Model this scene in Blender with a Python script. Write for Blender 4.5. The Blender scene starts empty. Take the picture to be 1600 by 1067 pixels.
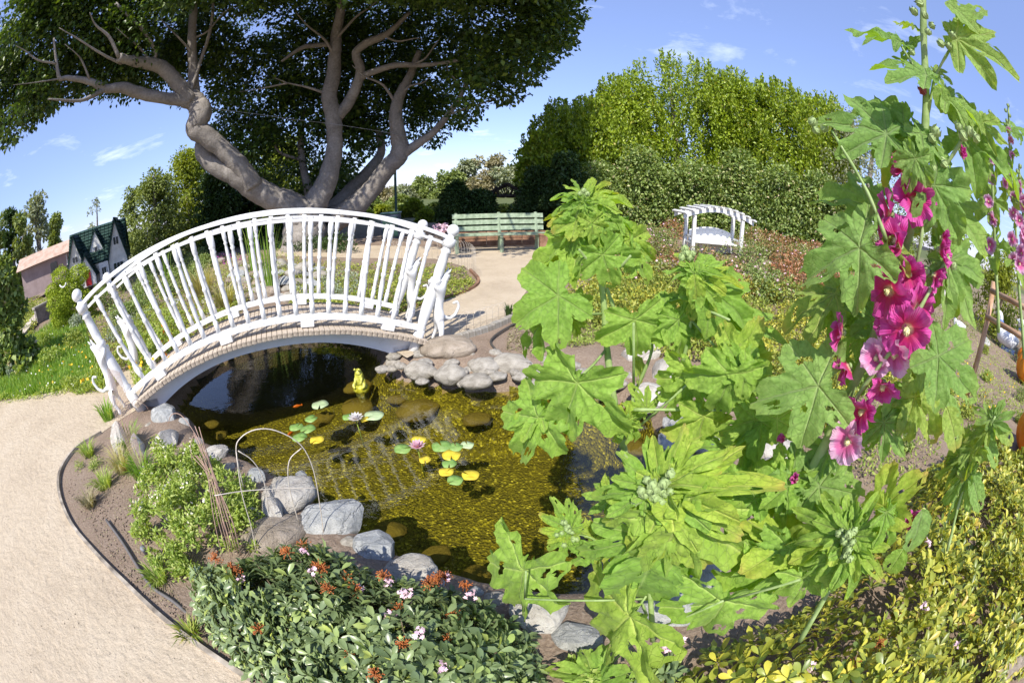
import bpy, math, random
import numpy as np
from mathutils import Vector, Matrix, noise

SC = bpy.context.scene
COL = SC.collection
rng = np.random.default_rng(7)
random.seed(7)

# ------------------------------------------------------------------ camera, sky, sun, exposure
EYE = 1.6
PITCH = 21.0
F = 667.0                      # 15 mm equisolid fisheye on a 36 mm wide frame
cam_d = bpy.data.cameras.new('camera')
cam = bpy.data.objects.new('camera', cam_d); COL.objects.link(cam)
cam.location = (0, 0, EYE)
cam.rotation_euler = (math.radians(90 - PITCH), 0, 0)
cam_d.type = 'PANO'
cam_d.panorama_type = 'FISHEYE_EQUISOLID'
cam_d.fisheye_lens = 15.0075
cam_d.fisheye_fov = math.pi * 1.1
cam_d.sensor_fit = 'HORIZONTAL'; cam_d.sensor_width = 36; cam_d.sensor_height = 24
cam_d.clip_start = 0.02; cam_d.clip_end = 3000
SC.camera = cam
SC.view_settings.view_transform = 'Standard'
SC.view_settings.look = 'None'
SC.view_settings.exposure = 0.55
SC.view_settings.gamma = 1.0
SC.view_settings.use_curve_mapping = False
SC.cycles.use_denoising = True
SC.cycles.max_bounces = 8
SC.cycles.transparent_max_bounces = 16
SC.cycles.transmission_bounces = 4
SC.cycles.caustics_reflective = False
SC.cycles.caustics_refractive = False

SUN_EL = math.radians(49.0)
SUN_AZ = math.radians(190.0)          # clockwise from +Y: behind the photographer, a little to the left
sd = Vector((math.sin(SUN_AZ) * math.cos(SUN_EL), math.cos(SUN_AZ) * math.cos(SUN_EL), math.sin(SUN_EL)))
world = bpy.data.worlds.new('World'); SC.world = world; world.use_nodes = True
nt = world.node_tree; nt.nodes.clear()
out = nt.nodes.new('ShaderNodeOutputWorld'); bg = nt.nodes.new('ShaderNodeBackground')
sky = nt.nodes.new('ShaderNodeTexSky'); sky.sky_type = 'NISHITA'; sky.sun_disc = False
sky.sun_elevation = SUN_EL; sky.sun_rotation = SUN_AZ; sky.air_density = 1.0; sky.dust_density = 0.3; sky.ozone_density = 3.0
tc = nt.nodes.new('ShaderNodeTexCoord')
sx = nt.nodes.new('ShaderNodeSeparateXYZ'); nt.links.new(tc.outputs['Generated'], sx.inputs[0])
# flat cloud layer: direction divided by its height
ad = nt.nodes.new('ShaderNodeMath'); ad.operation = 'ADD'; ad.inputs[1].default_value = 0.12; nt.links.new(sx.outputs[2], ad.inputs[0])
mxz = nt.nodes.new('ShaderNodeMath'); mxz.operation = 'MAXIMUM'; mxz.inputs[1].default_value = 0.05; nt.links.new(ad.outputs[0], mxz.inputs[0])
dx = nt.nodes.new('ShaderNodeMath'); dx.operation = 'DIVIDE'; nt.links.new(sx.outputs[0], dx.inputs[0]); nt.links.new(mxz.outputs[0], dx.inputs[1])
dy = nt.nodes.new('ShaderNodeMath'); dy.operation = 'DIVIDE'; nt.links.new(sx.outputs[1], dy.inputs[0]); nt.links.new(mxz.outputs[0], dy.inputs[1])
cb = nt.nodes.new('ShaderNodeCombineXYZ'); nt.links.new(dx.outputs[0], cb.inputs[0]); nt.links.new(dy.outputs[0], cb.inputs[1])
nz = nt.nodes.new('ShaderNodeTexNoise'); nz.inputs['Scale'].default_value = 1.7; nz.inputs['Detail'].default_value = 9; nz.inputs['Roughness'].default_value = 0.62
nz.inputs['Distortion'].default_value = 0.35
nt.links.new(cb.outputs[0], nz.inputs['Vector'])
rp = nt.nodes.new('ShaderNodeValToRGB'); rp.color_ramp.elements[0].position = 0.575; rp.color_ramp.elements[0].color = (0, 0, 0, 1)
rp.color_ramp.elements[1].position = 0.78; rp.color_ramp.elements[1].color = (.62, .62, .62, 1)
nt.links.new(nz.outputs[0], rp.inputs[0])
tint = nt.nodes.new('ShaderNodeMix'); tint.data_type = 'RGBA'; tint.blend_type = 'MULTIPLY'; tint.inputs[0].default_value = 1.0
tint.inputs[7].default_value = (1.0, 0.95, 1.15, 1)
nt.links.new(sky.outputs[0], tint.inputs[6])
veil = nt.nodes.new('ShaderNodeMix'); veil.data_type = 'RGBA'; veil.inputs[0].default_value = 0.30; veil.inputs[7].default_value = (3.5, 4.7, 8.4, 1)
nt.links.new(tint.outputs[2], veil.inputs[6])
mx = nt.nodes.new('ShaderNodeMix'); mx.data_type = 'RGBA'; mx.inputs[7].default_value = (8.0, 8.8, 10.2, 1)
nt.links.new(rp.outputs[0], mx.inputs[0]); nt.links.new(veil.outputs[2], mx.inputs[6])
nt.links.new(mx.outputs[2], bg.inputs[0]); bg.inputs[1].default_value = 0.12
nt.links.new(bg.outputs[0], out.inputs[0])

sun_d = bpy.data.lights.new('sun', 'SUN'); sun_d.energy = 4.6; sun_d.angle = math.radians(0.55); sun_d.color = (1.0, 0.94, 0.83)
sun = bpy.data.objects.new('sun', sun_d); COL.objects.link(sun)
sun.rotation_euler = sd.to_track_quat('Z', 'Y').to_euler()

# ------------------------------------------------------------------ photo geometry -> world points
_cp, _sp = math.cos(math.radians(PITCH)), math.sin(math.radians(PITCH))
def rays(px, py):
    px = np.asarray(px, float); py = np.asarray(py, float)
    u = px - 800.0; v = 533.5 - py
    rr = np.hypot(u, v) + 1e-9
    th = 2 * np.arcsin(np.clip(rr / (2 * F), 0, 1)); s = np.sin(th) / rr
    a, b, c = u * s, v * s, np.cos(th)
    return np.stack([a, c * _cp + b * _sp, b * _cp - c * _sp], -1)
def gp(px, py, z=0.0):
    d = rays(px, py); t = (z - EYE) / d[..., 2]
    return d * t[..., None] + np.array([0, 0, EYE])
def wr(px, py, r):
    d = rays(px, py); t = r / np.hypot(d[..., 0], d[..., 1])
    return d * t[..., None] + np.array([0, 0, EYE])
def V(a): return Vector((float(a[0]), float(a[1]), float(a[2])))
def proj(P):
    P = np.asarray(P, float); d = P - np.array([0, 0, EYE]); d = d / np.linalg.norm(d, axis=-1, keepdims=True)
    b = d[..., 2] * _cp + d[..., 1] * _sp; c = d[..., 1] * _cp - d[..., 2] * _sp; a = d[..., 0]
    th = np.arccos(np.clip(c, -1, 1)); rr = 2 * F * np.sin(th / 2); n = np.hypot(a, b) + 1e-9
    return np.stack([800 + a / n * rr, 533.5 - b / n * rr], -1)
def inpoly(P, poly):
    P = np.asarray(P, float); poly = np.asarray(poly, float)
    x, y = P[..., 0], P[..., 1]; ins = np.zeros(x.shape, bool)
    for i in range(len(poly)):
        x1, y1 = poly[i - 1]; x2, y2 = poly[i]
        c = (y1 > y) != (y2 > y)
        with np.errstate(divide='ignore', invalid='ignore'):
            ins ^= c & (x < (x2 - x1) * (y - y1) / (y2 - y1 + 1e-12) + x1)
    return ins
def sample_poly(poly, n, rg=None):
    rg = rg or rng
    poly = np.asarray(poly, float); lo, hi = poly.min(0), poly.max(0); o = []; c = 0
    while c < n:
        p = rg.uniform(lo, hi, (max(64, n * 2), 2)); p = p[inpoly(p, poly)]; o.append(p); c += len(p)
    return np.concatenate(o)[:n]
def sdist(P, poly):
    P = np.asarray(P, float); d = np.full(P.shape[:-1], 1e9); poly = np.asarray(poly, float)
    for i in range(len(poly)):
        a, b = poly[i - 1], poly[i]; ab = b - a
        t = np.clip(((P - a) @ ab) / (ab @ ab + 1e-12), 0, 1)
        d = np.minimum(d, np.linalg.norm(P - a - t[..., None] * ab, axis=-1))
    return np.where(inpoly(P, poly), -d, d)
def smooth(poly, k=3, closed=True):
    p = np.asarray(poly, float)
    for _ in range(k):
        if closed:
            q = np.roll(p, -1, 0); p = np.stack([p * .75 + q * .25, p * .25 + q * .75], 1).reshape(-1, p.shape[1])
        else:
            a, b = p[:-1], p[1:]; m = np.stack([a * .75 + b * .25, a * .25 + b * .75], 1).reshape(-1, p.shape[1])
            p = np.concatenate([p[:1], m[1:-1], p[-1:]])
    return p
def catmull(pts, sub=6):
    P = np.asarray(pts, float)
    if len(P) < 3: sub = max(1, sub)
    Q = np.concatenate([2 * P[:1] - P[1:2], P, 2 * P[-1:] - P[-2:-1]])
    o = []
    for i in range(1, len(Q) - 2):
        for k in range(sub):
            t = k / sub
            o.append(.5 * ((2 * Q[i]) + (-Q[i - 1] + Q[i + 1]) * t + (2 * Q[i - 1] - 5 * Q[i] + 4 * Q[i + 1] - Q[i + 2]) * t * t + (-Q[i - 1] + 3 * Q[i] - 3 * Q[i + 1] + Q[i + 2]) * t ** 3))
    o.append(Q[-2]); return np.array(o)

# ------------------------------------------------------------------ tagging and linking
def tag(o, label=None, cat=None, group=None, kind=None):
    if label: o['label'] = label
    if cat: o['category'] = cat
    if group: o['group'] = group
    if kind: o['kind'] = kind
    return o
def empty(name, loc=(0, 0, 0), rz=0, label=None, cat=None, group=None):
    o = bpy.data.objects.new(name, None); COL.objects.link(o); o.location = loc; o.rotation_euler = (0, 0, rz)
    o.empty_display_size = .05
    return tag(o, label, cat, group)
def link(name, me, parent=None, mat=None, kind=None, loc=None):
    o = bpy.data.objects.new(name, me); COL.objects.link(o)
    if mat is not None and len(me.materials) == 0: me.materials.append(mat)
    if parent is not None: o.parent = parent
    if loc is not None: o.location = loc
    if kind: o['kind'] = kind
    return o
def copy_tree(o, parent=None):
    c = o.copy(); COL.objects.link(c)
    if parent is not None: c.parent = parent
    for ch in list(o.children): copy_tree(ch, c)
    return c
def mesh_np(name, verts, faces, smooth_=False, rnd=None):
    """faces: (n,3) or (n,4) array"""
    me = bpy.data.meshes.new(name); verts = np.asarray(verts, np.float32); faces = np.asarray(faces, np.int32)
    k = faces.shape[1]
    me.vertices.add(len(verts)); me.vertices.foreach_set('co', verts.ravel())
    me.loops.add(faces.size); me.loops.foreach_set('vertex_index', faces.ravel())
    me.polygons.add(len(faces)); me.polygons.foreach_set('loop_start', np.arange(0, faces.size, k, dtype=np.int32))
    me.polygons.foreach_set('loop_total', np.full(len(faces), k, np.int32))
    if smooth_: me.polygons.foreach_set('use_smooth', np.ones(len(faces), bool))
    me.update(calc_edges=True)
    if rnd is not None:
        a = me.attributes.new('rnd', 'FLOAT', 'POINT'); a.data.foreach_set('value', np.asarray(rnd, np.float32))
    return me
class MB:
    """collects boxes, tubes, lathes into one mesh"""
    def __init__(s): s.v = []; s.f = []; s.sm = []; s.n = 0
    def add(s, v, f, sm=False):
        v = [tuple(map(float, q)) for q in v]
        s.v += v; s.f += [tuple(int(i) + s.n for i in q) for q in f]; s.sm += [sm] * len(f); s.n += len(v); return s
    def box(s, c, size, M=None):
        M = M or Matrix.Identity(3); c = Vector(c); hx, hy, hz = [q / 2 for q in size]
        v = [c + M @ Vector((x, y, z)) for x in (-hx, hx) for y in (-hy, hy) for z in (-hz, hz)]
        return s.add(v, [(0, 1, 3, 2), (4, 6, 7, 5), (0, 4, 5, 1), (2, 3, 7, 6), (0, 2, 6, 4), (1, 5, 7, 3)])
    def prism(s, poly, fn, a, b):
        """poly in 2D, fn(u,v,w)->point, extruded from a to b"""
        n = len(poly); v = [fn(p[0], p[1], a) for p in poly] + [fn(p[0], p[1], b) for p in poly]
        return s.add(v, [tuple(range(n))[::-1], tuple(range(n, 2 * n))] + [(i, (i + 1) % n, n + (i + 1) % n, n + i) for i in range(n)])
    def tube(s, pts, rad, k=6, cap=True, sm=True, squash=None):
        P = [Vector(tuple(map(float, p))) for p in pts]; n = len(P)
        R = list(rad) if hasattr(rad, '__len__') else [rad] * n
        up = None; v = []
        for i in range(n):
            t = (P[min(i + 1, n - 1)] - P[max(i - 1, 0)]).normalized()
            if up is None:
                up = Vector((0, 0, 1)) if abs(t.z) < .9 else Vector((1, 0, 0))
            up = (up - t * up.dot(t));
            if up.length < 1e-6: up = t.orthogonal()
            up.normalize(); sd_ = t.cross(up)
            for j in range(k):
                a = 2 * math.pi * j / k
                v.append(P[i] + (up * math.cos(a) + sd_ * math.sin(a)) * R[i])
        f = [(i * k + j, i * k + (j + 1) % k, (i + 1) * k + (j + 1) % k, (i + 1) * k + j) for i in range(n - 1) for j in range(k)]
        if cap: f += [tuple(range(k))[::-1], tuple(range((n - 1) * k, n * k))]
        return s.add(v, f, sm)
    def lathe(s, prof, a, b, k=10, sm=True):
        """prof: (t,r) along segment a->b"""
        a, b = Vector(a), Vector(b); t = (b - a).normalized(); u = t.orthogonal().normalized(); w = t.cross(u)
        v = []
        for (q, r) in prof:
            c = a + (b - a) * q
            for j in range(k):
                g = 2 * math.pi * j / k + .3
                v.append(c + (u * math.cos(g) + w * math.sin(g)) * r)
        n = len(prof)
        f = [(i * k + j, i * k + (j + 1) % k, (i + 1) * k + (j + 1) % k, (i + 1) * k + j) for i in range(n - 1) for j in range(k)]
        f += [tuple(range(k))[::-1], tuple(range((n - 1) * k, n * k))]
        return s.add(v, f, sm)
    def mesh(s, name, mat=None):
        me = bpy.data.meshes.new(name); me.from_pydata(s.v, [], s.f)
        me.polygons.foreach_set('use_smooth', s.sm); me.update()
        if mat: me.materials.append(mat)
        return me
    def build(s, name, mat, parent=None, kind=None):
        return link(name, s.mesh(name, mat), parent, None, kind)

# ------------------------------------------------------------------ materials
def newmat(name):
    m = bpy.data.materials.new(name); m.use_nodes = True; nt = m.node_tree
    return m, nt, nt.nodes['Principled BSDF']
def N(nt, t, **kw):
    n = nt.nodes.new(t)
    for k, v in kw.items(): setattr(n, k, v)
    return n
def ramp(nt, src, cols, pos=None):
    r = N(nt, 'ShaderNodeValToRGB'); e = r.color_ramp.elements
    pos = pos or [i / (len(cols) - 1) for i in range(len(cols))]
    e[0].position = pos[0]; e[0].color = (*cols[0], 1); e[1].position = pos[-1]; e[1].color = (*cols[-1], 1)
    for c, p in list(zip(cols, pos))[1:-1]:
        q = e.new(p); q.color = (*c, 1)
    nt.links.new(src, r.inputs[0]); return r.outputs[0]
def noisetex(nt, scale, detail=4, rough=.55, coord='Object', dist=0.0, vec=None):
    n = N(nt, 'ShaderNodeTexNoise'); n.inputs['Scale'].default_value = scale; n.inputs['Detail'].default_value = detail
    n.inputs['Roughness'].default_value = rough; n.inputs['Distortion'].default_value = dist
    if vec is None:
        t = N(nt, 'ShaderNodeTexCoord'); vec = t.outputs[coord]
    nt.links.new(vec, n.inputs['Vector']); return n.outputs[0]
def mixc(nt, fac, a, b, mode='MIX'):
    m = N(nt, 'ShaderNodeMix', data_type='RGBA', blend_type=mode)
    for s, v in ((0, fac), (6, a), (7, b)):
        if hasattr(v, 'is_linked') or hasattr(v, 'links'): nt.links.new(v, m.inputs[s])
        elif isinstance(v, (int, float)): m.inputs[s].default_value = v
        else: m.inputs[s].default_value = (*v, 1)
    return m.outputs[2]
def bump(nt, b, src, strength=.4, dist=.01, nrm=None):
    n = N(nt, 'ShaderNodeBump'); n.inputs['Strength'].default_value = strength; n.inputs['Distance'].default_value = dist
    nt.links.new(src, n.inputs['Height'])
    if nrm is not None: nt.links.new(nrm, n.inputs['Normal'])
    if b is not None: nt.links.new(n.outputs[0], b.inputs['Normal'])
    return n.outputs[0]
def mat_noise(name, cols, scale=8, detail=6, rough=.8, bscale=None, bstr=.4, bdist=.01, pos=None, coord='Object', spec=.3, dist=0.):
    m, nt, b = newmat(name)
    s = noisetex(nt, scale, detail, .6, coord, dist); nt.links.new(ramp(nt, s, cols, pos or [.3 + .4 * i / (len(cols) - 1) for i in range(len(cols))]), b.inputs['Base Color'])
    b.inputs['Roughness'].default_value = rough; b.inputs['Specular IOR Level'].default_value = spec
    if bscale: bump(nt, b, noisetex(nt, bscale, 6, .6, coord), bstr, bdist)
    return m
def mat_leaf(name, cols, trans=.35, rough=.5, spec=.35, pos=None, obj=False, tgain=1.5, clump=1.6):
    """leaf colours picked per leaf; light also passes through the blade"""
    m, nt, b = newmat(name)
    if obj:
        src = N(nt, 'ShaderNodeObjectInfo').outputs['Random']
    else:
        a = N(nt, 'ShaderNodeAttribute'); a.attribute_name = 'rnd'; src = a.outputs['Fac']
    c = ramp(nt, src, cols, pos)
    if clump:
        g = N(nt, 'ShaderNodeNewGeometry')
        n = noisetex(nt, clump, 3, .6, vec=g.outputs['Position'])
        q = cols[2] if len(cols) > 3 else cols[-1]; c = mixc(nt, ramp(nt, n, [(0, 0, 0), (.6, .6, .6)], [.35, .7]), c, q)
    nt.links.new(c, b.inputs['Base Color']); b.inputs['Roughness'].default_value = rough; b.inputs['Specular IOR Level'].default_value = spec
    t = N(nt, 'ShaderNodeBsdfTranslucent')
    tcx = mixc(nt, 1.0, c, (1.15 * tgain, 1.1 * tgain, .35 * tgain), 'MULTIPLY'); nt.links.new(tcx, t.inputs['Color'])
    mxs = N(nt, 'ShaderNodeMixShader'); mxs.inputs[0].default_value = trans
    nt.links.new(b.outputs[0], mxs.inputs[1]); nt.links.new(t.outputs[0], mxs.inputs[2])
    nt.links.new(mxs.outputs[0], nt.nodes['Material Output'].inputs[0]); return m
def mat_plain(name, col, rough=.6, spec=.4, metal=0, var=.12, scale=30):
    m, nt, b = newmat(name)
    s = noisetex(nt, scale, 5, .6); c2 = tuple(max(0, q * (1 - var * 2)) for q in col); c3 = tuple(min(1, q * (1 + var)) for q in col)
    nt.links.new(ramp(nt, s, [c2, col, c3], [.3, .5, .72]), b.inputs['Base Color'])
    b.inputs['Roughness'].default_value = rough; b.inputs['Specular IOR Level'].default_value = spec; b.inputs['Metallic'].default_value = metal
    bump(nt, b, noisetex(nt, scale * 4, 3), .15, .003)
    return m

# ------------------------------------------------------------------ foliage meshes
def unit(a): return a / (np.linalg.norm(a, axis=-1, keepdims=True) + 1e-9)
def leaf_mesh(name, P, axis, nrm, L, W, rnd, seg=1, fold=.12, droop=.15):
    """one small folded blade per point. seg=1: 4 verts 2 tris; seg=2: 8 verts, 10 tris, curved"""
    P = np.asarray(P, float); n = len(P); axis = unit(axis); side = unit(np.cross(axis, nrm)); nrm = np.cross(side, axis)
    L = np.broadcast_to(np.asarray(L, float).reshape(-1, 1), (n, 1)); W = np.broadcast_to(np.asarray(W, float).reshape(-1, 1), (n, 1))
    if seg == 1:
        v = np.stack([P, P + axis * L * .45 + side * W * .5 + nrm * L * fold, P + axis * L - nrm * L * droop * .5, P + axis * L * .45 - side * W * .5 + nrm * L * fold], 1)
        f = np.array([[0, 1, 2], [0, 2, 3]]); k = 4
    else:
        c = lambda t, w, h: P + axis * L * t + side * W * w * .5 + nrm * L * h
        v = np.stack([P, c(.35, 0, 0), c(.72, 0, -droop * .3), c(1, 0, -droop),
                      c(.3, .72, fold), c(.68, .92, fold - droop * .25), c(.3, -.72, fold), c(.68, -.92, fold - droop * .25)], 1)
        f = np.array([[0, 4, 1], [4, 5, 1], [5, 2, 1], [5, 3, 2], [0, 1, 6], [6, 1, 7], [7, 1, 2], [7, 2, 3]]); k = 8
    V_ = v.reshape(-1, 3); Fc = (f[None] + (np.arange(n) * k)[:, None, None]).reshape(-1, 3)
    return mesh_np(name, V_, Fc, seg > 1, np.repeat(rnd, k))
def rdirs(n, rg=None, up=0.0, flat=1.0):
    rg = rg or rng
    d = rg.normal(size=(n, 3)); d[:, 2] = d[:, 2] * flat + up; return unit(d)
def crown_points(clumps, per, rg=None, shell=.45):
    """clumps: (n,4) x,y,z,r -> leaf points, mostly in the outer shell of each clump"""
    rg = rg or rng
    C = np.asarray(clumps, float); per_ = np.maximum(4, (per * (C[:, 3] / np.median(C[:, 3])) ** 2)).astype(int)
    idx = np.repeat(np.arange(len(C)), per_); d = rdirs(len(idx), rg); r = C[idx, 3] * (shell + (1 - shell) * rg.random(len(idx)) ** .6)
    lump = 1 + .22 * np.sin(d[:, 0] * 5 + idx) * np.cos(d[:, 2] * 6 + idx * 2.3) + rg.normal(0, .07, len(idx))
    P = C[idx, :3] + d * (r * lump)[:, None] * np.array([1, 1, .78]); return P, d, idx
def crown(name, clumps, per, L, W, mat, parent=None, seed=1, up=.3, seg=1, droop=.15, shell=.45, nup=.9):
    rg = np.random.default_rng(seed); P, d, idx = crown_points(clumps, per, rg, shell); n = len(P)
    ax = unit(d * .9 + rdirs(n, rg) * .9 + np.array([0, 0, -.15])); nr = unit(np.array([0, 0, 1.]) * nup + rdirs(n, rg) * .8 + d * up)
    ll = L * rg.uniform(.65, 1.25, n); me = leaf_mesh(name, P, ax, nr, ll, ll * W, rg.random(n), seg, .12, droop)
    me.materials.append(mat); return link(name, me, parent, kind='stuff')
# ------------------------------------------------------------------ the lie of the land
BL = np.array([-3.60, 2.34]); be = np.array([.8536, .5209]); bn = np.array([-.5209, .8536])
def B(s, w, z): return (BL[0] + be[0] * s + bn[0] * w, BL[1] + be[1] * s + bn[1] * w, z)
WATER = -0.22
pond_px = [(292, 655), (310, 700), (350, 722), (410, 748), (480, 792), (560, 850), (610, 885), (700, 912), (790, 938), (900, 950), (975, 925), (1040, 860),
           (1075, 780), (1068, 715), (1030, 660), (985, 632), (900, 612), (820, 604), (760, 610), (700, 603), (650, 596), (605, 583)]
pond = [tuple(gp(x, y, WATER)[:2]) for x, y in pond_px]
pond += [B(2.85, .5, 0)[:2], B(2.7, 1.2, 0)[:2], B(2.2, 1.75, 0)[:2], B(1.4, 1.85, 0)[:2], B(.8, 1.5, 0)[:2], B(.45, .9, 0)[:2], B(.28, 0., 0)[:2]]
pond = smooth(pond, 2)
def height(P):
    P = np.asarray(P, float); x, y = P[..., 0], P[..., 1]
    near = (np.abs(x) < 7) & (np.abs(y) < 9)
    sd = np.full(x.shape, 9.); sd[near] = sdist(P[near], pond)
    h = np.where(sd < 0, np.maximum(-.74, -.10 + sd * 1.9), -.10 * np.exp(-sd / .10))
    h = h + .05 * np.clip((sd - .12) / .3, 0, 1) * np.clip(1 - sd / .9, 0, 1) * (y > 2.6) * (x > 0)
    g = np.clip((x - 2.2) / 3, 0, 1) * np.clip((y - 3.2) / 5, 0, 1); h = h + .42 * g * g * (3 - 2 * g)
    far = np.clip((np.hypot(x, y) - 60) / 300, 0, 1); h = h - 1.5 * far
    return h
def hz(x, y): return float(height(np.array([[x, y]]))[0])
def axis_grid(lo, hi, step):
    a = [np.arange(lo, hi + 1e-6, step)]; q, s = hi, step; ext = []
    while q < 900: s *= 1.16; q += s; ext.append(q)
    q, s = lo, step; ex2 = []
    while q > -900: s *= 1.16; q -= s; ex2.append(q)
    return np.concatenate([ex2[::-1], a[0], ext])
gx, gy = axis_grid(-5.2, 4.2, .045), axis_grid(-.2, 6.6, .045)
GX, GY = np.meshgrid(gx, gy); GP = np.stack([GX, GY], -1); GZ = height(GP)
nse = rng.normal(size=GZ.shape); nse = (nse + np.roll(nse, 1, 0) + np.roll(nse, 1, 1) + np.roll(nse, -1, 0) + np.roll(nse, -1, 1)) / 5
soilpatch = (np.hypot(GX, GY) < 9) & (GZ < -.02)
GZ = GZ + nse * .010 * soilpatch
nx, ny = len(gx), len(gy); ii = np.arange(nx * ny).reshape(ny, nx)
gf = np.stack([ii[:-1, :-1], ii[:-1, 1:], ii[1:, 1:], ii[1:, :-1]], -1).reshape(-1, 4)
gm, gnt, gb = newmat('soil')
s1 = noisetex(gnt, 3.0, 8, .65); s2 = noisetex(gnt, 55, 6, .7)
c1 = ramp(gnt, s1, [(.17, .12, .085), (.30, .22, .165), (.40, .31, .24)], [.3, .5, .72])
c2 = ramp(gnt, s2, [(.12, .085, .06), (.30, .235, .18), (.55, .47, .39)], [.32, .55, .78])
gcol = mixc(gnt, .55, c1, c2)
gpos = N(gnt, 'ShaderNodeNewGeometry'); gsx = N(gnt, 'ShaderNodeSeparateXYZ'); gnt.links.new(gpos.outputs['Position'], gsx.inputs[0])
gr_f = N(gnt, 'ShaderNodeMapRange'); gr_f.inputs[1].default_value = 14; gr_f.inputs[2].default_value = 26; gnt.links.new(gsx.outputs[1], gr_f.inputs[0])
gcol = mixc(gnt, gr_f.outputs[0], gcol, (.11, .13, .05))
gnt.links.new(gcol, gb.inputs['Base Color']); gb.inputs['Roughness'].default_value = .95; gb.inputs['Specular IOR Level'].default_value = .15
bump(gnt, gb, s2, .9, .02)
# algae-covered gravel of the pond floor, a second material on the faces below the water line
bm_, bnt, bb = newmat('pond_gravel')
vo = N(bnt, 'ShaderNodeTexVoronoi'); vo.inputs['Scale'].default_value = 50; vtc = N(bnt, 'ShaderNodeTexCoord'); bnt.links.new(vtc.outputs['Object'], vo.inputs['Vector'])
vsep = N(bnt, 'ShaderNodeSeparateColor'); bnt.links.new(vo.outputs['Color'], vsep.inputs[0])
pc = ramp(bnt, vsep.outputs[0], [(.034, .029, .002), (.090, .078, .004), (.160, .139, .007), (.36, .32, .02), (.74, .67, .12)], [0, .35, .72, .93, 1])
alg = ramp(bnt, noisetex(bnt, 2.2, 6, .65), [(.032, .030, .003), (.125, .108, .006), (.21, .182, .010)], [.3, .5, .75])
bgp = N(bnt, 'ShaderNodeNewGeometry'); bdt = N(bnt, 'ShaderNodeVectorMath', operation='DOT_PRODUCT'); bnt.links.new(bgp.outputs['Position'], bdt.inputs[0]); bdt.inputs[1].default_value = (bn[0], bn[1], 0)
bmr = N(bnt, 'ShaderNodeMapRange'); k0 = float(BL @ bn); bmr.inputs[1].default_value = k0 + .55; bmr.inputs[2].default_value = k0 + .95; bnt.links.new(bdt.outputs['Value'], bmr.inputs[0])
pcm = mixc(bnt, bmr.outputs[0], mixc(bnt, .45, pc, alg), (.028, .024, .010)); bnt.links.new(pcm, bb.inputs['Base Color']); bb.inputs['Roughness'].default_value = .8  # floor colour darkens beyond the bridge: shade painted into the gravel
bump(bnt, bb, vo.outputs['Distance'], .9, .03)
gme = mesh_np('ground', np.stack([GX, GY, GZ], -1).reshape(-1, 3), gf, True)
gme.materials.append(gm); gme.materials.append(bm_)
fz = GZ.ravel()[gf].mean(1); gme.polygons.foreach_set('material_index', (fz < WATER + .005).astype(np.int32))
ground = link('ground', gme, kind='structure')

# water: reflects by the Fresnel law, lets light through to the floor
wm = bpy.data.materials.new('pond_water'); wm.use_nodes = True; wn = wm.node_tree; wn.nodes.clear()
wo = wn.nodes.new('ShaderNodeOutputMaterial'); gl = wn.nodes.new('ShaderNodeBsdfGlossy'); gl.inputs['Roughness'].default_value = .015
trp = wn.nodes.new('ShaderNodeBsdfTransparent'); trp.inputs[0].default_value = (.97, .95, .62, 1)
fr = wn.nodes.new('ShaderNodeMath'); fr.operation = 'MULTIPLY_ADD'; wmx = wn.nodes.new('ShaderNodeMixShader')
wt = wn.nodes.new('ShaderNodeTexCoord')
wmp = wn.nodes.new('ShaderNodeMapping'); wmp.inputs['Scale'].default_value = (1, 2.2, 1); wmp.inputs['Rotation'].default_value = (0, 0, .5); wn.links.new(wt.outputs['Object'], wmp.inputs[0])
n1 = noisetex(wn, 4.5, 3, .5, vec=wmp.outputs[0], dist=.8)
# rings that spread from where the stream runs in, near the far stones
ring = wn.nodes.new('ShaderNodeTexWave'); ring.wave_type = 'RINGS'; ring.rings_direction = 'Z'; ring.inputs['Scale'].default_value = 2.1; ring.inputs['Distortion'].default_value = 2.0; ring.inputs['Detail'].default_value = 2
rmp = wn.nodes.new('ShaderNodeMapping'); q = gp(860, 612, WATER); rmp.inputs['Location'].default_value = (-q[0], -q[1], 0); wn.links.new(wt.outputs['Object'], rmp.inputs[0]); wn.links.new(rmp.outputs[0], ring.inputs[0])
ln = wn.nodes.new('ShaderNodeVectorMath'); ln.operation = 'LENGTH'; wn.links.new(rmp.outputs[0], ln.inputs[0])
fal = wn.nodes.new('ShaderNodeMapRange'); fal.inputs[1].default_value = .1; fal.inputs[2].default_value = 1.7; fal.inputs[3].default_value = .6; fal.inputs[4].default_value = 0.0; wn.links.new(ln.outputs['Value'], fal.inputs[0])
rm = wn.nodes.new('ShaderNodeMath'); rm.operation = 'MULTIPLY'; wn.links.new(ring.outputs[1], rm.inputs[0]); wn.links.new(fal.outputs[0], rm.inputs[1])
ra = wn.nodes.new('ShaderNodeMath'); ra.operation = 'ADD'; wn.links.new(rm.outputs[0], ra.inputs[0]); wn.links.new(n1, ra.inputs[1])
wb = bump(wn, None, ra.outputs[0], .14, .010)
wn.links.new(wb, gl.inputs['Normal']); 
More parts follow.
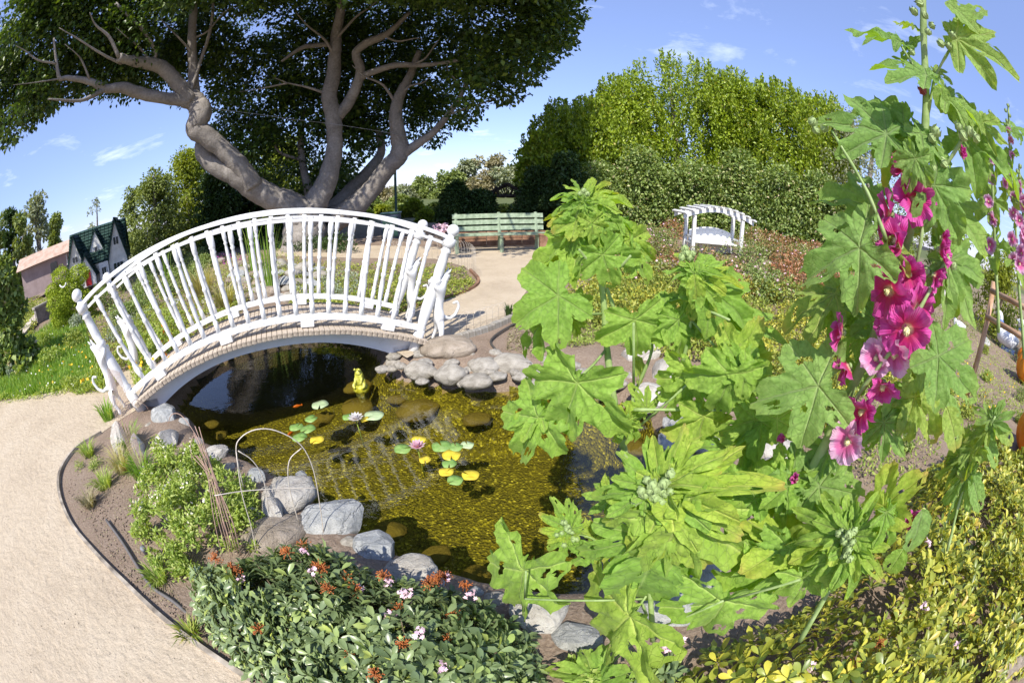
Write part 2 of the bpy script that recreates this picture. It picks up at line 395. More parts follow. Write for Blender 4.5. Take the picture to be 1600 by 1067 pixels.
# Schlick reflectance, the same from above and below the sheet
wg = wn.nodes.new('ShaderNodeNewGeometry'); wdp = wn.nodes.new('ShaderNodeVectorMath'); wdp.operation = 'DOT_PRODUCT'; wn.links.new(wg.outputs['Incoming'], wdp.inputs[0]); wn.links.new(wb, wdp.inputs[1])
wab = wn.nodes.new('ShaderNodeMath'); wab.operation = 'ABSOLUTE'; wn.links.new(wdp.outputs['Value'], wab.inputs[0]); wom = wn.nodes.new('ShaderNodeMath'); wom.operation = 'SUBTRACT'; wom.use_clamp = True; wom.inputs[0].default_value = 1; wn.links.new(wab.outputs[0], wom.inputs[1])
wpw = wn.nodes.new('ShaderNodeMath'); wpw.operation = 'POWER'; wpw.inputs[1].default_value = 4.6; wn.links.new(wom.outputs[0], wpw.inputs[0]); wn.links.new(wpw.outputs[0], fr.inputs[0]); fr.inputs[1].default_value = .92; fr.inputs[2].default_value = .08
wn.links.new(fr.outputs[0], wmx.inputs[0]); wn.links.new(trp.outputs[0], wmx.inputs[1]); wn.links.new(gl.outputs[0], wmx.inputs[2]); wn.links.new(wmx.outputs[0], wo.inputs[0])
wpoly = [p for p in smooth(pond, 1)]; ctr = np.mean(wpoly, 0); wv = [(ctr[0] + (p[0] - ctr[0]) * 1.08, ctr[1] + (p[1] - ctr[1]) * 1.08, WATER) for p in wpoly]
mb = MB(); mb.add(wv, [tuple(range(len(wv)))]); link('pond_water', mb.mesh('pond_water', wm), kind='structure')

def sheet(name, poly, mat, z=.004, kind='structure'):
    poly = [tuple(p) for p in poly]
    cu = [Vector((x, y, 0)) for x, y in poly]
    from mathutils.geometry import tessellate_polygon
    tris = tessellate_polygon([cu]); mb = MB(); mb.add([(x, y, z) for x, y in poly], [tuple(t) for t in tris])
    me = mb.mesh(name, mat)
    import bmesh
    b = bmesh.new(); b.from_mesh(me); b.normal_update()
    for f in b.faces:
        if f.normal.z < 0: f.normal_flip()
    b.to_mesh(me); b.free()
    return link(name, me, kind=kind)
pm, pnt, pb = newmat('decomposed_granite')
s1 = noisetex(pnt, 1.3, 8, .6); s2 = noisetex(pnt, 150, 4, .7); s3 = noisetex(pnt, 14, 8, .7)
a_ = ramp(pnt, s1, [(.38, .30, .21), (.54, .445, .32), (.63, .54, .41)], [.32, .5, .68])
b_ = ramp(pnt, s2, [(.26, .20, .14), (.52, .43, .32), (.74, .66, .54)], [.28, .5, .75])
c_ = ramp(pnt, s3, [(.43, .35, .25), (.62, .53, .41)], [.35, .65])
pnt.links.new(mixc(pnt, .35, mixc(pnt, .4, a_, c_), b_), pb.inputs['Base Color']); pb.inputs['Roughness'].default_value = .95; pb.inputs['Specular IOR Level'].default_value = .1
nb = bump(pnt, None, s3, .8, .04); bump(pnt, pb, s2, .5, .006, nb)
edge_px = [(400, 1067), (330, 1022), (262, 972), (200, 915), (150, 865), (112, 818), (94, 770), (97, 735), (120, 702), (152, 682)]
edge_w = [tuple(gp(x, y, 0)[:2]) for x, y in edge_px]
path1 = edge_w + [tuple(gp(190, 655, 0)[:2]), B(0, 0.0, 0)[:2], B(0.0, .95, 0)[:2], B(-.55, 1.35, 0)[:2], tuple(gp(150, 603, 0)[:2]), tuple(gp(90, 612, 0)[:2]), tuple(gp(0, 628, 0)[:2]), (-10, .9), (-16, -2), (-16, -8), (6, -8), (6, -1.2), (.6, -.6), (-.35, -.1)]
sheet('gravel_path', path1, pm, .004)
p2 = [(636, 560), (690, 533), (740, 520), (797, 501), (812, 470), (842, 430), (900, 412), (930, 392), (850, 387), (700, 387), (560, 384), (430, 388), (420, 400), (560, 404), (680, 405), (728, 418), (750, 440), (735, 455), (690, 470), (640, 482), (585, 505), (585, 530)]
sheet('gravel_walk', [tuple(p[:2]) for p in (gp(x, y, 0) for x, y in p2)], pm, .006)

# ------------------------------------------------------------------ arched footbridge
paint, ptn, ptb = newmat('white_gloss_paint')
ps = noisetex(ptn, 18, 8, .7); ptn.links.new(ramp(ptn, ps, [(.42, .39, .34), (.69, .69, .68), (.78, .78, .78)], [.27, .42, .8]), ptb.inputs['Base Color'])
ptb.inputs['Roughness'].default_value = .42; bump(ptn, ptb, noisetex(ptn, 60, 4), .15, .003)
wplank = mat_noise('weathered_plank', [(.26, .21, .165), (.46, .39, .31), (.58, .50, .42)], 22, 8, .9, 90, .5, .004)
fas, fnt, fb = newmat('painted_concrete')
fs = noisetex(fnt, 7, 10, .72); fnt.links.new(ramp(fnt, fs, [(.50, .48, .46), (.78, .78, .79), (.84, .84, .85)], [.27, .4, .7]), fb.inputs['Base Color']); fb.inputs['Roughness'].default_value = .75
bump(fnt, fb, noisetex(fnt, 40, 6, .7), .3, .006)

def arc(t): u = abs(2 * t - 1); return max(0., 1 - u * u)
def rail_b(t): return .045 + 3.13 * t, .205 + .36 * arc(t) + .02 * (t > 2)
def rail_t(t): return -.335 + 3.83 * t, 1.13 - .04 * t + .42 * arc(t) ** .92
WID = .90
bridge = empty('arched_footbridge', B(1.55, .45, 0), math.atan2(be[1], be[0]), 'white arched wooden footbridge with turned balusters spanning the garden pond', 'bridge')
IM = bridge.matrix_basis.inverted() if False else (Matrix.Translation(Vector(B(1.55, .45, 0))) @ Matrix.Rotation(math.atan2(be[1], be[0]), 4, 'Z')).inverted()
def bl(s, w, z): return (s - 1.55, w - .45, z)       # bridge-local coordinates
# deck planks
np_ = 62
def deck(t): s, z = rail_b(t); return s, z - .10
pl = MB(); pl.box((0, 0, 0), (.0455, 1.13, .05)); import bmesh
def bevel_mesh(mb, name, mat, off=.006, seg=2):
    me = mb.mesh(name, mat); b = bmesh.new(); b.from_mesh(me); bmesh.ops.bevel(b, geom=b.edges[:], offset=off, segments=seg, affect='EDGES', profile=.6); b.to_mesh(me); b.free(); return me
plank_me = bevel_mesh(pl, 'plank', wplank, .009, 2)
for i in range(np_):
    t = (i + .5) / np_; s, z = deck(t); s0, z0 = deck(t - .01); s1, z1 = deck(t + .01); a = math.atan2(z1 - z0, s1 - s0)
    o = link('plank', plank_me, bridge); o.location = (s - 1.55, .0 + random.uniform(-.006, .006), z - .025 + random.uniform(-.002, .002)); o.rotation_euler = (0, -a, 0)
    o.scale.x = 1.0 / max(.75, math.cos(a)) if False else 3.13 / np_ / .0475 / math.cos(a)
# fascia arches (painted concrete beams) near and far, with their own arched soffit
def fascia(w0, w1):
    n = 40; top = []; bot = []
    for i in range(n + 1):
        t = i / n; s, z = deck(t); top.append((s, z - .054))
    for i in range(n + 1):
        s = .22 + (2.95 - .22) * i / n; u = 2 * i / n - 1; bot.append((s, -.09 + .385 * (1 - abs(u) ** 2.3)))
    v = []; f = []
    for k, w in enumerate((w0, w1)):
        for (s, z) in top: v.append(bl(s, w, z))
        for (s, z) in bot: v.append(bl(s, w, z))
    m = n + 1
    for i in range(n):
        f += [(i, i + 1, m + i + 1, m + i), (2 * m + i + 1, 2 * m + i, 3 * m + i, 3 * m + i + 1), (i + 1, i, 2 * m + i, 2 * m + i + 1), (m + i, m + i + 1, 3 * m + i + 1, 3 * m + i)]
    f += [(0, m, 3 * m, 2 * m), (n, 2 * m + n, 3 * m + n, m + n)]
    # solid abutment below both ends
    MBf = MB(); MBf.add(v, f); return MBf
fascia(.05, .17).build('arch_beam', fas, bridge); fascia(.74, .86).build('arch_beam', fas, bridge)
for s in (.12, 3.0): MB().box(bl(s, .45, -.12), (.30, .80, .34)).build('abutment', fas, bridge)
def swept(fn, w, hw, hh, n=48, rnd_=True):
    """rail of rounded-rectangular section along fn(t)->(s,z)"""
    prof = [(-hw, -hh), (hw, -hh), (hw, hh * .4), (hw * .55, hh), (-hw * .55, hh), (-hw, hh * .4)] if rnd_ else [(-hw, -hh), (hw, -hh), (hw, hh), (-hw, hh)]
    k = len(prof); v = []
    for i in range(n + 1):
        t = i / n; s, z = fn(t); s0, z0 = fn(max(0, t - .01)); s1, z1 = fn(min(1, t + .01)); a = math.atan2(z1 - z0, s1 - s0)
        for (p, q_) in prof: v.append(bl(s - math.sin(a) * q_, w + p, z + math.cos(a) * q_))
    f = [(i * k + j, i * k + (j + 1) % k, (i + 1) * k + (j + 1) % k, (i + 1) * k + j) for i in range(n) for j in range(k)]
    f += [tuple(range(k))[::-1], tuple(range(n * k, n * k + k))]
    return MB().add(v, f)
PROF = [(0, .027), (.13, .027), (.135, .019), (.16, .029), (.185, .019), (.22, .024), (.34, .027), (.44, .021), (.455, .029), (.475, .029), (.49, .021), (.56, .025), (.72, .022), (.765, .017), (.785, .028), (.805, .018), (.83, .025), (.85, .029), (1, .029)]
NPROF = [(0, .058), (.20, .055), (.205, .040), (.225, .060), (.25, .042), (.30, .052), (.40, .060), (.52, .056), (.60, .044), (.62, .060), (.645, .060), (.66, .042), (.72, .052), (.80, .048), (.87, .044), (.885, .058), (.90, .044), (.92, .046), (.925, .066), (.995, .066), (1.0, .035), (1.03, .035)]
def side(w, mid=False):
    swept(rail_b, w, .042, .026).build('bottom_rail', paint, bridge)
    swept(lambda t: (rail_t(t)[0], rail_t(t)[1]), w, .034, .019).build('handrail', paint, bridge)
    swept(lambda t: (rail_t(.02 + .96 * t)[0] + 0, rail_t(.02 + .96 * t)[1] - .078), w, .020, .014, rnd_=False).build('under_rail', paint, bridge)
    for i in range(19):
        t = (i + 1) / 20; s0, z0 = rail_b(t); s1, z1 = rail_t(t)
        mb = MB(); mb.lathe([(q_, r * .90) for q_, r in PROF], bl(s0, w, z0 + .02), bl(s1, w, z1 - .05), 10); mb.build('baluster', paint, bridge)
    for t in (.12, .37, .63, .88):
        s, z = rail_b(t); s0, z0 = rail_b(t - .02); s1, z1 = rail_b(t + .02); a = math.atan2(z1 - z0, s1 - s0)
        bme = bevel_mesh(MB().box((0, 0, 0), (.13, .075, .062)), 'rail_block', paint, .004, 1)
        o = link('rail_block', bme, bridge); o.location = bl(s, w - .012, z - .058); o.rotation_euler = (0, -a, 0)
    for end in (0, 1):
        a, b = ((.06, -.03), (-.36, 1.15)) if end == 0 else ((3.04, -.03), (3.51, 1.09))
        A_, B_ = Vector(bl(a[0], w, a[1])), Vector(bl(b[0], w, b[1]))
        np_o = MB(); np_o.lathe(NPROF, A_, B_, 14); post = np_o.build('newel_post', paint, bridge)
        mb = MB(); c = B_ + (B_ - A_).normalized() * .078; r = .062; pr = [((1 - math.cos(math.pi * k / 8)) / 2, r * math.sin(math.pi * k / 8) + .001) for k in range(9)]
        mb.lathe(pr, c - (B_ - A_).normalized() * r, c + (B_ - A_).normalized() * r, 14); mb.build('ball_finial', paint, post)
side(0.0); side(WID)

# ------------------------------------------------------------------ stones
def stone_mesh(name, seed, angular=0., sub=3, flat=.75):
    me = bpy.data.meshes.new(name); b = bmesh.new(); bmesh.ops.create_icosphere(b, subdivisions=sub, radius=.5)
    off = Vector((seed * 7.3, seed * 3.1, seed * 1.7)); r_ = random.Random(seed)
    planes = [(Vector((r_.gauss(0, 1), r_.gauss(0, 1), r_.gauss(0, 1))).normalized(), r_.uniform(.27, .40)) for _ in range(int(16 * angular) + (2 if angular else 0))]
    for v in b.verts:
        d = v.co.normalized(); r = .5 * (1 + .20 * noise.noise(d * 1.3 + off) + .10 * noise.noise(d * 3.1 + off))
        p = d * r
        for (n_, k_) in planes:
            q_ = p.dot(n_)
            if q_ > k_: p -= n_ * (q_ - k_) * .9
        p += d * (.012 * noise.noise(d * 9 + off) + .01 * angular * noise.noise(d * 17 + off)); p.z *= flat; v.co = p
    for f in b.faces: f.smooth = True
    b.to_mesh(me); b.free()
    if angular: me.set_sharp_from_angle(angle=math.radians(16))
    return me
def stone_mat(name, cols, sc=4, speck=0.25):
    m, nt, b = newmat(name); a = noisetex(nt, sc, 9, .68, dist=.6); c = noisetex(nt, 60, 4, .7); ck = N(nt, 'ShaderNodeTexVoronoi', feature='DISTANCE_TO_EDGE'); ck.inputs['Scale'].default_value = 2.2; tck = N(nt, 'ShaderNodeTexCoord'); nk = N(nt, 'ShaderNodeMix', data_type='RGBA'); nk.inputs[0].default_value = .35; nt.links.new(tck.outputs['Object'], nk.inputs[6]); nkn = N(nt, 'ShaderNodeTexNoise'); nkn.inputs['Scale'].default_value = 3; nkn.inputs['Detail'].default_value = 6; nt.links.new(tck.outputs['Object'], nkn.inputs['Vector']); nt.links.new(nkn.outputs['Color'], nk.inputs[7]); nt.links.new(nk.outputs[2], ck.inputs['Vector'])
    g = N(nt, 'ShaderNodeObjectInfo'); base = ramp(nt, a, cols, [.28, .45, .6, .78])
    sp = ramp(nt, c, [(.45, .43, .40), (1, 1, 1), (1.25, 1.25, 1.25)], [.32, .5, .7]); c2 = mixc(nt, speck * 1.6, base, sp, 'MULTIPLY')
    tint_ = ramp(nt, g.outputs['Random'], [(.84, .83, .80), (1.0, .99, .96), (.92, .94, .96), (1.06, 1.03, .97)]); nt.links.new(mixc(nt, .8, c2, tint_, 'MULTIPLY'), b.inputs['Base Color'])
    b.inputs['Roughness'].default_value = .85; b.inputs['Specular IOR Level'].default_value = .25
    ckr = ramp(nt, ck.outputs['Distance'], [(.0, .0, .0), (1, 1, 1)], [.0, .035]); nb = bump(nt, None, ckr, .1 if name == 'river_stone' else .5, .02, bump(nt, None, a, .5 if name == 'river_stone' else .9, .05)); bump(nt, b, c, .45, .008, nb)
    gw = N(nt, 'ShaderNodeNewGeometry'); sw = N(nt, 'ShaderNodeSeparateXYZ'); nt.links.new(gw.outputs['Position'], sw.inputs[0]); mw = N(nt, 'ShaderNodeMapRange'); mw.inputs[1].default_value = WATER + .085; mw.inputs[2].default_value = WATER + .02; nt.links.new(sw.outputs[2], mw.inputs[0])
    lk = b.inputs['Base Color'].links[0].from_socket; nt.links.new(mixc(nt, mw.outputs[0], lk, (.15, .115, .03)), b.inputs['Base Color']); return m
M_river = stone_mat('river_stone', [(.19, .17, .145), (.32, .295, .255), (.42, .39, .345), (.50, .47, .42)])
M_grey = stone_mat('grey_stone', [(.22, .23, .235), (.38, .39, .39), (.50, .505, .495), (.64, .635, .62)], 3, .3)
M_white = stone_mat('white_stone', [(.36, .33, .29), (.50, .47, .43), (.59, .57, .53), (.68, .66, .63)], 3)
M_brown = stone_mat('brown_stone', [(.20, .16, .12), (.32, .265, .205), (.41, .345, .28), (.49, .425, .35)], 3)
M_algae = stone_mat('algae_stone', [(.08, .065, .008), (.17, .14, .02), (.25, .21, .04), (.34, .29, .08)], 3)
SM = {}
for nm, mt in (('river', M_river), ('grey', M_grey), ('white', M_white), ('brown', M_brown), ('algae', M_algae)):
    for k in range(5):
        me = stone_mesh('stone', k + 1 + 10 * (nm == 'grey'), 1.0 if nm == 'grey' else (.5 if nm in ('white', 'brown') and k % 2 else 0)); me.materials.append(mt); SM[nm, k] = me
scount = [0]
def stone(px, py, wpx, hpx, kind='river', z=-.06, label=None, group=None, rot=None, name='river_stone', cat='stone', dep=1.0):
    """stone whose outline centre is seen at px,py and whose size is wpx x hpx there"""
    P = gp(px, py, z); dist = math.sqrt(P[0] ** 2 + P[1] ** 2 + (EYE - z) ** 2); k = dist / 640.
    sx_, sz_ = wpx * k, hpx * k; elev = math.atan2(EYE - z, math.hypot(P[0], P[1]))
    hgt = max(.35 * sz_, min(sz_ * 1.0, sz_ * .95)) ; depth = (sx_ * .5 + sz_ * .5) * dep
    scount[0] += 1; r_ = random.Random(scount[0])
    o = link(name, SM[kind, r_.randrange(5)], None); o.location = P
    az = math.atan2(P[1], P[0]) - math.pi / 2
    o.rotation_euler = (r_.uniform(-.12, .12), r_.uniform(-.15, .15), az + (rot if rot is not None else r_.uniform(-.25, .25)))
    o.scale = (sx_ * 1.08, depth * 1.1, max(hgt, .5 * sx_) * 1.15)
    return tag(o, label, cat, group)
RIM = 'river stones along the far rim of the pond'
far_rim = [(655, 578, 48, 32, 'pale egg shaped stone at the waterline just right of the bridge end'), (705, 585, 52, 36, 'smooth pale stone, second big one from the bridge along the far waterline'),
    (757, 573, 46, 34, 'rounded grey-beige stone between two larger ones above the waterline'), (799, 568, 66, 36, 'broad flat-topped pale boulder at the right end of the far rim beside hollyhock leaves'),
    (745, 597, 48, 26, 'speckled tan stone low at the water with a wet foot'), (702, 545, 82, 27, 'long weathered brown-grey slab rock behind the far rim stones')]
for i, (x, y, w, h, lb) in enumerate(far_rim):
    stone(x, y, w * .93, h * 1.05, 'brown' if i == 5 else 'river', -.05 if i < 5 else .02, lb, RIM, 0)
for x, y, w, h in [(615, 566, 24, 17), (634, 557, 24, 20), (598, 577, 22, 14), (612, 577, 18, 12), (643, 560, 22, 16), (672, 563, 30, 22), (728, 562, 30, 20), (690, 566, 20, 14), (719, 557, 22, 15), (776, 588, 30, 16), (816, 589, 28, 18), (835, 582, 22, 16), (660, 596, 20, 10), (722, 600, 16, 12), (770, 556, 26, 16), (733, 579, 22, 16), (840, 600, 26, 16), (856, 590, 26, 20), (868, 606, 26, 16)]:
    stone(x, y, w, h, 'river', -.08, 'far', 'small stones packed along the far pond rim')
rgc = np.random.default_rng(21)
for x, y, w, h in [(612 + 13.5 * i + rgc.uniform(-4, 4), 556 + (i % 3) * 13 + rgc.uniform(-3, 3) + max(0, i - 12) * 1.6, rgc.uniform(13, 21), rgc.uniform(10, 15)) for i in range(24)]:
    stone(x, y, w * 1.15, h * 1.15, 'river', -.02 - .03 * (y > 572), 'far', 'small stones packed along the far pond rim')
# right shore, seen between the hollyhock leaves
for x, y, w, h, kd, lb in [(1000, 555, 60, 90, 'white', 'tall whitish boulder on the right shore seen behind the central hollyhock'), (1015, 620, 70, 50, 'white', 'flat white rock at the right waterline under the hollyhock leaves'),
        (1045, 585, 50, 60, 'white', 'cracked white rock beside the tall whitish boulder'), (1060, 665, 56, 34, 'grey', 'grey rounded stone at the inlet on the right shore'), (1045, 690, 46, 46, 'grey', 'dark speckled stone with fallen magenta petals by the right shore'),
        (1105, 690, 60, 40, 'white', 'pale stone right of the speckled stone on the right shore'), (1200, 700, 110, 54, 'white', 'large pale grey slab behind the magenta hollyhock stem'), (1200, 745, 60, 60, 'white', 'white stone leaning under the magenta hollyhock stem'),
        (1100, 905, 80, 90, 'grey', 'tall blue-grey rock under the big rosette leaves'), (1050, 945, 120, 60, 'grey', 'sloping light grey rock at the near right pond rim'), (1130, 760, 60, 60, 'grey', 'grey rock in the shade of the hollyhock rosette')]:
    stone(x, y, w, h, kd, .0, lb, 'rocks of the right pond shore', 0)
for x, y, w, h in [(965, 600, 30, 20), (985, 590, 24, 18), (1070, 640, 30, 18), (1090, 655, 26, 20), (1130, 705, 34, 26), (1080, 720, 30, 26), (1150, 690, 26, 20), (1110, 740, 34, 24), (1090, 830, 40, 40), (1120, 860, 30, 30), (905, 600, 26, 16), (930, 602, 26, 16), (950, 612, 22, 14), (885, 598, 22, 14)]:
    stone(x, y, w, h, 'grey' if x > 1060 else 'river', -.05, 'right', 'small stones of the right shore')
# near shore
near = [(514, 812, 118, 78, 'grey', 'large angular blue-grey boulder jutting into the pond behind the front bush', -.03), (452, 775, 84, 52, 'white', 'whitish sloping rock left of the big blue-grey boulder', .0), (581, 860, 92, 54, 'grey', 'pale grey boulder with wire shadows on its back at the near waterline', -.06),
    (395, 806, 42, 34, 'grey', 'small square-cut grey stone at the left end of the near rim', .02), (428, 800, 36, 62, 'white', 'white wedge shaped stone beside the square-cut stone', .02), (430, 836, 100, 40, 'brown', 'flat brown rock buried behind the front bush leaves', .0),
    (640, 893, 78, 34, 'white', 'pale flat rock below the wire-shadowed boulder', -.04), (840, 957, 96, 56, 'white', 'layered white and grey rock at the near rim beside the drooping leaf', .0), (900, 998, 80, 60, 'grey', 'coarse speckled grey rock behind the big drooping hollyhock leaf', .0),
    (255, 652, 60, 44, 'grey', 'grey-green boulder at the left foot of the bridge arch', -.02), (262, 690, 48, 40, 'white', 'rounded cream boulder just below the one at the bridge foot', .0), (188, 690, 28, 66, 'white', 'upright white slab stone standing by the left newel post', .06),
    (216, 700, 28, 56, 'grey', 'upright grey and white stone right of the standing slab', .03), (330, 715, 60, 30, 'white', 'pale stone between the daisy bush and the water', -.02), (400, 745, 40, 40, 'grey', 'dark grey stone in the shade beside the wire hoop', -.02),
    (405, 852, 26, 22, 'white', 'little pale stone in front of the square-cut one', .03), (287, 662, 26, 30, 'grey', 'small grey stone touching the water under the bridge end', -.08), (1000, 965, 70, 36, 'grey', 'grey rock in dappled shade right of the speckled rock', .0)]
for x, y, w, h, kd, lb, z in near: stone(x, y, w, h, kd, z, lb, 'rocks of the near pond rim', 0)
for x, y, w, h in [(235, 668, 22, 16), (240, 700, 24, 20), (236, 680, 18, 14), (300, 705, 26, 20), (310, 690, 22, 18), (355, 735, 30, 20), (375, 760, 26, 22), (470, 742, 22, 16), (415, 768, 20, 14), (435, 752, 22, 14), (440, 815, 22, 16), (478, 760, 20, 14), (545, 848, 26, 18), (610, 905, 30, 18), (690, 918, 40, 20), (740, 928, 36, 22), (775, 938, 36, 24), (930, 962, 34, 24), (960, 955, 34, 22), (380, 780, 22, 16), (275, 706, 20, 16)]:
    stone(x, y, w, h, 'river' if x % 2 else 'grey', -.04, 'near', 'small stones of the near pond rim')
# under water
for i, (x, y, w, h) in enumerate([(650, 640, 90, 40), (745, 655, 60, 34), (560, 605, 60, 22), (500, 655, 60, 30), (840, 640, 80, 30), (900, 640, 70, 30), (960, 660, 60, 40), (990, 700, 60, 50), (1005, 660, 40, 30), (610, 830, 70, 40), (680, 870, 70, 40), (750, 900, 80, 40), (330, 665, 40, 20), (345, 680, 34, 18), (380, 735, 60, 26), (620, 625, 40, 20), (840, 905, 60, 30), (800, 612, 60, 22)]):
    P = gp(x, y, WATER - .13); pk = .16 * w / 60
    stone(x, y, w * .68, h * .62, 'algae', WATER - .16, 'sunk', 'sunken stones in the pond', name='sunken_stone')
# rock garden across the bridge
for i in range(46):
    x = 345 + (i * 73 % 150) + (i % 5) * 3; y = 408 + (i * 37 % 62); w = 17 + (i * 11 % 17)
    if i > 34: x, y, w = 240 + (i * 53 % 110), 470 + (i * 29 % 44), 14 + (i % 4) * 4
    stone(x, y, w, w * .72, ('river', 'river', 'grey', 'brown')[i % 4], .08 if y < 450 else .02, '%s rock garden stone %s' % (('rounded pale', 'small pale', 'rounded grey', 'brownish')[i % 4], 'low between the left balusters' if i > 34 else ('near the top of the pile, %s' if y < 430 else 'low in the pile, %s') % ('at its left end' if x < 395 else ('in its middle' if x < 445 else 'at its right end'))), 'rocks piled beyond the bridge')
stone(370, 430, 34, 26, 'grey', .12, 'largest grey rock of the pile seen through the bridge railing', 'rocks piled beyond the bridge')
stone(1468, 468, 54, 78, 'white', .35, 'big white boulder standing behind the magenta hollyhock flowers', None, 0, 'boulder', 'boulder', .8)
ORD = ['leftmost', 'second', 'third', 'fourth', 'fifth', 'sixth', 'seventh', 'eighth', 'ninth', 'tenth', 'eleventh', 'twelfth', 'thirteenth', 'fourteenth', 'fifteenth', 'sixteenth', 'seventeenth', 'eighteenth', 'nineteenth', 'twentieth', 'twenty-first', 'twenty-second'] + ['twenty-' + q for q in ('third', 'fourth', 'fifth', 'sixth', 'seventh', 'eighth', 'ninth')] + ['thirtieth'] + ['thirty-' + q for q in ('first', 'second', 'third', 'fourth', 'fifth', 'sixth', 'seventh', 'eighth', 'ninth')] + ['fortieth'] + ['forty-' + q for q in ('first', 'second', 'third', 'fourth', 'fifth')]
for key, txt in (('far', '%s small pale cobble of the far pond rim'), ('right', '%s small stone under the right shore hollyhocks'), ('near', '%s small loose stone of the near pond rim'), ('sunk', '%s algae-covered stone lying under the pond water')):
    L_ = sorted([o for o in COL.objects if o.get('label') == key], key=lambda o: proj(np.array(o.location))[0])
    for i, o in enumerate(L_): o['label'] = txt % (ORD[i] if i == 0 else ORD[i] + '-from-left')
# kerb of concrete blocks along the walk
kb = empty('stone_kerb', V(gp(745, 522, 0)), 0, 'row of pale concrete kerb blocks along the path right of the bridge', 'kerb')
kpts = catmull([gp(712, 532, 0), gp(740, 524, 0), gp(770, 514, 0), gp(800, 500, 0)], 3); kme = bevel_mesh(MB().box((0, 0, 0), (1, .07, .10)), 'kerb_block', M_river, .006, 1)
for a, b in zip(kpts[:-1], kpts[1:]):
    m = (V(a) + V(b)) / 2; d = V(b) - V(a); o = link('kerb_block', kme, kb); o.location = m - kb.location + Vector((0, 0, .02 + random.uniform(-.008, .008))); o.rotation_euler = (0, 0, math.atan2(d.y, d.x) + random.uniform(-.04, .04)); o.scale.x = d.length * .94
# ------------------------------------------------------------------ leaf materials
L_big = mat_leaf('big_tree_leaf', [(.018, .040, .009), (.036, .075, .015), (.08, .14, .02), (.20, .28, .03)], .22, .42, .4, [0, .45, .78, 1], clump=.35)
L_carob = mat_leaf('glossy_tree_leaf', [(.08, .12, .012), (.17, .25, .018), (.29, .39, .03), (.40, .50, .045), (.55, .42, .10)], .30, .4, .45, [0, .35, .7, .96, 1], clump=.7)
L_hedge = mat_leaf('hedge_leaf', [(.05, .09, .022), (.13, .20, .045), (.25, .34, .09), (.45, .52, .20), (.65, .50, .36)], .25, .45, .45, [0, .35, .68, .93, 1], clump=.9)
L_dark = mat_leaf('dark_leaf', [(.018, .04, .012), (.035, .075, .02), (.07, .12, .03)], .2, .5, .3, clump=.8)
L_olive = mat_leaf('olive_leaf', [(.09, .135, .04), (.18, .235, .07), (.30, .36, .11)], .25, .5, .3, clump=.6)
L_yel = mat_leaf('yellow_green_leaf', [(.10, .15, .02), (.20, .27, .03), (.34, .38, .05)], .3, .5, .3, clump=.6)
L_euc = mat_leaf('grey_green_leaf', [(.14, .18, .10), (.26, .30, .18), (.40, .42, .28)], .2, .6, .2, clump=.3)
L_brown = mat_leaf('brownish_leaf', [(.16, .15, .08), (.27, .24, .13), (.38, .34, .21)], .2, .6, .2, clump=.3)
L_fern = mat_leaf('fresh_leaf', [(.10, .17, .025), (.22, .33, .05), (.38, .47, .11), (.52, .56, .22)], .35, .5, .3, clump=3.)
L_cover = mat_leaf('ground_cover_leaf', [(.06, .12, .02), (.16, .24, .04), (.33, .38, .07), (.52, .50, .14)], .25, .5, .3, clump=2.)
L_haw = mat_leaf('hawthorn_leaf', [(.08, .12, .05), (.15, .205, .09), (.23, .30, .13), (.34, .43, .13), (.46, .52, .10)], .14, .34, .5, [0, .4, .75, .93, 1], clump=2.2)
L_hawo = mat_leaf('hawthorn_leaf_single', [(.09, .13, .058), (.16, .225, .10), (.24, .32, .14), (.34, .44, .13), (.46, .52, .10)], .14, .32, .5, [0, .4, .75, .93, 1], obj=True, clump=0)
L_gold = mat_leaf('golden_leaf', [(.08, .13, .03), (.19, .25, .04), (.38, .40, .06), (.62, .56, .08), (.56, .34, .11)], .22, .38, .45, [0, .3, .6, .95, 1], clump=2.)
L_goldo = mat_leaf('golden_leaf_single', [(.12, .18, .04), (.26, .31, .05), (.44, .45, .06), (.66, .58, .08)], .22, .36, .45, [0, .3, .65, 1], obj=True, clump=0)
L_red = mat_leaf('autumn_leaf', [(.09, .14, .04), (.16, .22, .06), (.26, .26, .08), (.46, .22, .10), (.60, .38, .28)], .2, .45, .4, [0, .35, .65, .88, 1], clump=2.)
L_rust = mat_leaf('bronze_leaf', [(.10, .12, .04), (.22, .15, .06), (.42, .18, .08), (.55, .26, .14), (.66, .42, .36)], .2, .45, .4, [0, .3, .6, .88, 1], clump=0)
L_grass = mat_leaf('grass_blade', [(.07, .16, .02), (.15, .30, .03), (.26, .42, .06), (.42, .50, .16)], .35, .5, .3, clump=1.)
L_dry = mat_leaf('dry_grass_blade', [(.20, .24, .06), (.38, .38, .14), (.55, .48, .26)], .3, .6, .3, clump=1.)
L_top = mat_leaf('clipped_leaf', [(.16, .24, .015), (.30, .40, .03), (.44, .52, .05)], .2, .55, .3, clump=1.5)
L_sil = mat_leaf('silver_leaf', [(.18, .24, .16), (.30, .36, .27), (.45, .50, .40)], .15, .6, .2, clump=2.)
P_yel = mat_plain('yellow_petal', (.85, .50, .02), .5, var=.1); P_org = mat_plain('orange_petal', (.85, .28, .02), .5, var=.1); P_white = mat_plain('white_petal', (.80, .79, .72), .5, var=.05)
P_pink = mat_plain('pink_petal', (.80, .55, .64), .5, var=.1); P_rust = mat_plain('rust_seedhead', (.42, .13, .035), .7, var=.25); P_mag = mat_plain('violet_petal', (.55, .12, .45), .5)
bark, bknt, bkb = newmat('smooth_grey_bark')
b1 = noisetex(bknt, 1.6, 9, .68, dist=.8); b2 = noisetex(bknt, 14, 6, .7)
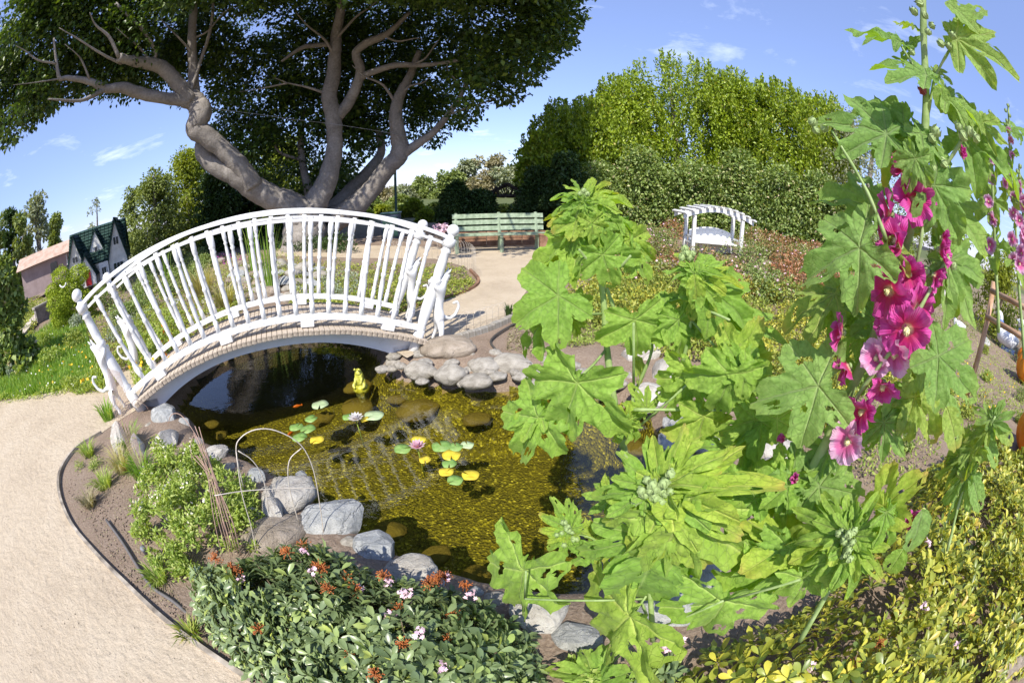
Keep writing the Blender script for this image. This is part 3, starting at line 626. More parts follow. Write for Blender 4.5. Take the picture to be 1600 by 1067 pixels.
bknt.links.new(mixc(bknt, .4, ramp(bknt, b1, [(.13, .115, .10), (.26, .232, .208), (.40, .368, .335)], [.3, .5, .7]), ramp(bknt, b2, [(.12, .105, .09), (.36, .325, .295)], [.35, .65])), bkb.inputs['Base Color'])
bkb.inputs['Roughness'].default_value = .85; bump(bknt, bkb, b2, .5, .03, bump(bknt, None, b1, .5, .12))
twig = mat_noise('twig_bark', [(.10, .075, .05), (.22, .17, .12)], 20, 4, .9)
stemg = mat_noise('green_stem', [(.16, .24, .07), (.26, .36, .13), (.34, .42, .20)], 25, 5, .6, 120, .3, .002)
def trace(pts, sub=5, wob=0.0, seed=0):
    """pts: (px,py,r,radius) -> world polyline + radii"""
    W = [list(wr(p[0], p[1], p[2])) + [p[3]] for p in pts]; c = catmull(W, sub); return c[:, :3], c[:, 3]

# ------------------------------------------------------------------ the big spreading tree
RT = 14.5
base = V(gp(478, 387, 0)); base = V(wr(478, 387, RT)); base.z = 0
tree = empty('spreading_tree', base, 0, 'huge spreading tree with several smooth grey trunks behind the bridge', 'tree')
def limb(name, pts, parent=tree, k=12, sub=6, lump=.02, mat=bark):
    P, R = trace(pts, sub); r_ = random.Random(int(pts[0][0] * 7 + pts[-1][1])); R = [q * (1 + r_.uniform(-lump, lump)) for q in R]
    P = [V(p) - base + Vector((r_.uniform(-1, 1), r_.uniform(-1, 1), r_.uniform(-1, 1))) * float(q) * .05 for p, q in zip(P, R)]
    mb = MB(); mb.tube(P, [q * .80 for q in R], k); return mb.build(name, mat, parent)
T = RT
trunk = limb('trunk', [(478, 402, T, 1.25), (476, 380, T, 1.0), (474, 352, T, .92), (470, 330, T, .80), (462, 316, T, .3)])
limb('limb', [(484, 345, T, .66), (455, 322, T - .1, .60), (425, 310, T - .2, .52), (395, 292, T - .3, .50), (368, 272, T - .4, .47), (335, 258, T - .3, .38), (318, 240, T - .2, .36), (312, 222, T - .1, .22)])
limb('limb', [(398, 292, T - .5, .40), (376, 262, T - .6, .40), (350, 236, T - .7, .37), (322, 212, T - .8, .40), (305, 200, T - .8, .42), (314, 178, T - .8, .48), (305, 158, T - .7, .40), (292, 145, T - .7, .30)])
limb('limb', [(305, 165, T - .7, .30), (285, 156, T - .8, .28), (258, 154, T - .9, .24), (220, 146, T - 1, .24), (190, 137, T - 1.2, .22), (165, 139, T - 1.3, .17), (142, 128, T - 1.5, .13), (105, 122, T - 1.7, .10), (93, 122, T - 1.8, .08), (88, 95, T - 1.9, .06), (84, 60, T - 2, .04)])
limb('limb', [(165, 139, T - 1.3, .13), (145, 150, T - 1.5, .10), (122, 158, T - 1.7, .06), (75, 155, T - 2.1, .03)])
limb('limb', [(300, 158, T - .8, .32), (278, 132, T - .9, .30), (256, 108, T - 1.1, .28), (235, 100, T - 1.3, .25), (205, 95, T - 1.6, .20), (186, 90, T - 1.9, .16)])
limb('limb', [(240, 104, T - 1.2, .10), (242, 80, T - 1.4, .08), (225, 50, T - 1.6, .07), (180, 5, T - 2, .06)])
limb('limb', [(303, 165, T - .6, .34), (302, 120, T - .6, .24), (300, 60, T - .7, .20), (303, 0, T - .8, .18), (308, -80, T - 1, .12)])
limb('limb', [(296, 150, T - .9, .09), (312, 100, T - .9, .08), (330, 40, T - 1, .07), (335, -30, T - 1.1, .05)])
limb('limb', [(472, 345, T, .62), (492, 318, T, .55), (508, 288, T, .47), (520, 250, T, .38), (523, 215, T, .34), (520, 180, T, .36), (514, 150, T, .34), (521, 118, T, .32), (524, 80, T, .27), (526, 50, T, .24), (534, 10, T - .2, .20), (545, -60, T - .4, .14)])
limb('limb', [(527, 182, T, .27), (545, 160, T, .26), (558, 132, T - .1, .22), (563, 108, T - .2, .20), (556, 84, T - .3, .18), (572, 68, T - .4, .19), (596, 58, T - .6, .17), (614, 46, T - .8, .12), (640, 20, T - 1, .08)])
limb('limb', [(565, 120, T - .2, .17), (590, 110, T - .3, .15), (620, 102, T - .5, .14), (655, 102, T - .7, .11), (690, 99, T - 1, .08), (740, 90, T - 1.3, .05)])
limb('limb', [(514, 70, T, .12), (488, 72, T - .3, .11), (470, 76, T - .5, .10), (440, 96, T - .8, .05)])
limb('limb', [(520, 345, T + .5, .60), (552, 325, T + .3, .50), (580, 296, T + .2, .42), (606, 262, T, .38), (624, 240, T, .40), (622, 210, T, .34), (618, 180, T, .28), (624, 150, T, .24), (640, 120, T, .18), (655, 80, T - .1, .12)])
limb('limb', [(626, 244, T, .24), (648, 228, T - .1, .20), (676, 208, T - .3, .16), (700, 180, T - .4, .13), (722, 146, T - .6, .10), (734, 120, T - .8, .07)])
limb('limb', [(505, 345, T + 1.5, .45), (545, 300, T + 1.7, .34), (580, 262, T + 1.8, .26), (596, 235, T + 2, .2), (590, 200, T + 2, .14)])
limb('limb', [(490, 335, T + 2, .3), (478, 280, T + 2.2, .2), (470, 230, T + 2.3, .17), (474, 170, T + 2.5, .12)])
rgb3 = np.random.default_rng(5)
for (x0, y0, r0_, x1, y1, r1_, w) in [(190, 100, 12.9, 120, 60, 12, .07), (240, 102, 13.3, 200, 60, 12.6, .06), (140, 124, 12.9, 120, 85, 12.4, .05), (302, 100, 13.9, 270, 50, 13.4, .07), (303, 60, 13.8, 350, 20, 13.2, .06), (523, 90, 14.5, 480, 40, 13.8, .08), (526, 60, 14.4, 580, 10, 13.6, .08), (600, 56, 13.9, 650, 60, 13.4, .06), (640, 102, 13.9, 680, 70, 13.3, .06), (690, 99, 13.5, 760, 70, 12.8, .05),
        (620, 165, 14.5, 570, 120, 14.0, .08), (624, 150, 14.5, 660, 130, 14.0, .07), (700, 180, 14.1, 760, 160, 13.6, .05), (720, 148, 13.9, 700, 110, 13.5, .05), (520, 150, 14.5, 450, 130, 14.3, .07), (450, 130, 14.3, 400, 140, 14.0, .05), (470, 250, 16.7, 420, 210, 16.4, .09), (474, 200, 17, 520, 170, 16.8, .07), (590, 210, 16.5, 640, 190, 16.4, .08), (88, 100, 12.6, 40, 80, 12.2, .05), (105, 122, 12.8, 50, 130, 12.4, .045), (186, 90, 12.6, 150, 40, 12.2, .09)]:
    mx_, my_ = (x0 + x1) / 2 + rgb3.uniform(-9, 9), (y0 + y1) / 2 + rgb3.uniform(-9, 9); limb('branch', [(x0, y0, r0_, w), (mx_, my_, (r0_ + r1_) / 2, w * .75), (x1, y1, r1_, w * .45), (x1 + (x1 - x0) * .4 + rgb3.uniform(-12, 12), y1 + (y1 - y0) * .4, r1_ - .3, w * .2)], k=6, sub=4)
# crown: leaf clumps fill the space above this lower outline
low = np.array([(-300, 280), (-60, 262), (0, 236), (30, 226), (60, 196), (95, 176), (130, 160), (180, 160), (222, 165), (240, 130), (258, 130), (262, 172), (292, 190), (300, 130), (340, 130), (350, 290), (420, 300), (500, 312), (545, 292), (580, 232), (660, 222), (672, 232), (690, 228), (700, 200), (728, 210), (745, 180), (790, 176), (820, 150), (835, 118), (866, 104), (885, 84), (898, 40), (902, 0), (905, -400)], float)
rgt = np.random.default_rng(11); cl = []
while len(cl) < 820:
    px, py = rgt.uniform(-260, 905), rgt.uniform(-300, 320)
    if px > 903 or (px < -110 and rgt.random() < .7): continue
    lim = np.interp(px, low[:-1, 0], low[:-1, 1])
    edge = lim - py
    if edge < 8: continue
    if py < -60 and rgt.random() < .35: continue
    mid = 250 < px < 720
    if mid and py > 10: r = rgt.uniform(15.2, 19.5)
    elif mid: r = rgt.uniform(10.5, 18)
    elif px <= 250: r = rgt.uniform(14.2, 17.5) if (py > 70 and rgt.random() < .75) else rgt.uniform(12.5, 15.5)
    else: r = rgt.uniform(11, 16.5)
    P = wr(px, py, r)
    if P[2] > 15 or P[2] < 1.2 or (P[1] < 3.2 and P[2] > 5): continue
    cl.append((*(P - np.array(base)), rgt.uniform(.55, .95) * (1 if edge > 30 else .6) * min(1, r / 13)))
# part of the crown that reaches over the garden towards the photographer, above the frame
for _ in range(22):
    P = np.array([rgt.uniform(-3.2, 1.6), rgt.uniform(4.4, 6.4), rgt.uniform(5.6, 6.8)])
    if proj(P)[1] < -20: cl.append((*(P - np.array(base)), rgt.uniform(.14, .34)))
mbb = MB(); mbb.tube(catmull([Vector((-4.6, 13.6, 10.2)) - base, Vector((-2.8, 10, 8.6)) - base, Vector((-1.6, 7, 7.4)) - base, Vector((-.6, 4.9, 6.2)) - base], 5), [.14, .13, .12, .11, .10, .09, .08, .07, .06, .055, .05, .045, .04, .03, .025, .02], 8); mbb.build('limb', bark, tree)
k = 0
while k < 230:
    P = np.array([rgt.uniform(-11, 1.5), rgt.uniform(6.5, 13), rgt.uniform(6.6, 11)])
    if P[1] < 8.5 and rgt.random() < .55: continue
    if proj(P)[1] > -12: continue
    k += 1; cl.append((*(P - np.array(base)), rgt.uniform(.5, 1.0)))
crown('crown', cl, 230, .18, .64, L_big, tree, 3, .3)

# ------------------------------------------------------------------ other trees and bushes
def tree_at(name, px, r, ybase, ytop, wpx, mat, label, cat='tree', group=None, per=150, leaf=.12, nclump=40, seed=1, trunk_h=.3, rr=.0, gap=0., topy=None, shape='round', W=.55, trunks=1, crad=None):
    b = wr(px, ybase, r); t = wr(px, ytop, r); zb = max(-1.0, min(hz(b[0], b[1]), b[2])) if trunk_h > 0 else b[2]
    H = t[2] - b[2]; wid = wpx * r / 620.; rg = np.random.default_rng(seed * 13 + 5)
    if trunk_h <= 0: zb = hz(b[0], b[1]); H = t[2] - zb
    root = empty(name, (b[0], b[1], zb), 0, label, cat, group); H = t[2] - zb
    mb = MB(); tr = max(.03, H * .022)
    for k in range(trunks):
        lean = (rg.uniform(-.12, .12) * wid, rg.uniform(-.1, .1) * wid)
        mb.tube([(k * tr * 2, 0, -.1), (lean[0] * .3 + k * tr * 2, lean[1] * .3, H * .35), (lean[0] * (1 + k), lean[1], H * .7), (lean[0] * (1 + k) * 1.3, lean[1] * 1.3, H * .93)], [tr * 1.3, tr, tr * .6, tr * .2], 7)
    mb.build('trunk', twig if H < 3 else bark, root)
    cl = []; lo = max(.0, trunk_h)
    for k in range(nclump):
        u = rg.random() ** .85; z = lo + (1 - lo) * u
        if shape == 'round': w = math.sqrt(max(.05, 1 - ((z - (lo + 1) / 2) / ((1 - lo) / 2 + .08)) ** 2))
        elif shape == 'dome': w = math.sqrt(max(.04, 1 - ((z - lo) / (1 - lo + .06)) ** 2))
        else: w = .35 + .65 * (1 - u)
        a = rg.uniform(0, 2 * math.pi); q = math.sqrt(rg.random()) * (1 if rg.random() > .3 else .6)
        cr = crad or .16 * min(wid, H * 1.4) ; s = rg.uniform(.6, 1.1) * cr
        cl.append((math.cos(a) * q * max(0, wid * .5 * w - s * .6), math.sin(a) * q * max(0, wid * .42 * w - s * .6), max(s * .4, z * H - s * .6), s))
    crown('crown', cl, per, leaf, W, mat, root, seed, .4)
    return root
BG = 'trees on the skyline beyond the garden'
# far left
tree_at('eucalyptus_tree', 62, 42, 400, 303, 62, L_euc, 'tall loose eucalyptus at far left above the pink-roofed building', 'tree', BG, 70, .42, 26, 2, .35, trunks=2)
tree_at('skyline_tree', 92, 46, 402, 330, 44, L_olive, 'broad olive green tree right of the tall eucalyptus', 'tree', BG, 110, .4, 26, 3, .1)
tree_at('skyline_tree', 22, 40, 410, 322, 48, L_dark, 'dark green tree at the left edge behind the eucalyptus', 'tree', BG, 110, .36, 28, 4, .05)
tree_at('skyline_tree', 38, 38, 412, 330, 46, L_olive, 'mid green tree between the dark one and the eucalyptus', 'tree', BG, 120, .34, 26, 5, .05)
tree_at('skyline_tree', 5, 44, 420, 325, 60, L_olive, 'olive tree cut by the left edge of the photo', 'tree', BG, 120, .36, 26, 6, .05)
tree_at('skyline_tree', -30, 36, 440, 330, 90, L_dark, 'dark tree reaching in from the left edge', 'tree', BG, 120, .34, 30, 66, .05)
tree_at('bare_topped_tree', 152, 36, 372, 306, 34, L_euc, 'thin pale feathery tree rising behind the green-roofed cottage', 'tree', None, 26, .22, 18, 7, .1)
tree_at('broadleaf_bush', 20, 9.0, 540, 386, 96, L_hedge, 'large round-leaved dark bush at the left edge', 'bush', None, 130, .13, 36, 8, .0, shape='dome', W=.7)
tree_at('broadleaf_bush', -25, 9.5, 520, 360, 90, L_dark, 'dark tall bush on the left edge of the frame', 'bush', None, 130, .13, 30, 81, .0, shape='dome', W=.7)
# left centre, behind the bridge
tree_at('screen_tree', 248, 21, 395, 262, 118, L_olive, 'loose olive shrubby tree right of the cottage', 'tree', None, 170, .17, 60, 9, .0, shape='dome')
tree_at('screen_tree', 300, 24, 385, 232, 130, L_yel, 'sunlit yellow-green tree behind the dark shrubby one', 'tree', None, 170, .2, 60, 10, .02, shape='dome')
tree_at('screen_tree', 212, 23, 395, 285, 60, L_olive, 'small feathery tree just right of the cottage roof', 'tree', None, 120, .17, 26, 12, .0, shape='dome')
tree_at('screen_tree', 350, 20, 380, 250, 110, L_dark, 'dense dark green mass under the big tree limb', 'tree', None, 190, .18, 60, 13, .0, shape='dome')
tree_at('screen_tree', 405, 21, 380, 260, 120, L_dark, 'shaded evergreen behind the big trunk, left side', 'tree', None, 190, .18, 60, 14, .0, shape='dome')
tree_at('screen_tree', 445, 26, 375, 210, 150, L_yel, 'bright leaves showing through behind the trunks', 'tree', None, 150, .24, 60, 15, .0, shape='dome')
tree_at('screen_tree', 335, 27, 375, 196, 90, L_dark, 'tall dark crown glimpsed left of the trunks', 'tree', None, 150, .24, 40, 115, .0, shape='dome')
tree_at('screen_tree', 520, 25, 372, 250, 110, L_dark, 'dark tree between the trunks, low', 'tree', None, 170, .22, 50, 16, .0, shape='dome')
tree_at('garden_bush', 792, 25, 374, 322, 70, L_olive, 'olive bush filling the view through the rustic arbor', 'bush', None, 160, .2, 36, 154, .0, shape='dome')
tree_at('garden_bush', 690, 30, 372, 326, 90, L_olive, 'olive thicket behind the dark hedge and the bench', 'bush', None, 160, .24, 40, 155, .0, shape='dome')
# skyline between the big tree and the glossy trees
for i, (px, yt, w, r, m, lb) in enumerate([(590, 286, 60, 60, L_brown, 'brownish tree on the skyline right of the leaning trunk'), (628, 290, 50, 64, L_euc, 'pale grey-green tree behind the lamp post'), (660, 276, 56, 66, L_olive, 'olive skyline tree right of the lamp post'),
        (700, 262, 56, 60, L_olive, 'mid green skyline tree above the left half of the bench'), (735, 250, 58, 62, L_euc, 'tall grey-green eucalyptus above the bench'), (765, 240, 60, 58, L_brown, 'tallest brownish tree of the skyline gap'), (792, 252, 56, 56, L_euc, 'pale silvery tree at the right end of the skyline gap'),
        (820, 262, 60, 60, L_olive, 'skyline tree touching the glossy tree'), (545, 296, 60, 60, L_olive, 'green tree glimpsed between the leaning trunks')]):
    tree_at('skyline_tree', px, r, 352, yt, w, m, lb, 'tree', BG, 110, .5, 32, 20 + i, .05)
for i, (px, yt, w, r, m, lb) in enumerate([(560, 328, 60, 26, L_yel, 'light green bush behind the bridge rail below the leaning trunk'), (600, 322, 52, 28, L_yel, 'yellow-green bush left of the lamp post'), (648, 312, 46, 24, L_yel, 'bright yellow-green shrub right of the lamp post'), (668, 328, 34, 20, L_yel, 'low bright shrub left of the pink flowers'),
        (575, 308, 60, 34, L_olive, 'olive bush farther behind the leaning trunk'), (625, 305, 50, 36, L_olive, 'grey-green bush far behind the lamp post'), (682, 318, 40, 26, L_olive, 'bush beside the dark hedge')]):
    tree_at('garden_bush', px, r, 372, yt, w, m, lb, 'bush', 'bushes between the trunk and the bench', 120, .22 * r / 26, 30, 40 + i, .0, shape='dome')
# dark hedge and vines behind the bench
tree_at('dark_hedge', 715, 15.5, 378, 286, 70, L_dark, 'dark clipped hedge behind the left half of the bench', 'hedge', None, 190, .13, 50, 50, .0, shape='dome')
tree_at('dark_hedge', 752, 15.8, 376, 292, 60, L_dark, 'dark hedge joined to the rustic arbor', 'hedge', None, 190, .13, 44, 51, .0, shape='dome')
tree_at('dark_hedge', 838, 14.5, 380, 262, 80, L_dark, 'very dark shrub right of the rustic arbor behind the bench end', 'hedge', None, 200, .13, 60, 52, .0, shape='dome')
tree_at('dark_hedge', 880, 14.0, 385, 240, 90, L_dark, 'shaded evergreen between the bench and the white arbor', 'hedge', None, 200, .13, 60, 53, .0, shape='dome')
tree_at('garden_bush', 790, 16.5, 372, 330, 26, L_yel, 'small bright yellow bush in the opening of the rustic arbor', 'bush', None, 150, .1, 20, 54, .0, shape='dome')
# glossy trees on the right (upright shoots)
def glossy(px, r, ybase, ytop, wpx, label, seed):
    root = tree_at('glossy_leaved_tree', px, r, ybase, ytop + 14, wpx, L_carob, label, 'tree', 'glossy leaved trees behind the hedge', 210, .17, 90, seed, .1, W=.6)
    rg = np.random.default_rng(seed + 99); H = wr(px, ytop + 14, r)[2] - root.location.z; wid = wpx * r / 620; P = []
    for k in range(330):
        a = rg.uniform(0, 6.283); q = rg.random() ** .5; x, y = math.cos(a) * q * wid * .47, math.sin(a) * q * wid * .4; z = H * (.45 + .55 * math.sqrt(max(0, 1 - q * q))) * (1 if k < 120 else rg.uniform(.45, 1)) - .25
        h = rg.uniform(.5, 1.1) * r / 22; n = 34; t = rg.random(n)
        P.append(np.stack([x + (rg.normal(0, .10, n)) * (1.2 - t), y + rg.normal(0, .10, n) * (1.2 - t), z + t * h], -1))
    P = np.concatenate(P); n = len(P); me = leaf_mesh('shoots', P, unit(rdirs(n, rg) * .6 + np.array([0, 0, .8])), rdirs(n, rg, .2), .17, .09, rg.random(n)); me.materials.append(L_carob)
    link('shoots', me, root, kind='stuff'); return root
glossy(905, 19, 370, 152, 190, 'leftmost glossy yellow-green tree behind the dark evergreen', 60)
glossy(1060, 23, 370, 88, 250, 'tallest glossy tree with upright shoots and sky gaps in its crown', 61)
glossy(1215, 22, 375, 126, 180, 'right-hand glossy tree with upright shoots behind the hedge', 62)
glossy(975, 21, 370, 118, 150, 'glossy tree between the leftmost and the tallest one', 63)
glossy(850, 17.5, 372, 205, 80, 'low glossy bush-like tree at the left end of the row', 64)
glossy(1285, 24, 375, 150, 130, 'rightmost glossy tree, partly behind the airy dark tree', 67)
glossy(1140, 22, 372, 110, 140, 'glossy tree right of the tallest one', 65)
# dense hedge in front of them
for i, (px, yt, w) in enumerate([(930, 252, 120), (1000, 236, 130), (1075, 238, 130), (1145, 240, 130), (1215, 250, 130), (1270, 268, 120), (1320, 285, 110)]):
    tree_at('flowering_hedge', px, 14.6 + .3 * (i % 2), 400, yt + (0, -6, 8, -4, 6, 0, 6)[i], w, L_hedge, ['left end of the tall speckled green hedge beside the dark evergreen', 'hedge section left above the white arbor', 'hedge section straight behind the white arbor', 'hedge section just right of the white arbor',
        'hedge section above the bare soil mound', 'hedge section left of the magenta hollyhock stem', 'last hedge section behind the magenta hollyhock'][i], 'hedge', 'sections of the tall speckled hedge', 190, .115, 80, 70 + i, .0, shape='dome', W=.6, crad=.62)
tree_at('skyline_tree', 1345, 22, 380, 158, 150, L_euc, 'dark airy tree behind the magenta hollyhock', 'tree', BG, 80, .16, 60, 80, .1)
tree_at('skyline_tree', 1420, 24, 385, 200, 130, L_olive, 'airy tree partly hidden by the hollyhock flowers', 'tree', BG, 90, .17, 50, 81, .1)
tree_at('garden_bush', 1480, 14, 440, 330, 120, L_olive, 'bush behind the white boulder', 'bush', None, 160, .11, 40, 82, .0, shape='dome')
tree_at('garden_bush', 1560, 13, 470, 390, 120, L_yel, 'low bush behind the rail fence at right', 'bush', None, 160, .10, 40, 83, .0, shape='dome')
tree_at('garden_bush', 1400, 13, 430, 345, 110, L_hedge, 'bush behind the magenta hollyhock stem', 'bush', None, 160, .11, 40, 84, .0, shape='dome')
tree_at('garden_bush', 1640, 12, 500, 380, 120, L_olive, 'bush at the right edge behind the pink hollyhocks', 'bush', None, 160, .10, 40, 85, .0, shape='dome')
# ring of distant trees out of frame so that the horizon goes on
for i, (x, y, h) in enumerate([]): pass

# ------------------------------------------------------------------ low planting sampled over ground patches
def patch(name, px_poly, n, hmax, L, W, mat, label, seed=1, zb=None, cat='ground cover', up=.5, upright=.3, mound=.0, kind='stuff', sub=None):
    rg = np.random.default_rng(seed); p = sample_poly(px_poly, n, rg); P = gp(p[:, 0], p[:, 1], hmax * .45); h = height(P[:, :2]) if zb is None else zb
    bumps = .55 + .45 * np.sin(P[:, 0] * 7 + seed) * np.cos(P[:, 1] * 6 + seed * 2) ; P[:, 2] = h + hmax * bumps * rg.random(n) ** .6
    ax = unit(rdirs(n, rg) * np.array([1, 1, .5]) + np.array([0, 0, upright])); nr = unit(np.array([0, 0, 1.]) + rdirs(n, rg) * (1 - up))
    me = leaf_mesh(name, P, ax, nr, L * rg.uniform(.6, 1.3, n), L * W * rg.uniform(.7, 1.2, n), rg.random(n)); me.materials.append(mat)
    o = link(name, me, kind=kind); return tag(o, label, cat)
def blades(name, px_poly, n, h, w, mat, label, seed=1, lean=.35, cat='grass', pts=None, kind='stuff', parent=None):
    rg = np.random.default_rng(seed)
    if pts is None: p = sample_poly(px_poly, n, rg); P = gp(p[:, 0], p[:, 1], 0.); P[:, 2] = height(P[:, :2])
    else: P = pts; n = len(P)
    a = rg.uniform(0, 6.283, n); d = np.stack([np.cos(a), np.sin(a), 0 * a], -1); s = np.stack([-np.sin(a), np.cos(a), 0 * a], -1); hh = (h * rg.uniform(.5, 1.2, n))[:, None]; ww = w * rg.uniform(.7, 1.3, n)[:, None]
    ln_ = (lean * rg.uniform(.2, 1.3, n))[:, None]; up = np.array([0, 0, 1.])
    m1 = P + up * hh * .6 + d * hh * ln_ * .35; tip = P + up * hh * (1 - ln_ * .35) + d * hh * ln_
    v = np.stack([P - s * ww, P + s * ww, m1 + s * ww * .8, m1 - s * ww * .8, tip], 1).reshape(-1, 3); f = np.array([[0, 1, 2], [0, 2, 3], [3, 2, 4]])
    F_ = (f[None] + (np.arange(n) * 5)[:, None, None]).reshape(-1, 3); me = mesh_np(name, v, F_, True, np.repeat(rg.random(n), 5)); me.materials.append(mat)
    o = link(name, me, parent, kind=kind); return tag(o, label, cat) if parent is None else o
def petals(name, px_poly, n, zr, size, mat, label, seed=1, cat='flowers', pts=None, parent=None):
    rg = np.random.default_rng(seed)
    if pts is None:
        p = sample_poly(px_poly, n, rg); z = rg.uniform(zr[0], zr[1], n); P = np.stack([gp(p[i, 0], p[i, 1], z[i]) for i in range(n)])
    else: P = pts; n = len(P)
    P5 = np.repeat(P, 6, 0); a = np.tile(np.arange(6) * 1.047, n) + np.repeat(rg.uniform(0, 1, n), 6); tv = rdirs(n, rg, 1.2); u = unit(np.cross(tv, rdirs(n, rg))); w = np.cross(tv, u)
    ax = np.repeat(u, 6, 0) * np.cos(a)[:, None] + np.repeat(w, 6, 0) * np.sin(a)[:, None]
    me = leaf_mesh(name, P5, ax, np.repeat(tv, 6, 0), size * rg.uniform(.7, 1.2, len(P5)), size * .6, rg.random(len(P5)), 1, .05, .1); me.materials.append(mat)
    o = link(name, me, parent, kind='stuff'); return tag(o, label, cat) if parent is None else o
# lawn bank at the left
bank = [(-40, 660), (0, 626), (60, 618), (128, 602), (150, 596), (150, 560), (135, 520), (150, 505), (100, 490), (80, 505), (60, 520), (25, 545), (0, 560), (-40, 580)]
blades('grass', bank, 26000, .16, .006, L_grass, 'lush green bank of grass and clover left of the bridge', 5)
patch('meadow_leaves', bank, 7000, .14, .05, .5, L_fern, 'small leaves growing through the grass bank', 6)
petals('daisies', bank, 110, (.12, .18), .016, P_white, 'scattered small white daisies in the grass bank', 7); petals('yellow_flowers', [(20, 560), (130, 500), (150, 590), (60, 600)], 60, (.1, .2), .02, P_yel, 'scattered yellow flowers in the grass bank', 8)
patch('ivy_slope', [(-20, 590), (0, 555), (40, 530), (60, 500), (85, 480), (60, 460), (20, 470), (-20, 500)], 9000, .22, .09, .8, L_cover, 'leafy ground cover left of the pale ramp', 9)
patch('far_bed', [(180, 470), (130, 500), (150, 560), (180, 575), (230, 560), (300, 520), (370, 490), (400, 450), (330, 400), (260, 390), (210, 400), (200, 420)], 15000, .22, .055, .55, L_cover, 'mixed low planting between the bridge and the cottage', 10)
patch('silver_bed', [(170, 490), (230, 450), (250, 470), (200, 530), (165, 530)], 4000, .25, .05, .3, L_sil, 'silvery grey-leaved plants behind the left railing', 11, upright=1.)
patch('leafy_bed', [(190, 520), (240, 470), (290, 490), (270, 540), (230, 580), (205, 590)], 5000, .28, .05, .5, L_fern, 'green leafy plants behind the left balusters', 12, upright=.8)
petals('orange_flowers', [(235, 510), (250, 490), (265, 515), (285, 560), (255, 560)], 40, (.15, .3), .028, P_org, 'orange and yellow flowers behind the left balusters', 13)
petals('yellow_flowers', [(100, 570), (160, 575), (150, 600), (110, 595), (280, 560), (210, 560)], 26, (.15, .25), .026, P_yel, 'yellow flowers beside the path at the left newel post', 14)
patch('path_edge_plants', [(95, 600), (150, 570), (190, 585), (160, 604), (110, 608)], 2600, .2, .06, .35, L_fern, 'tuft of green leaves at the path edge by the left newel post', 15, upright=.8)
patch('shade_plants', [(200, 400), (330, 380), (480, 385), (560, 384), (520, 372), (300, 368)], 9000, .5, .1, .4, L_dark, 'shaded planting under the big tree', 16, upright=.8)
isl = [(455, 405), (560, 410), (690, 412), (725, 420), (742, 440), (725, 452), (690, 464), (640, 476), (600, 492), (560, 500), (500, 500), (450, 470)]
patch('ground_cover', isl, 16000, .17, .042, .7, L_cover, 'bed of variegated green ground cover inside the curve of the path', 17, upright=.2)
patch('silver_bed', [(500, 430), (560, 425), (560, 460), (510, 465)], 2000, .2, .04, .3, L_sil, 'small silvery plant in the island bed', 18, upright=1.)
patch('rock_plants', [(345, 400), (430, 390), (470, 400), (440, 440), (380, 450), (340, 430)], 2600, .22, .05, .5, L_fern, 'green plants tucked between the rock garden stones', 19, upright=.5)
petals('pink_flowers', [(330, 398), (370, 392), (395, 402), (350, 412)], 70, (.1, .35), .03, P_mag, 'magenta flowers on the rock garden top', 20)
petals('pink_flowers', [(676, 352), (700, 348), (704, 362), (682, 366)], 120, (.3, .6), .05, P_pink, 'lilac pink flowering plant left of the bench', 21)
# beds to the right, behind the hollyhocks
rb = [(1000, 385), (1080, 380), (1150, 385), (1180, 400), (1230, 412), (1330, 430), (1420, 450), (1400, 520), (1270, 480), (1180, 470), (1100, 450), (1040, 430), (960, 425)]
patch('leaf_carpet', rb, 9000, .10, .05, .5, L_red, 'reddish low leaves carpeting the soil round the white arbor', 22, upright=.3)
def shrub_field(name, poly, n, mat, cat, lab, group, r0, h, L, per, seed, flower=None):
    rg = np.random.default_rng(seed); c = []; t = 0
    while len(c) < n and t < 4000:
        t += 1; q = sample_poly(poly, 1, rg)[0]
        if abs(q[0] - 1112) < 62 and q[1] < 428: continue
        d0 = 17 + (q[1] - 385) * .16
        if all(abs(q[0] - o[0]) > d0 * 1.1 or abs(q[1] - o[1]) > d0 * .5 for o in c): c.append(q)
    c.sort(key=lambda q: (round(q[1] / 22), q[0])); rows = {}
    for q in c: rows.setdefault(round(q[1] / 22), []).append(q)
    ks = sorted(rows); ordn = ['back', 'second', 'third', 'fourth', 'fifth', 'sixth', 'seventh', 'eighth', 'ninth', 'tenth', 'eleventh', 'twelfth']
    for ri, kk in enumerate(ks):
        for ci, q in enumerate(rows[kk]):
            P = gp(q[0], q[1], h * .3); g = hz(P[0], P[1]); where = 'alone' if len(rows[kk]) == 1 else ('leftmost' if ci == 0 else ('rightmost' if ci == len(rows[kk]) - 1 else ORD[ci] + ' from left'))
            root = empty(name, (P[0], P[1], g), 0, '%s, %s row, %s' % (lab, ordn[min(11, ri)], where), cat, group); rr = r0 * rg.uniform(.8, 1.25) * (.75 + .25 * np.linalg.norm(P[:2]) / 8)
            cl = [(rg.uniform(-.5, .5) * rr, rg.uniform(-.5, .5) * rr, rg.uniform(.25, .75) * h, rr * rg.uniform(.45, .75)) for _ in range(5)]
            crown('foliage', cl, per, L, .5, (mat if not isinstance(mat, list) else mat[int(rg.integers(len(mat)))]), root, seed + ri * 31 + ci, .9, shell=.6, nup=.7)
            MB().tube([(0, 0, -.03), (.01, .02, h * .6)], [.012, .006], 5).build('stem', twig, root)
            if flower:
                m = 26; d = rdirs(m, rg, .5); pts = np.array([cl[i % 5][:3] for i in range(m)]) + d * np.array([cl[i % 5][3] * 1.0 for i in range(m)])[:, None] * np.array([1, 1, .8]); o = petals('blossoms', None, 0, None, .028, flower, None, seed + ci, pts=pts, parent=root)
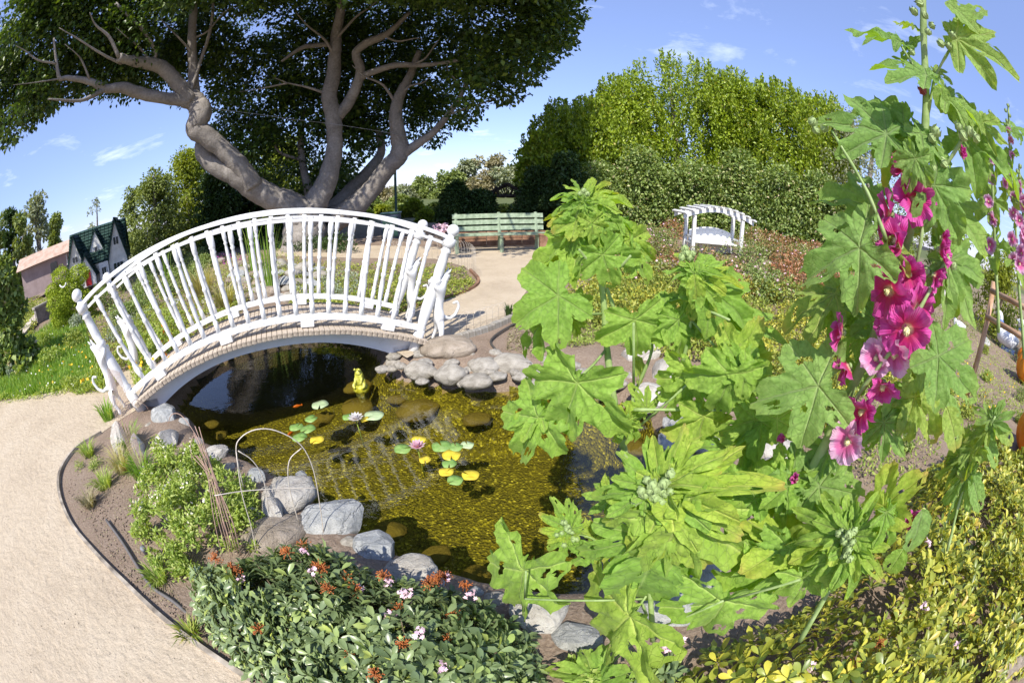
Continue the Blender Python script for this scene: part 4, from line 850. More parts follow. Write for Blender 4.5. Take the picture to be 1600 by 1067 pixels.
shrub_field('low_shrub', rb, 74, [L_red, L_rust, L_red, L_hedge, L_rust], 'shrub', 'low bronze and green shrub by the white arbor', 'low reddish shrubs around the white arbor', .46, .42, .055, 260, 22, P_pink)
gb_ = [(890, 470), (950, 425), (1040, 432), (1180, 468), (1280, 478), (1400, 510), (1420, 600), (1330, 620), (1260, 640), (1150, 560), (1080, 540), (960, 525)]
patch('leaf_carpet', gb_, 12000, .12, .045, .55, L_gold, 'yellow leaves carpeting the soil behind the central hollyhock', 24, upright=.4)
shrub_field('golden_low_shrub', gb_, 60, [L_gold, L_gold, L_cover], 'shrub', 'low yellow-leaved shrub behind the hollyhocks', 'low golden shrubs behind the hollyhocks', .34, .34, .045, 240, 24)
shrub_field('herb_clump', [(1290, 560), (1400, 530), (1500, 530), (1610, 560), (1620, 650), (1540, 680), (1440, 700), (1340, 740), (1290, 700)], 34, [L_fern, L_cover, L_hedge], 'plant', 'small leafy clump on the soil left of the pumpkins', 'small clumps between hollyhock and pumpkins', .15, .17, .035, 110, 61)
shrub_field('bank_shrub', [(-10, 560), (50, 545), (100, 505), (150, 500), (158, 548), (100, 560), (20, 590)], 14, [L_fern, L_cover, L_sil], 'shrub', 'soft shrub growing out of the green bank beside the left newel post', 'small shrubs on the green bank', .24, .30, .05, 170, 53)
shrub_field('slope_shrub', [(-20, 575), (20, 540), (60, 505), (82, 478), (62, 446), (20, 440), (-20, 450)], 16, L_cover, 'shrub', 'leafy shrub on the planted slope at far left', 'shrubs on the far left slope', .36, .42, .075, 260, 51)
shrub_field('bed_shrub', [(150, 476), (165, 436), (215, 415), (330, 398), (330, 430), (240, 470), (190, 500)], 20, L_hedge, 'shrub', 'mixed green shrub in the bed below the cottage', 'shrubs in the bed below the cottage', .34, .40, .06, 240, 52)
patch('herb_patch', [(830, 480), (880, 450), (940, 470), (980, 520), (900, 540), (850, 530)], 3500, .12, .035, .5, L_fern, 'sparse low herbs on the soil behind the hollyhock leaves', 25)
patch('scrappy_weeds', [(1290, 560), (1400, 540), (1480, 640), (1470, 720), (1380, 760), (1300, 720)], 1600, .12, .04, .5, L_fern, 'scattered weeds on the bare soil behind the magenta hollyhock stem', 126, upright=.6)
patch('soil_litter', [(1180, 600), (1420, 520), (1500, 660), (1400, 780), (1240, 740), (1180, 700)], 2600, .015, .022, .6, L_brown, 'dry leaf litter over the soil right of the pond', 127)
patch('weeds', [(1400, 560), (1500, 520), (1600, 540), (1620, 640), (1540, 660), (1470, 640), (1420, 620)], 6000, .22, .04, .5, L_fern, 'tangle of small weeds beside the pumpkins', 26, upright=.6)
patch('meadow_right', [(1440, 430), (1520, 430), (1620, 470), (1640, 560), (1560, 530), (1500, 520), (1430, 520)], 8000, .3, .06, .4, L_olive, 'scrubby green plants round the rail fence', 27, upright=.8)
petals('yellow_flowers', [(1500, 520), (1590, 600), (1560, 650), (1470, 640)], 60, (.1, .25), .02, P_yel, 'tiny yellow flowers among the weeds at right', 28)
patch('dry_litter', [(800, 500), (850, 480), (840, 560), (790, 545)], 900, .02, .03, .6, L_brown, 'dry leaf litter on the soil by the kerb', 29)
# tall tufts
def tuft(px, py, n, h, w, mat, label, seed, r=.10, lean=.5, name='grass_tuft', cat='grass tuft', group=None, z=None):
    P0 = gp(px, py, 0. if z is None else z); zz = hz(P0[0], P0[1]) if z is None else z; root = empty(name, (P0[0], P0[1], zz), 0, label, cat, group); rg = np.random.default_rng(seed)
    a = rg.uniform(0, 6.283, n); q = np.sqrt(rg.random(n)) * r; pts = np.stack([np.cos(a) * q, np.sin(a) * q, 0 * a], -1)
    blades('blades', None, n, h, w, mat, None, seed, lean, pts=pts, parent=root); return root
tuft(318, 470, 420, .75, .006, L_dry, 'pale feathery fountain grass seen between the balusters', 30, .14, .8)
tuft(352, 482, 260, .5, .006, L_dry, 'smaller straw coloured grass tuft right of the fountain grass', 31, .12, .8)
tuft(424, 455, 46, 1.25, .010, L_grass, 'tall upright green reeds seen through the middle of the railing', 32, .12, .25)
tuft(398, 430, 30, 1.5, .010, L_grass, 'thin tall reeds left of the middle baluster', 33, .12, .3)
tuft(262, 455, 26, 1.2, .010, L_grass, 'tall reed leaves above the left part of the handrail', 34, .12, .3)
tuft(193, 738, 170, .22, .0045, L_dry, 'yellow-green grass tuft in the soil bed left of the daisy bush', 35, .05, .9)
tuft(140, 712, 120, .14, .005, L_fern, 'small feathery weed by the metal edging', 36, .06, .8)
tuft(142, 790, 160, .12, .004, L_brown, 'dry brownish tuft in the soil bed', 37, .06, .8)
tuft(165, 760, 130, .12, .005, L_fern, 'low green tuft in the middle of the soil bed', 42, .07, .9)
tuft(250, 905, 110, .10, .005, L_fern, 'small green weed beside the end of the irrigation pipe', 43, .06, .9)
tuft(300, 990, 90, .08, .005, L_cover, 'tiny weed at the edging near the bottom of the bed', 44, .05, .9)
tuft(205, 700, 140, .2, .007, L_grass, 'green leaves around the standing slab stone', 38, .08, .7)
tuft(225, 745, 140, .2, .007, L_grass, 'leafy tuft behind the yellow-green grass tuft', 39, .08, .7)
tuft(170, 655, 120, .2, .007, L_grass, 'greenery at the feet of the left cat figure', 40, .07, .6)
tuft(795, 497, 60, .18, .010, L_dark, 'small dark seedling by the end of the kerb', 41, .03, .4, 'seedling', 'plant')
# ------------------------------------------------------------------ near shrubs with single leaves
def obovate(name, mat, w=.46, fold=.10, droop=.18):
    """one small leathery leaf, length 1 along +Y: 26 triangles"""
    prof = [(0, .02), (.22, .45), (.48, .86), (.72, 1.0), (.90, .68), (1.0, .0)]; v = []; f = []
    for t, q in prof:
        z = -droop * t * t
        v += [(-w * .5 * q, t, z + fold * q * .6), (0, t, z), (w * .5 * q, t, z + fold * q * .6)]
    for i in range(len(prof) - 1):
        a = i * 3; f += [(a, a + 1, a + 4, a + 3), (a + 1, a + 2, a + 5, a + 4)]
    return MB().add(v, f, True).mesh(name, mat)
def rosettes(name, poly, zt, n, per, L, wl, mat, mato, label, cat, group=None, seed=1, nobj=300, hfn=None, stems=True, px_keep=None, tilt=.55, fold=.1):
    """shrub: twigs ending in whorls of leaves over a mounded top; the whorls nearest the camera are single leaf objects"""
    rg = np.random.default_rng(seed); poly = np.asarray(poly, float); c = poly.mean(0); root = empty(name, (c[0], c[1], hz(*c)), 0, label, cat, group); z0 = root.location.z
    P = sample_poly(poly, n, rg); sdv = -sdist(P, poly); m = np.clip(sdv / .30, 0, 1); top = zt * (1 - (1 - m) ** 2.2) * (.82 + .30 * np.sin(P[:, 0] * 5.1 + seed) * np.cos(P[:, 1] * 6.3)) + .05
    depth = rg.random(n) ** 2.2 * .30; Z = np.maximum(.04, top - depth * zt * 1.2 + rg.uniform(-.02, .045, n))
    e = np.array([[.03, 0], [0, .03]]); g = np.stack([(np.clip(-sdist(P + e[k], poly) / .30, 0, 1) - m) / .03 for k in range(2)], -1) * zt * .9
    up = unit(np.stack([-g[:, 0], -g[:, 1], np.ones(n)], -1) + rg.normal(0, .33, (n, 3))); C = np.stack([P[:, 0], P[:, 1], Z], -1)
    idx = np.repeat(np.arange(n), per); k = len(idx); a = rg.uniform(0, 6.283, n)[idx] + np.tile(np.arange(per), n) * 2.4 + rg.normal(0, .2, k)
    U = up[idx]; s1 = unit(np.cross(U, np.array([.3, .9, .1]))); s2 = np.cross(U, s1); rad = s1 * np.cos(a)[:, None] + s2 * np.sin(a)[:, None]
    lay = np.tile(np.arange(per) / per, n)[:, None]; ax = unit(rad * (1.0 - .35 * lay) + U * (.15 + tilt * lay) + rg.normal(0, .15, (k, 3))); nr = unit(U - ax * (U * ax).sum(1, keepdims=True) + rg.normal(0, .18, (k, 3)))
    B_ = C[idx] + U * (lay * .022 - .012) + rad * .004; LL = L * rg.uniform(.6, 1.15, k); pj = proj(B_ + ax * LL[:, None] * .5); inv = (pj[:, 0] > 0) & (pj[:, 0] < 1600) & (pj[:, 1] > 0) & (pj[:, 1] < 1067)
    ds = np.linalg.norm(B_ - np.array([0, 0, EYE]), axis=1) + (depth[idx] * 3) + (~inv) * 9 + rg.random(k) * .35
    sel = np.zeros(k, bool); sel[np.argsort(ds)[:nobj]] = True
    me = leaf_mesh('foliage', (B_ - np.array([c[0], c[1], z0]))[~sel], ax[~sel], nr[~sel], LL[~sel], LL[~sel] * wl, rg.random((~sel).sum()), 2, fold, .15); me.materials.append(mat); link('foliage', me, root, kind='stuff')
    ov = obovate('leaf', mato, wl, fold)
    for i in np.nonzero(sel)[0]:
        y = Vector(ax[i]); zz = Vector(nr[i]); x = y.cross(zz).normalized(); zz = x.cross(y)
        o = bpy.data.objects.new('leaf', ov); COL.objects.link(o); o.parent = root
        M = Matrix((x, y, zz)).transposed().to_4x4(); s = float(LL[i]); M = Matrix.Translation(Vector(B_[i]) - root.location) @ M @ Matrix.Scale(s, 4); o.matrix_local = M
    # twigs
    mb = MB()
    for i in rg.choice(n, min(n, 260), replace=False):
        p = V(C[i]) - root.location; b = Vector((p.x * .86 + rg.uniform(-.05, .05), p.y * .86 + rg.uniform(-.05, .05), max(-.02, p.z - rg.uniform(.15, .32)))); mb.tube([b, (b + p) / 2 + V(rg.normal(0, .015, 3)), p], [.0045, .0032, .002], 4)
    mb.build('twigs', twig, root, 'stuff'); return root, C, up
hp = [(292, 872), (285, 935), (330, 990), (372, 1040), (420, 1100), (520, 1180), (640, 1220), (760, 1200), (850, 1110), (850, 1020), (835, 968), (770, 925), (700, 895), (650, 900), (590, 895), (545, 862), (470, 850), (400, 862), (340, 872)]
haw_poly = smooth([tuple(gp(x, y, .22)[:2]) for x, y in hp], 1)
haw, hC, hU = rosettes('hawthorn_shrub', haw_poly, .38, 1500, 8, .052, .46, L_haw, L_hawo, 'dense dark-leaved shrub with rusty seed heads and pink blossoms in the near foreground', 'shrub', None, 5, 300)
def seedheads(root, C, U, px_list, kind, seed):
    rg = np.random.default_rng(seed)
    for j, (px, py) in enumerate(px_list):
        q = proj(C); d = np.hypot(q[:, 0] - px, q[:, 1] - py) + (.5 - C[:, 2]) * 60; i = int(np.argmin(d)); p = V(wr(px, py, math.hypot(C[i, 0], C[i, 1]))) - root.location + Vector((0, 0, .02)); p.z = min(p.z, C[i, 2] - root.location.z + .07)
        if kind == 'rust':
            mb = MB()
            for _ in range(46):
                d_ = V(rdirs(1, rg, .5)[0]); L_ = rg.uniform(.010, .030); mb.tube([p, p + d_ * L_], [.0012, .0010], 3); mb.lathe([(0, .0012), (.5, .0032), (1, .001)], p + d_ * L_, p + d_ * (L_ + .006), 4)
            mb.build('seed_head', P_rust, root)
        else:
            n = 10; pts = np.array([list(p + V(rdirs(1, rg, .4)[0]) * rg.uniform(.006, .026)) for _ in range(n)]); o = petals('blossom', None, n, None, .0105, P_pink if kind == 'pink' else P_white, None, seed + j, pts=pts, parent=root); o['kind'] = 'thing'
            del o['kind']
seedheads(haw, hC, hU, [(340, 877), (367, 893), (372, 898), (408, 986), (478, 858), (500, 890), (507, 893), (515, 925), (545, 908), (558, 925), (600, 903), (625, 956), (680, 875), (668, 903), (682, 912), (694, 898), (725, 902), (702, 973), (708, 966), (551, 1028), (700, 1005), (585, 1052), (452, 868), (630, 1010)], 'rust', 1)
seedheads(haw, hC, hU, [(380, 910), (382, 920), (475, 866), (492, 898), (505, 902), (562, 922), (606, 918), (634, 930), (640, 936), (658, 994), (612, 964), (428, 1045), (694, 1047), (733, 905), (695, 892)], 'pink', 50)
gpx = [(1085, 1090), (1100, 1010), (1150, 975), (1210, 960), (1280, 930), (1340, 870), (1400, 790), (1440, 720), (1500, 690), (1560, 700), (1640, 720), (1700, 820), (1680, 960), (1600, 1050), (1560, 1100), (1400, 1180), (1200, 1180)]
gold_poly = smooth([tuple(gp(x, y, .25)[:2]) for x, y in gpx], 1)
gold, gC, gU = rosettes('golden_shrub', gold_poly, .36, 2900, 7, .060, .48, L_gold, L_goldo, 'spreading low shrub with yellow-green waxy leaves filling the bottom right corner', 'shrub', None, 8, 300)
seedheads(gold, gC, gU, [(1440, 950), (1442, 958), (1326, 1042), (1262, 1048), (1446, 853), (1490, 1012)], 'pink', 90)
seedheads(gold, gC, gU, [(1330, 1040), (1370, 1010), (1395, 965)], 'rust', 95)
# daisy bush: a mass of fresh divided leaves with small white flowers
def soft_bush(name, px_poly, zt, n, L, W, mat, label, seed, cat='shrub'):
    rg = np.random.default_rng(seed); poly = np.array([tuple(gp(x, y, zt * .4)[:2]) for x, y in px_poly]); poly = smooth(poly, 1); c = poly.mean(0); root = empty(name, (c[0], c[1], hz(*c)), 0, label, cat)
    nc = max(6, int(n / 100)); CP = sample_poly(poly, nc, rg); m = np.clip(-sdist(CP, poly) / .2, 0.15, 1); cl = np.stack([CP[:, 0] - c[0], CP[:, 1] - c[1], zt * m * rg.uniform(.45, 1.0, nc), rg.uniform(.03, .075, nc)], -1)
    Q, dd_, ix = crown_points(cl, n / nc, rg, .25); n = len(Q); me = leaf_mesh('foliage', Q, unit(dd_ * .5 + rdirs(n, rg) * np.array([1, 1, .6]) + np.array([0, 0, .35])), unit(np.array([0, 0, .9]) + dd_ * .6 + rdirs(n, rg) * .6), L * rg.uniform(.6, 1.2, n), L * W, rg.random(n)); me.materials.append(mat); link('foliage', me, root, kind='stuff')
    mb = MB()
    for i in rg.choice(n, 70, replace=False):
        p = V(Q[i]); mb.tube([(p.x * .6, p.y * .6, -.02), (p.x * .85, p.y * .85, p.z * .55), p], [.004, .003, .0015], 4)
    mb.build('stems', stemg, root, 'stuff'); return root, Q
db, dQ = soft_bush('daisy_bush', [(222, 720), (192, 800), (205, 850), (260, 890), (320, 890), (395, 850), (400, 790), (380, 730), (330, 705), (270, 700)], .31, 11000, .034, .42, L_fern, 'bushy light green plant covered in tiny white daisies by the pond', 12)
rg0 = np.random.default_rng(3); w_ = proj(dQ + np.array(db.location)); ok = np.nonzero((dQ[:, 2] > .16) & (w_[:, 0] < 330) & (w_[:, 1] < 830))[0]; pts = dQ[rg0.choice(ok, 230)] + np.array([0, 0, .035]); petals('daisy_flowers', None, 0, None, .009, P_white, None, 5, pts=pts, parent=db); petals('daisy_centres', None, 0, None, .0035, P_yel, None, 5, pts=pts + np.array([0, 0, .002]), parent=db)
sb, _q = soft_bush('dry_plant', [(118, 690), (108, 716), (130, 735), (165, 725), (160, 700)], .12, 500, .022, .4, L_fern, 'small weed growing in the corner of the metal edging', 13)
rose, _q = soft_bush('low_foliage', [(855, 1050), (870, 1010), (960, 1040), (1060, 1020), (1110, 1067), (1060, 1140), (900, 1140)], .14, 1500, .030, .6, L_fern, 'low leafy weeds in the shade at the bottom centre', 14)
# lone hawthorn sprig with a pale blossom
spr, sC, sU = rosettes('hawthorn_sprig', [tuple(gp(x, y, .2)[:2]) for x, y in [(1010, 1000), (1075, 1000), (1085, 1060), (1000, 1065)]], .24, 9, 8, .055, .46, L_haw, L_hawo, 'single sprig of leathery leaves topped by a pale pink blossom cluster, bottom centre', 'plant', None, 6, 60)
pts = np.array([list(wr(1055 + rg0.uniform(-16, 16), 1008 + rg0.uniform(-9, 9), .86) + rg0.normal(0, .01, 3)) for _ in range(26)]) - np.array(spr.location); petals('blossom', None, 0, None, .012, P_pink, None, 7, pts=pts, parent=spr)
# red-leaved sapling leaves etc. scattered leaf litter on the soil
patch('leaf_litter', [(100, 740), (160, 690), (240, 730), (220, 860), (300, 960), (420, 1060), (330, 1010), (200, 900), (120, 810)], 700, .012, .014, .6, L_brown, 'dry crumbs and fallen leaves on the soil inside the metal edging', 60)
patch('path_litter', [(0, 640), (150, 620), (80, 700), (60, 900), (250, 1067), (0, 1067)], 60, .004, .012, .6, L_brown, 'few dry leaf crumbs lying on the sandy path', 61)

# ------------------------------------------------------------------ hollyhocks
def hh_mat(name, c_lo, c_mid, c_hi, edge, trans=.38):
    m, nt, b = newmat(name); tc_ = N(nt, 'ShaderNodeTexCoord'); sp = N(nt, 'ShaderNodeSeparateXYZ'); nt.links.new(tc_.outputs['Object'], sp.inputs[0])
    def M(op, a, b_=None, c=None):
        n = N(nt, 'ShaderNodeMath', operation=op)
        for i, v in enumerate((a, b_, c)):
            if v is None: continue
            if isinstance(v, (int, float)): n.inputs[i].default_value = v
            else: nt.links.new(v, n.inputs[i])
        return n.outputs[0]
    X, Y = sp.outputs[0], sp.outputs[1]; r = M('SQRT', M('ADD', M('MULTIPLY', X, X), M('MULTIPLY', Y, Y)))
    avd = N(nt, 'ShaderNodeAttribute'); avd.attribute_name = 'vd'; aal = N(nt, 'ShaderNodeAttribute'); aal.attribute_name = 'al'
    main = avd.outputs['Fac']; v1 = M('SUBTRACT', 1.0, M('MINIMUM', M('DIVIDE', main, M('SUBTRACT', .024, M('MULTIPLY', r, .012))), 1.0))
    sec = M('ABSOLUTE', M('SINE', M('MULTIPLY', M('SUBTRACT', aal.outputs['Fac'], M('MULTIPLY', main, .85)), 20.0))); v2 = M('SUBTRACT', 1.0, M('MINIMUM', M('DIVIDE', sec, .16), 1.0)); vein = M('MAXIMUM', v1, M('MULTIPLY', v2, .35))
    vo = N(nt, 'ShaderNodeTexVoronoi', feature='DISTANCE_TO_EDGE'); vo.inputs['Scale'].default_value = 10.5; vo.inputs['Randomness'].default_value = 1.0
    wn_ = N(nt, 'ShaderNodeTexNoise'); wn_.inputs['Scale'].default_value = 7; wn_.inputs['Detail'].default_value = 4; nt.links.new(tc_.outputs['Object'], wn_.inputs['Vector'])
    wad = N(nt, 'ShaderNodeMix', data_type='RGBA'); wad.inputs[0].default_value = .12; nt.links.new(tc_.outputs['Object'], wad.inputs[6]); nt.links.new(wn_.outputs['Color'], wad.inputs[7]); nt.links.new(wad.outputs[2], vo.inputs['Vector'])
    vn2 = M('SUBTRACT', 1.0, M('MINIMUM', M('DIVIDE', vo.outputs['Distance'], .035), 1.0)); n3 = noisetex(nt, 9, 8, .7); oi_ = N(nt, 'ShaderNodeObjectInfo')
    base = ramp(nt, n3, [c_lo, c_mid, c_hi], [.3, .5, .72]); base = mixc(nt, M('MULTIPLY', vn2, .07), base, c_hi); base = mixc(nt, M('MULTIPLY', vein, .60), base, (min(1, c_hi[0] * 1.5), min(1, c_hi[1] * 1.25), c_hi[2] * 1.8))
    ed = M('MULTIPLY', M('POWER', M('MINIMUM', r, 1.2), 5.0), M('MULTIPLY', n3, edge)); base = mixc(nt, M('MINIMUM', ed, .85), base, (.52, .55, .08)); edb = M('MULTIPLY', M('POWER', M('MINIMUM', r, 1.2), 9.0), M('MULTIPLY', M('MULTIPLY', n3, n3), M('GREATER_THAN', oi_.outputs['Random'], .72))); base = mixc(nt, M('MINIMUM', M('MULTIPLY', edb, 2.2), .9), base, (.40, .26, .12))
    base = mixc(nt, .6, base, ramp(nt, oi_.outputs['Random'], [(.62, .78, .72), (.88, .96, .92), (1.05, 1.0, .9), (1.35, 1.10, .70)]), 'MULTIPLY')
    sp_ = noisetex(nt, 34, 3, .8); base = mixc(nt, ramp(nt, sp_, [(0, 0, 0), (.8, .8, .8)], [.70, .76]), base, (.42, .34, .14))
    nt.links.new(base, b.inputs['Base Color']); b.inputs['Roughness'].default_value = .75; b.inputs['Specular IOR Level'].default_value = .18; b.inputs['Sheen Weight'].default_value = .08; b.inputs['Sheen Roughness'].default_value = .5
    hgt = M('SUBTRACT', M('MULTIPLY', n3, .6), M('ADD', M('MULTIPLY', vein, .9), M('MULTIPLY', vn2, .5))); bp = bump(nt, b, hgt, .75, .006)
    t = N(nt, 'ShaderNodeBsdfTranslucent'); nt.links.new(mixc(nt, 1, base, (1.6, 1.6, .30), 'MULTIPLY'), t.inputs[0]); mxs = N(nt, 'ShaderNodeMixShader'); mxs.inputs[0].default_value = trans
    nt.links.new(b.outputs[0], mxs.inputs[1]); nt.links.new(t.outputs[0], mxs.inputs[2]); nt.links.new(mxs.outputs[0], nt.nodes['Material Output'].inputs[0]); return m
HL = hh_mat('hollyhock_leaf', (.19, .32, .045), (.29, .45, .075), (.40, .56, .13), .60)
HL2 = hh_mat('hollyhock_leaf_greyish', (.17, .29, .065), (.25, .39, .10), (.35, .49, .16), .50)
def palm(name, mat, kind, seed):
    """palmate blade: petiole joins at the origin, tip at +Y, about one unit long"""
    r_ = random.Random(seed); na, nr_ = 120, 10; lobes = {'broad': [(0, 1.0), (1.10, .94), (-1.12, .92), (2.12, .72), (-2.15, .74)], 'deep': [(0, 1.0), (.72, .86), (-.75, .88), (1.50, .62), (-1.48, .60), (2.3, .34), (-2.3, .34)], 'narrow': [(0, 1.0), (.55, .36), (-.55, .36), (1.5, .20), (-1.5, .20), (2.6, .12), (-2.6, .12)]}[kind]
    lobes = [(round((a + r_.uniform(-.08, .08) * (a != 0)) / (math.pi / 60)) * (math.pi / 60), l * r_.uniform(.88, 1.06)) for a, l in lobes]; VD = [0.]; AL = [0.]; wid = {'broad': .62, 'deep': .46, 'narrow': .34}[kind]; flo = {'broad': .40, 'deep': .22, 'narrow': .08}[kind]
    ph = r_.uniform(0, 6); v = [(0, 0, 0)]; f = []
    for k in range(1, nr_ + 1):
        q = k / nr_
        for j in range(na):
            a = -math.pi + 2 * math.pi * j / na; R = .10 if abs(a) > 2.9 else flo
            if kind == 'narrow':
                s_, c_ = math.sin(a), math.cos(a); cx = .5; R = 0
                # ellipse around (0,.48)
                A, Bq = .30, .52; y0 = .46; aa = (s_ / A) ** 2 + (c_ / Bq) ** 2; bb = -2 * c_ * y0 / Bq ** 2; cc = y0 * y0 / Bq ** 2 - 1; disc = max(0, bb * bb - 4 * aa * cc); R = max(.03, (-bb + math.sqrt(disc)) / (2 * aa))
            else:
                for (la, ll) in lobes:
                    d = (a - la + math.pi) % (2 * math.pi) - math.pi; u_ = abs(d) / wid
                    if u_ < 1: R = max(R, ll * (1 - (.54 if kind == 'broad' else .74) * u_ ** (1.9 if kind == 'broad' else 1.6) - .05 * abs(math.sin(u_ * 7)) * u_))
                if abs(a) > 2.75: R *= .35
                R = max(R, flo * (1 if abs(a) < 2.6 else .5))
            R *= 1 + .030 * math.sin(a * 29 + ph) + .020 * math.sin(a * 47 + ph * 2); rr = R * q; x, y = math.sin(a) * rr, math.cos(a) * rr
            vein = min(abs(((a - la + math.pi) % (2 * math.pi)) - math.pi) for la, _ in lobes)
            z = .17 * rr * min(1, vein / .35) - .26 * rr * rr * (.6 + .4 * math.cos(a)) + .035 * math.sin(a * 5 + ph) * q * q + .02 * math.sin(rr * 14 + a * 3 + ph) * q
            z += .016 * noise.noise(Vector((x * 9, y * 9, seed * 3.1))) * 2 + .05 * noise.noise(Vector((x * 2.5, y * 2.5, seed * 5.3 + 9)))
            z += .030 * q ** 3 * math.sin(a * 15 + ph) + .018 * q ** 4 * math.sin(a * 27 + ph * 3)
            if kind == 'narrow': z = .012 * noise.noise(Vector((x * 12, y * 12, seed * 3.1))) * 2 + .16 * abs(x) - .16 * y * y + .015 * math.sin(y * 22 + ph) * abs(x) * 4
            v.append((x, y, z)); LB = [(0, 1)] if kind == 'narrow' else lobes
            vb = min(LB, key=lambda e: abs(((a - e[0] + math.pi) % (2 * math.pi)) - math.pi)); dd = abs(((a - vb[0] + math.pi) % (2 * math.pi)) - math.pi); VD.append(rr * math.sin(min(dd, 1.57)) if kind != 'narrow' else abs(x)); AL.append(rr * math.cos(min(dd, 1.57)) if kind != 'narrow' else y)
    for j in range(na): f.append((0, 1 + (j + 1) % na, 1 + j))
    for k in range(nr_ - 1):
        for j in range(na): a, b = 1 + k * na + j, 1 + k * na + (j + 1) % na; f.append((a, b, b + na, a + na))
    f = [q for q in f if len(q) == 3 or noise.noise(Vector((v[q[0]][0] * 6.5, v[q[0]][1] * 6.5, seed * 2.7 + 4))) < .50 or v[q[0]][0] ** 2 + v[q[0]][1] ** 2 < .06]   # insect holes
    me = MB().add(v, f, True).mesh(name, mat)
    for nm_, dt in (('vd', VD), ('al', AL)): at_ = me.attributes.new(nm_, 'FLOAT', 'POINT'); at_.data.foreach_set('value', np.asarray(dt, np.float32))
    return me
PAL = {}
for kd in ('broad', 'deep', 'narrow'):
    for s_ in range(3):
        PAL[kd, s_, 0] = palm('leaf', HL, kd, s_ * 7 + len(kd)); c_ = PAL[kd, s_, 0].copy(); c_.materials.clear(); c_.materials.append(HL2); PAL[kd, s_, 1] = c_
def leaf(root, b, t, r, kind='broad', w=1.0, face=.55, rt=None, m=0, roll=0., petiole=None, name='leaf'):
    """leaf whose petiole joins at pixel b and whose tip is seen at pixel t, r metres away"""
    Bp = V(wr(b[0], b[1], r)); Tp = V(wr(t[0], t[1], r if rt is None else rt)); y = Tp - Bp; L = y.length; y.normalize(); cv = (Vector((0, 0, EYE)) - Bp).normalized()
    n = (cv * face + Vector((0, 0, 1)) * (1 - face) + sd * .25).normalized(); n = n - y * n.dot(y); n.normalize(); rz_l = random.Random(int(b[0] * 3 + b[1] * 7 + t[0])); n = Matrix.Rotation(roll + rz_l.uniform(-.35, .35), 3, y) @ n; x = y.cross(n); zc = rz_l.uniform(.7, 1.7)
    k = (int(b[0]) * 7 + int(t[1])) % 3; me = PAL[kind, k, m]; o = bpy.data.objects.new(name, me); COL.objects.link(o); o.parent = root
    o.matrix_local = Matrix.Translation(Bp - root.location) @ Matrix((x * L * w, y * L, n * L * zc)).transposed().to_4x4()
    if petiole is not None:
        S = V(wr(*petiole)) - root.location; E_ = Bp - root.location; mid = (S + E_) / 2 + Vector((0, 0, -.012)); mb = MB(); mb.tube(catmull([S, mid, E_], 4), [.0042 * L / .2 * .8 + .001] * 9, 6); mb.build('petiole', stemg, o.parent)
    return o
def stemtube(root, pts, r0, r1, name='stem', k=10):
    P = catmull([wr(*p) for p in pts], 5); n = len(P); mb = MB(); mb.tube([V(p) - root.location for p in P], [r0 + (r1 - r0) * i / (n - 1) + .0008 * math.sin(i * 1.7) for i in range(n)], k); return mb.build(name, stemg, root)
# petals
def petal_mat(name, cols):
    m, nt, b = newmat(name); tc_ = N(nt, 'ShaderNodeTexCoord'); ln_ = N(nt, 'ShaderNodeVectorMath', operation='LENGTH'); nt.links.new(tc_.outputs['Object'], ln_.inputs[0])
    n = noisetex(nt, 3, 5, .6); ad_ = N(nt, 'ShaderNodeMath', operation='MULTIPLY_ADD'); nt.links.new(n, ad_.inputs[0]); ad_.inputs[1].default_value = .35; nt.links.new(ln_.outputs['Value'], ad_.inputs[2])
    col = ramp(nt, ad_.outputs[0], cols, [.18, .36, .52, .85, 1.15][:len(cols)]); nt.links.new(col, b.inputs['Base Color']); b.inputs['Roughness'].default_value = .55; b.inputs['Sheen Weight'].default_value = .3
    g = N(nt, 'ShaderNodeTexCoord'); sx_ = N(nt, 'ShaderNodeSeparateXYZ'); nt.links.new(g.outputs['Object'], sx_.inputs[0]); at_ = N(nt, 'ShaderNodeMath', operation='ARCTAN2'); nt.links.new(sx_.outputs[0], at_.inputs[0]); nt.links.new(sx_.outputs[1], at_.inputs[1])
    sn = N(nt, 'ShaderNodeMath', operation='MULTIPLY'); sn.inputs[1].default_value = 62; nt.links.new(at_.outputs[0], sn.inputs[0]); s2 = N(nt, 'ShaderNodeMath', operation='SINE'); nt.links.new(sn.outputs[0], s2.inputs[0]); bump(nt, b, s2.outputs[0], .35, .004)
    t = N(nt, 'ShaderNodeBsdfTranslucent'); nt.links.new(col, t.inputs[0]); mxs = N(nt, 'ShaderNodeMixShader'); mxs.inputs[0].default_value = .4; nt.links.new(b.outputs[0], mxs.inputs[1]); nt.links.new(t.outputs[0], mxs.inputs[2]); nt.links.new(mxs.outputs[0], nt.nodes['Material Output'].inputs[0]); return m
PM = petal_mat('magenta_petal', [(.80, .78, .42), (.78, .50, .38), (.62, .012, .12), (.58, .010, .24), (.66, .07, .38)])
PL = petal_mat('light_magenta_petal', [(.80, .80, .50), (.80, .70, .60), (.70, .10, .32), (.74, .22, .50), (.78, .45, .66)])
CR = mat_plain('cream_stamen', (.80, .74, .40), .7, var=.1)
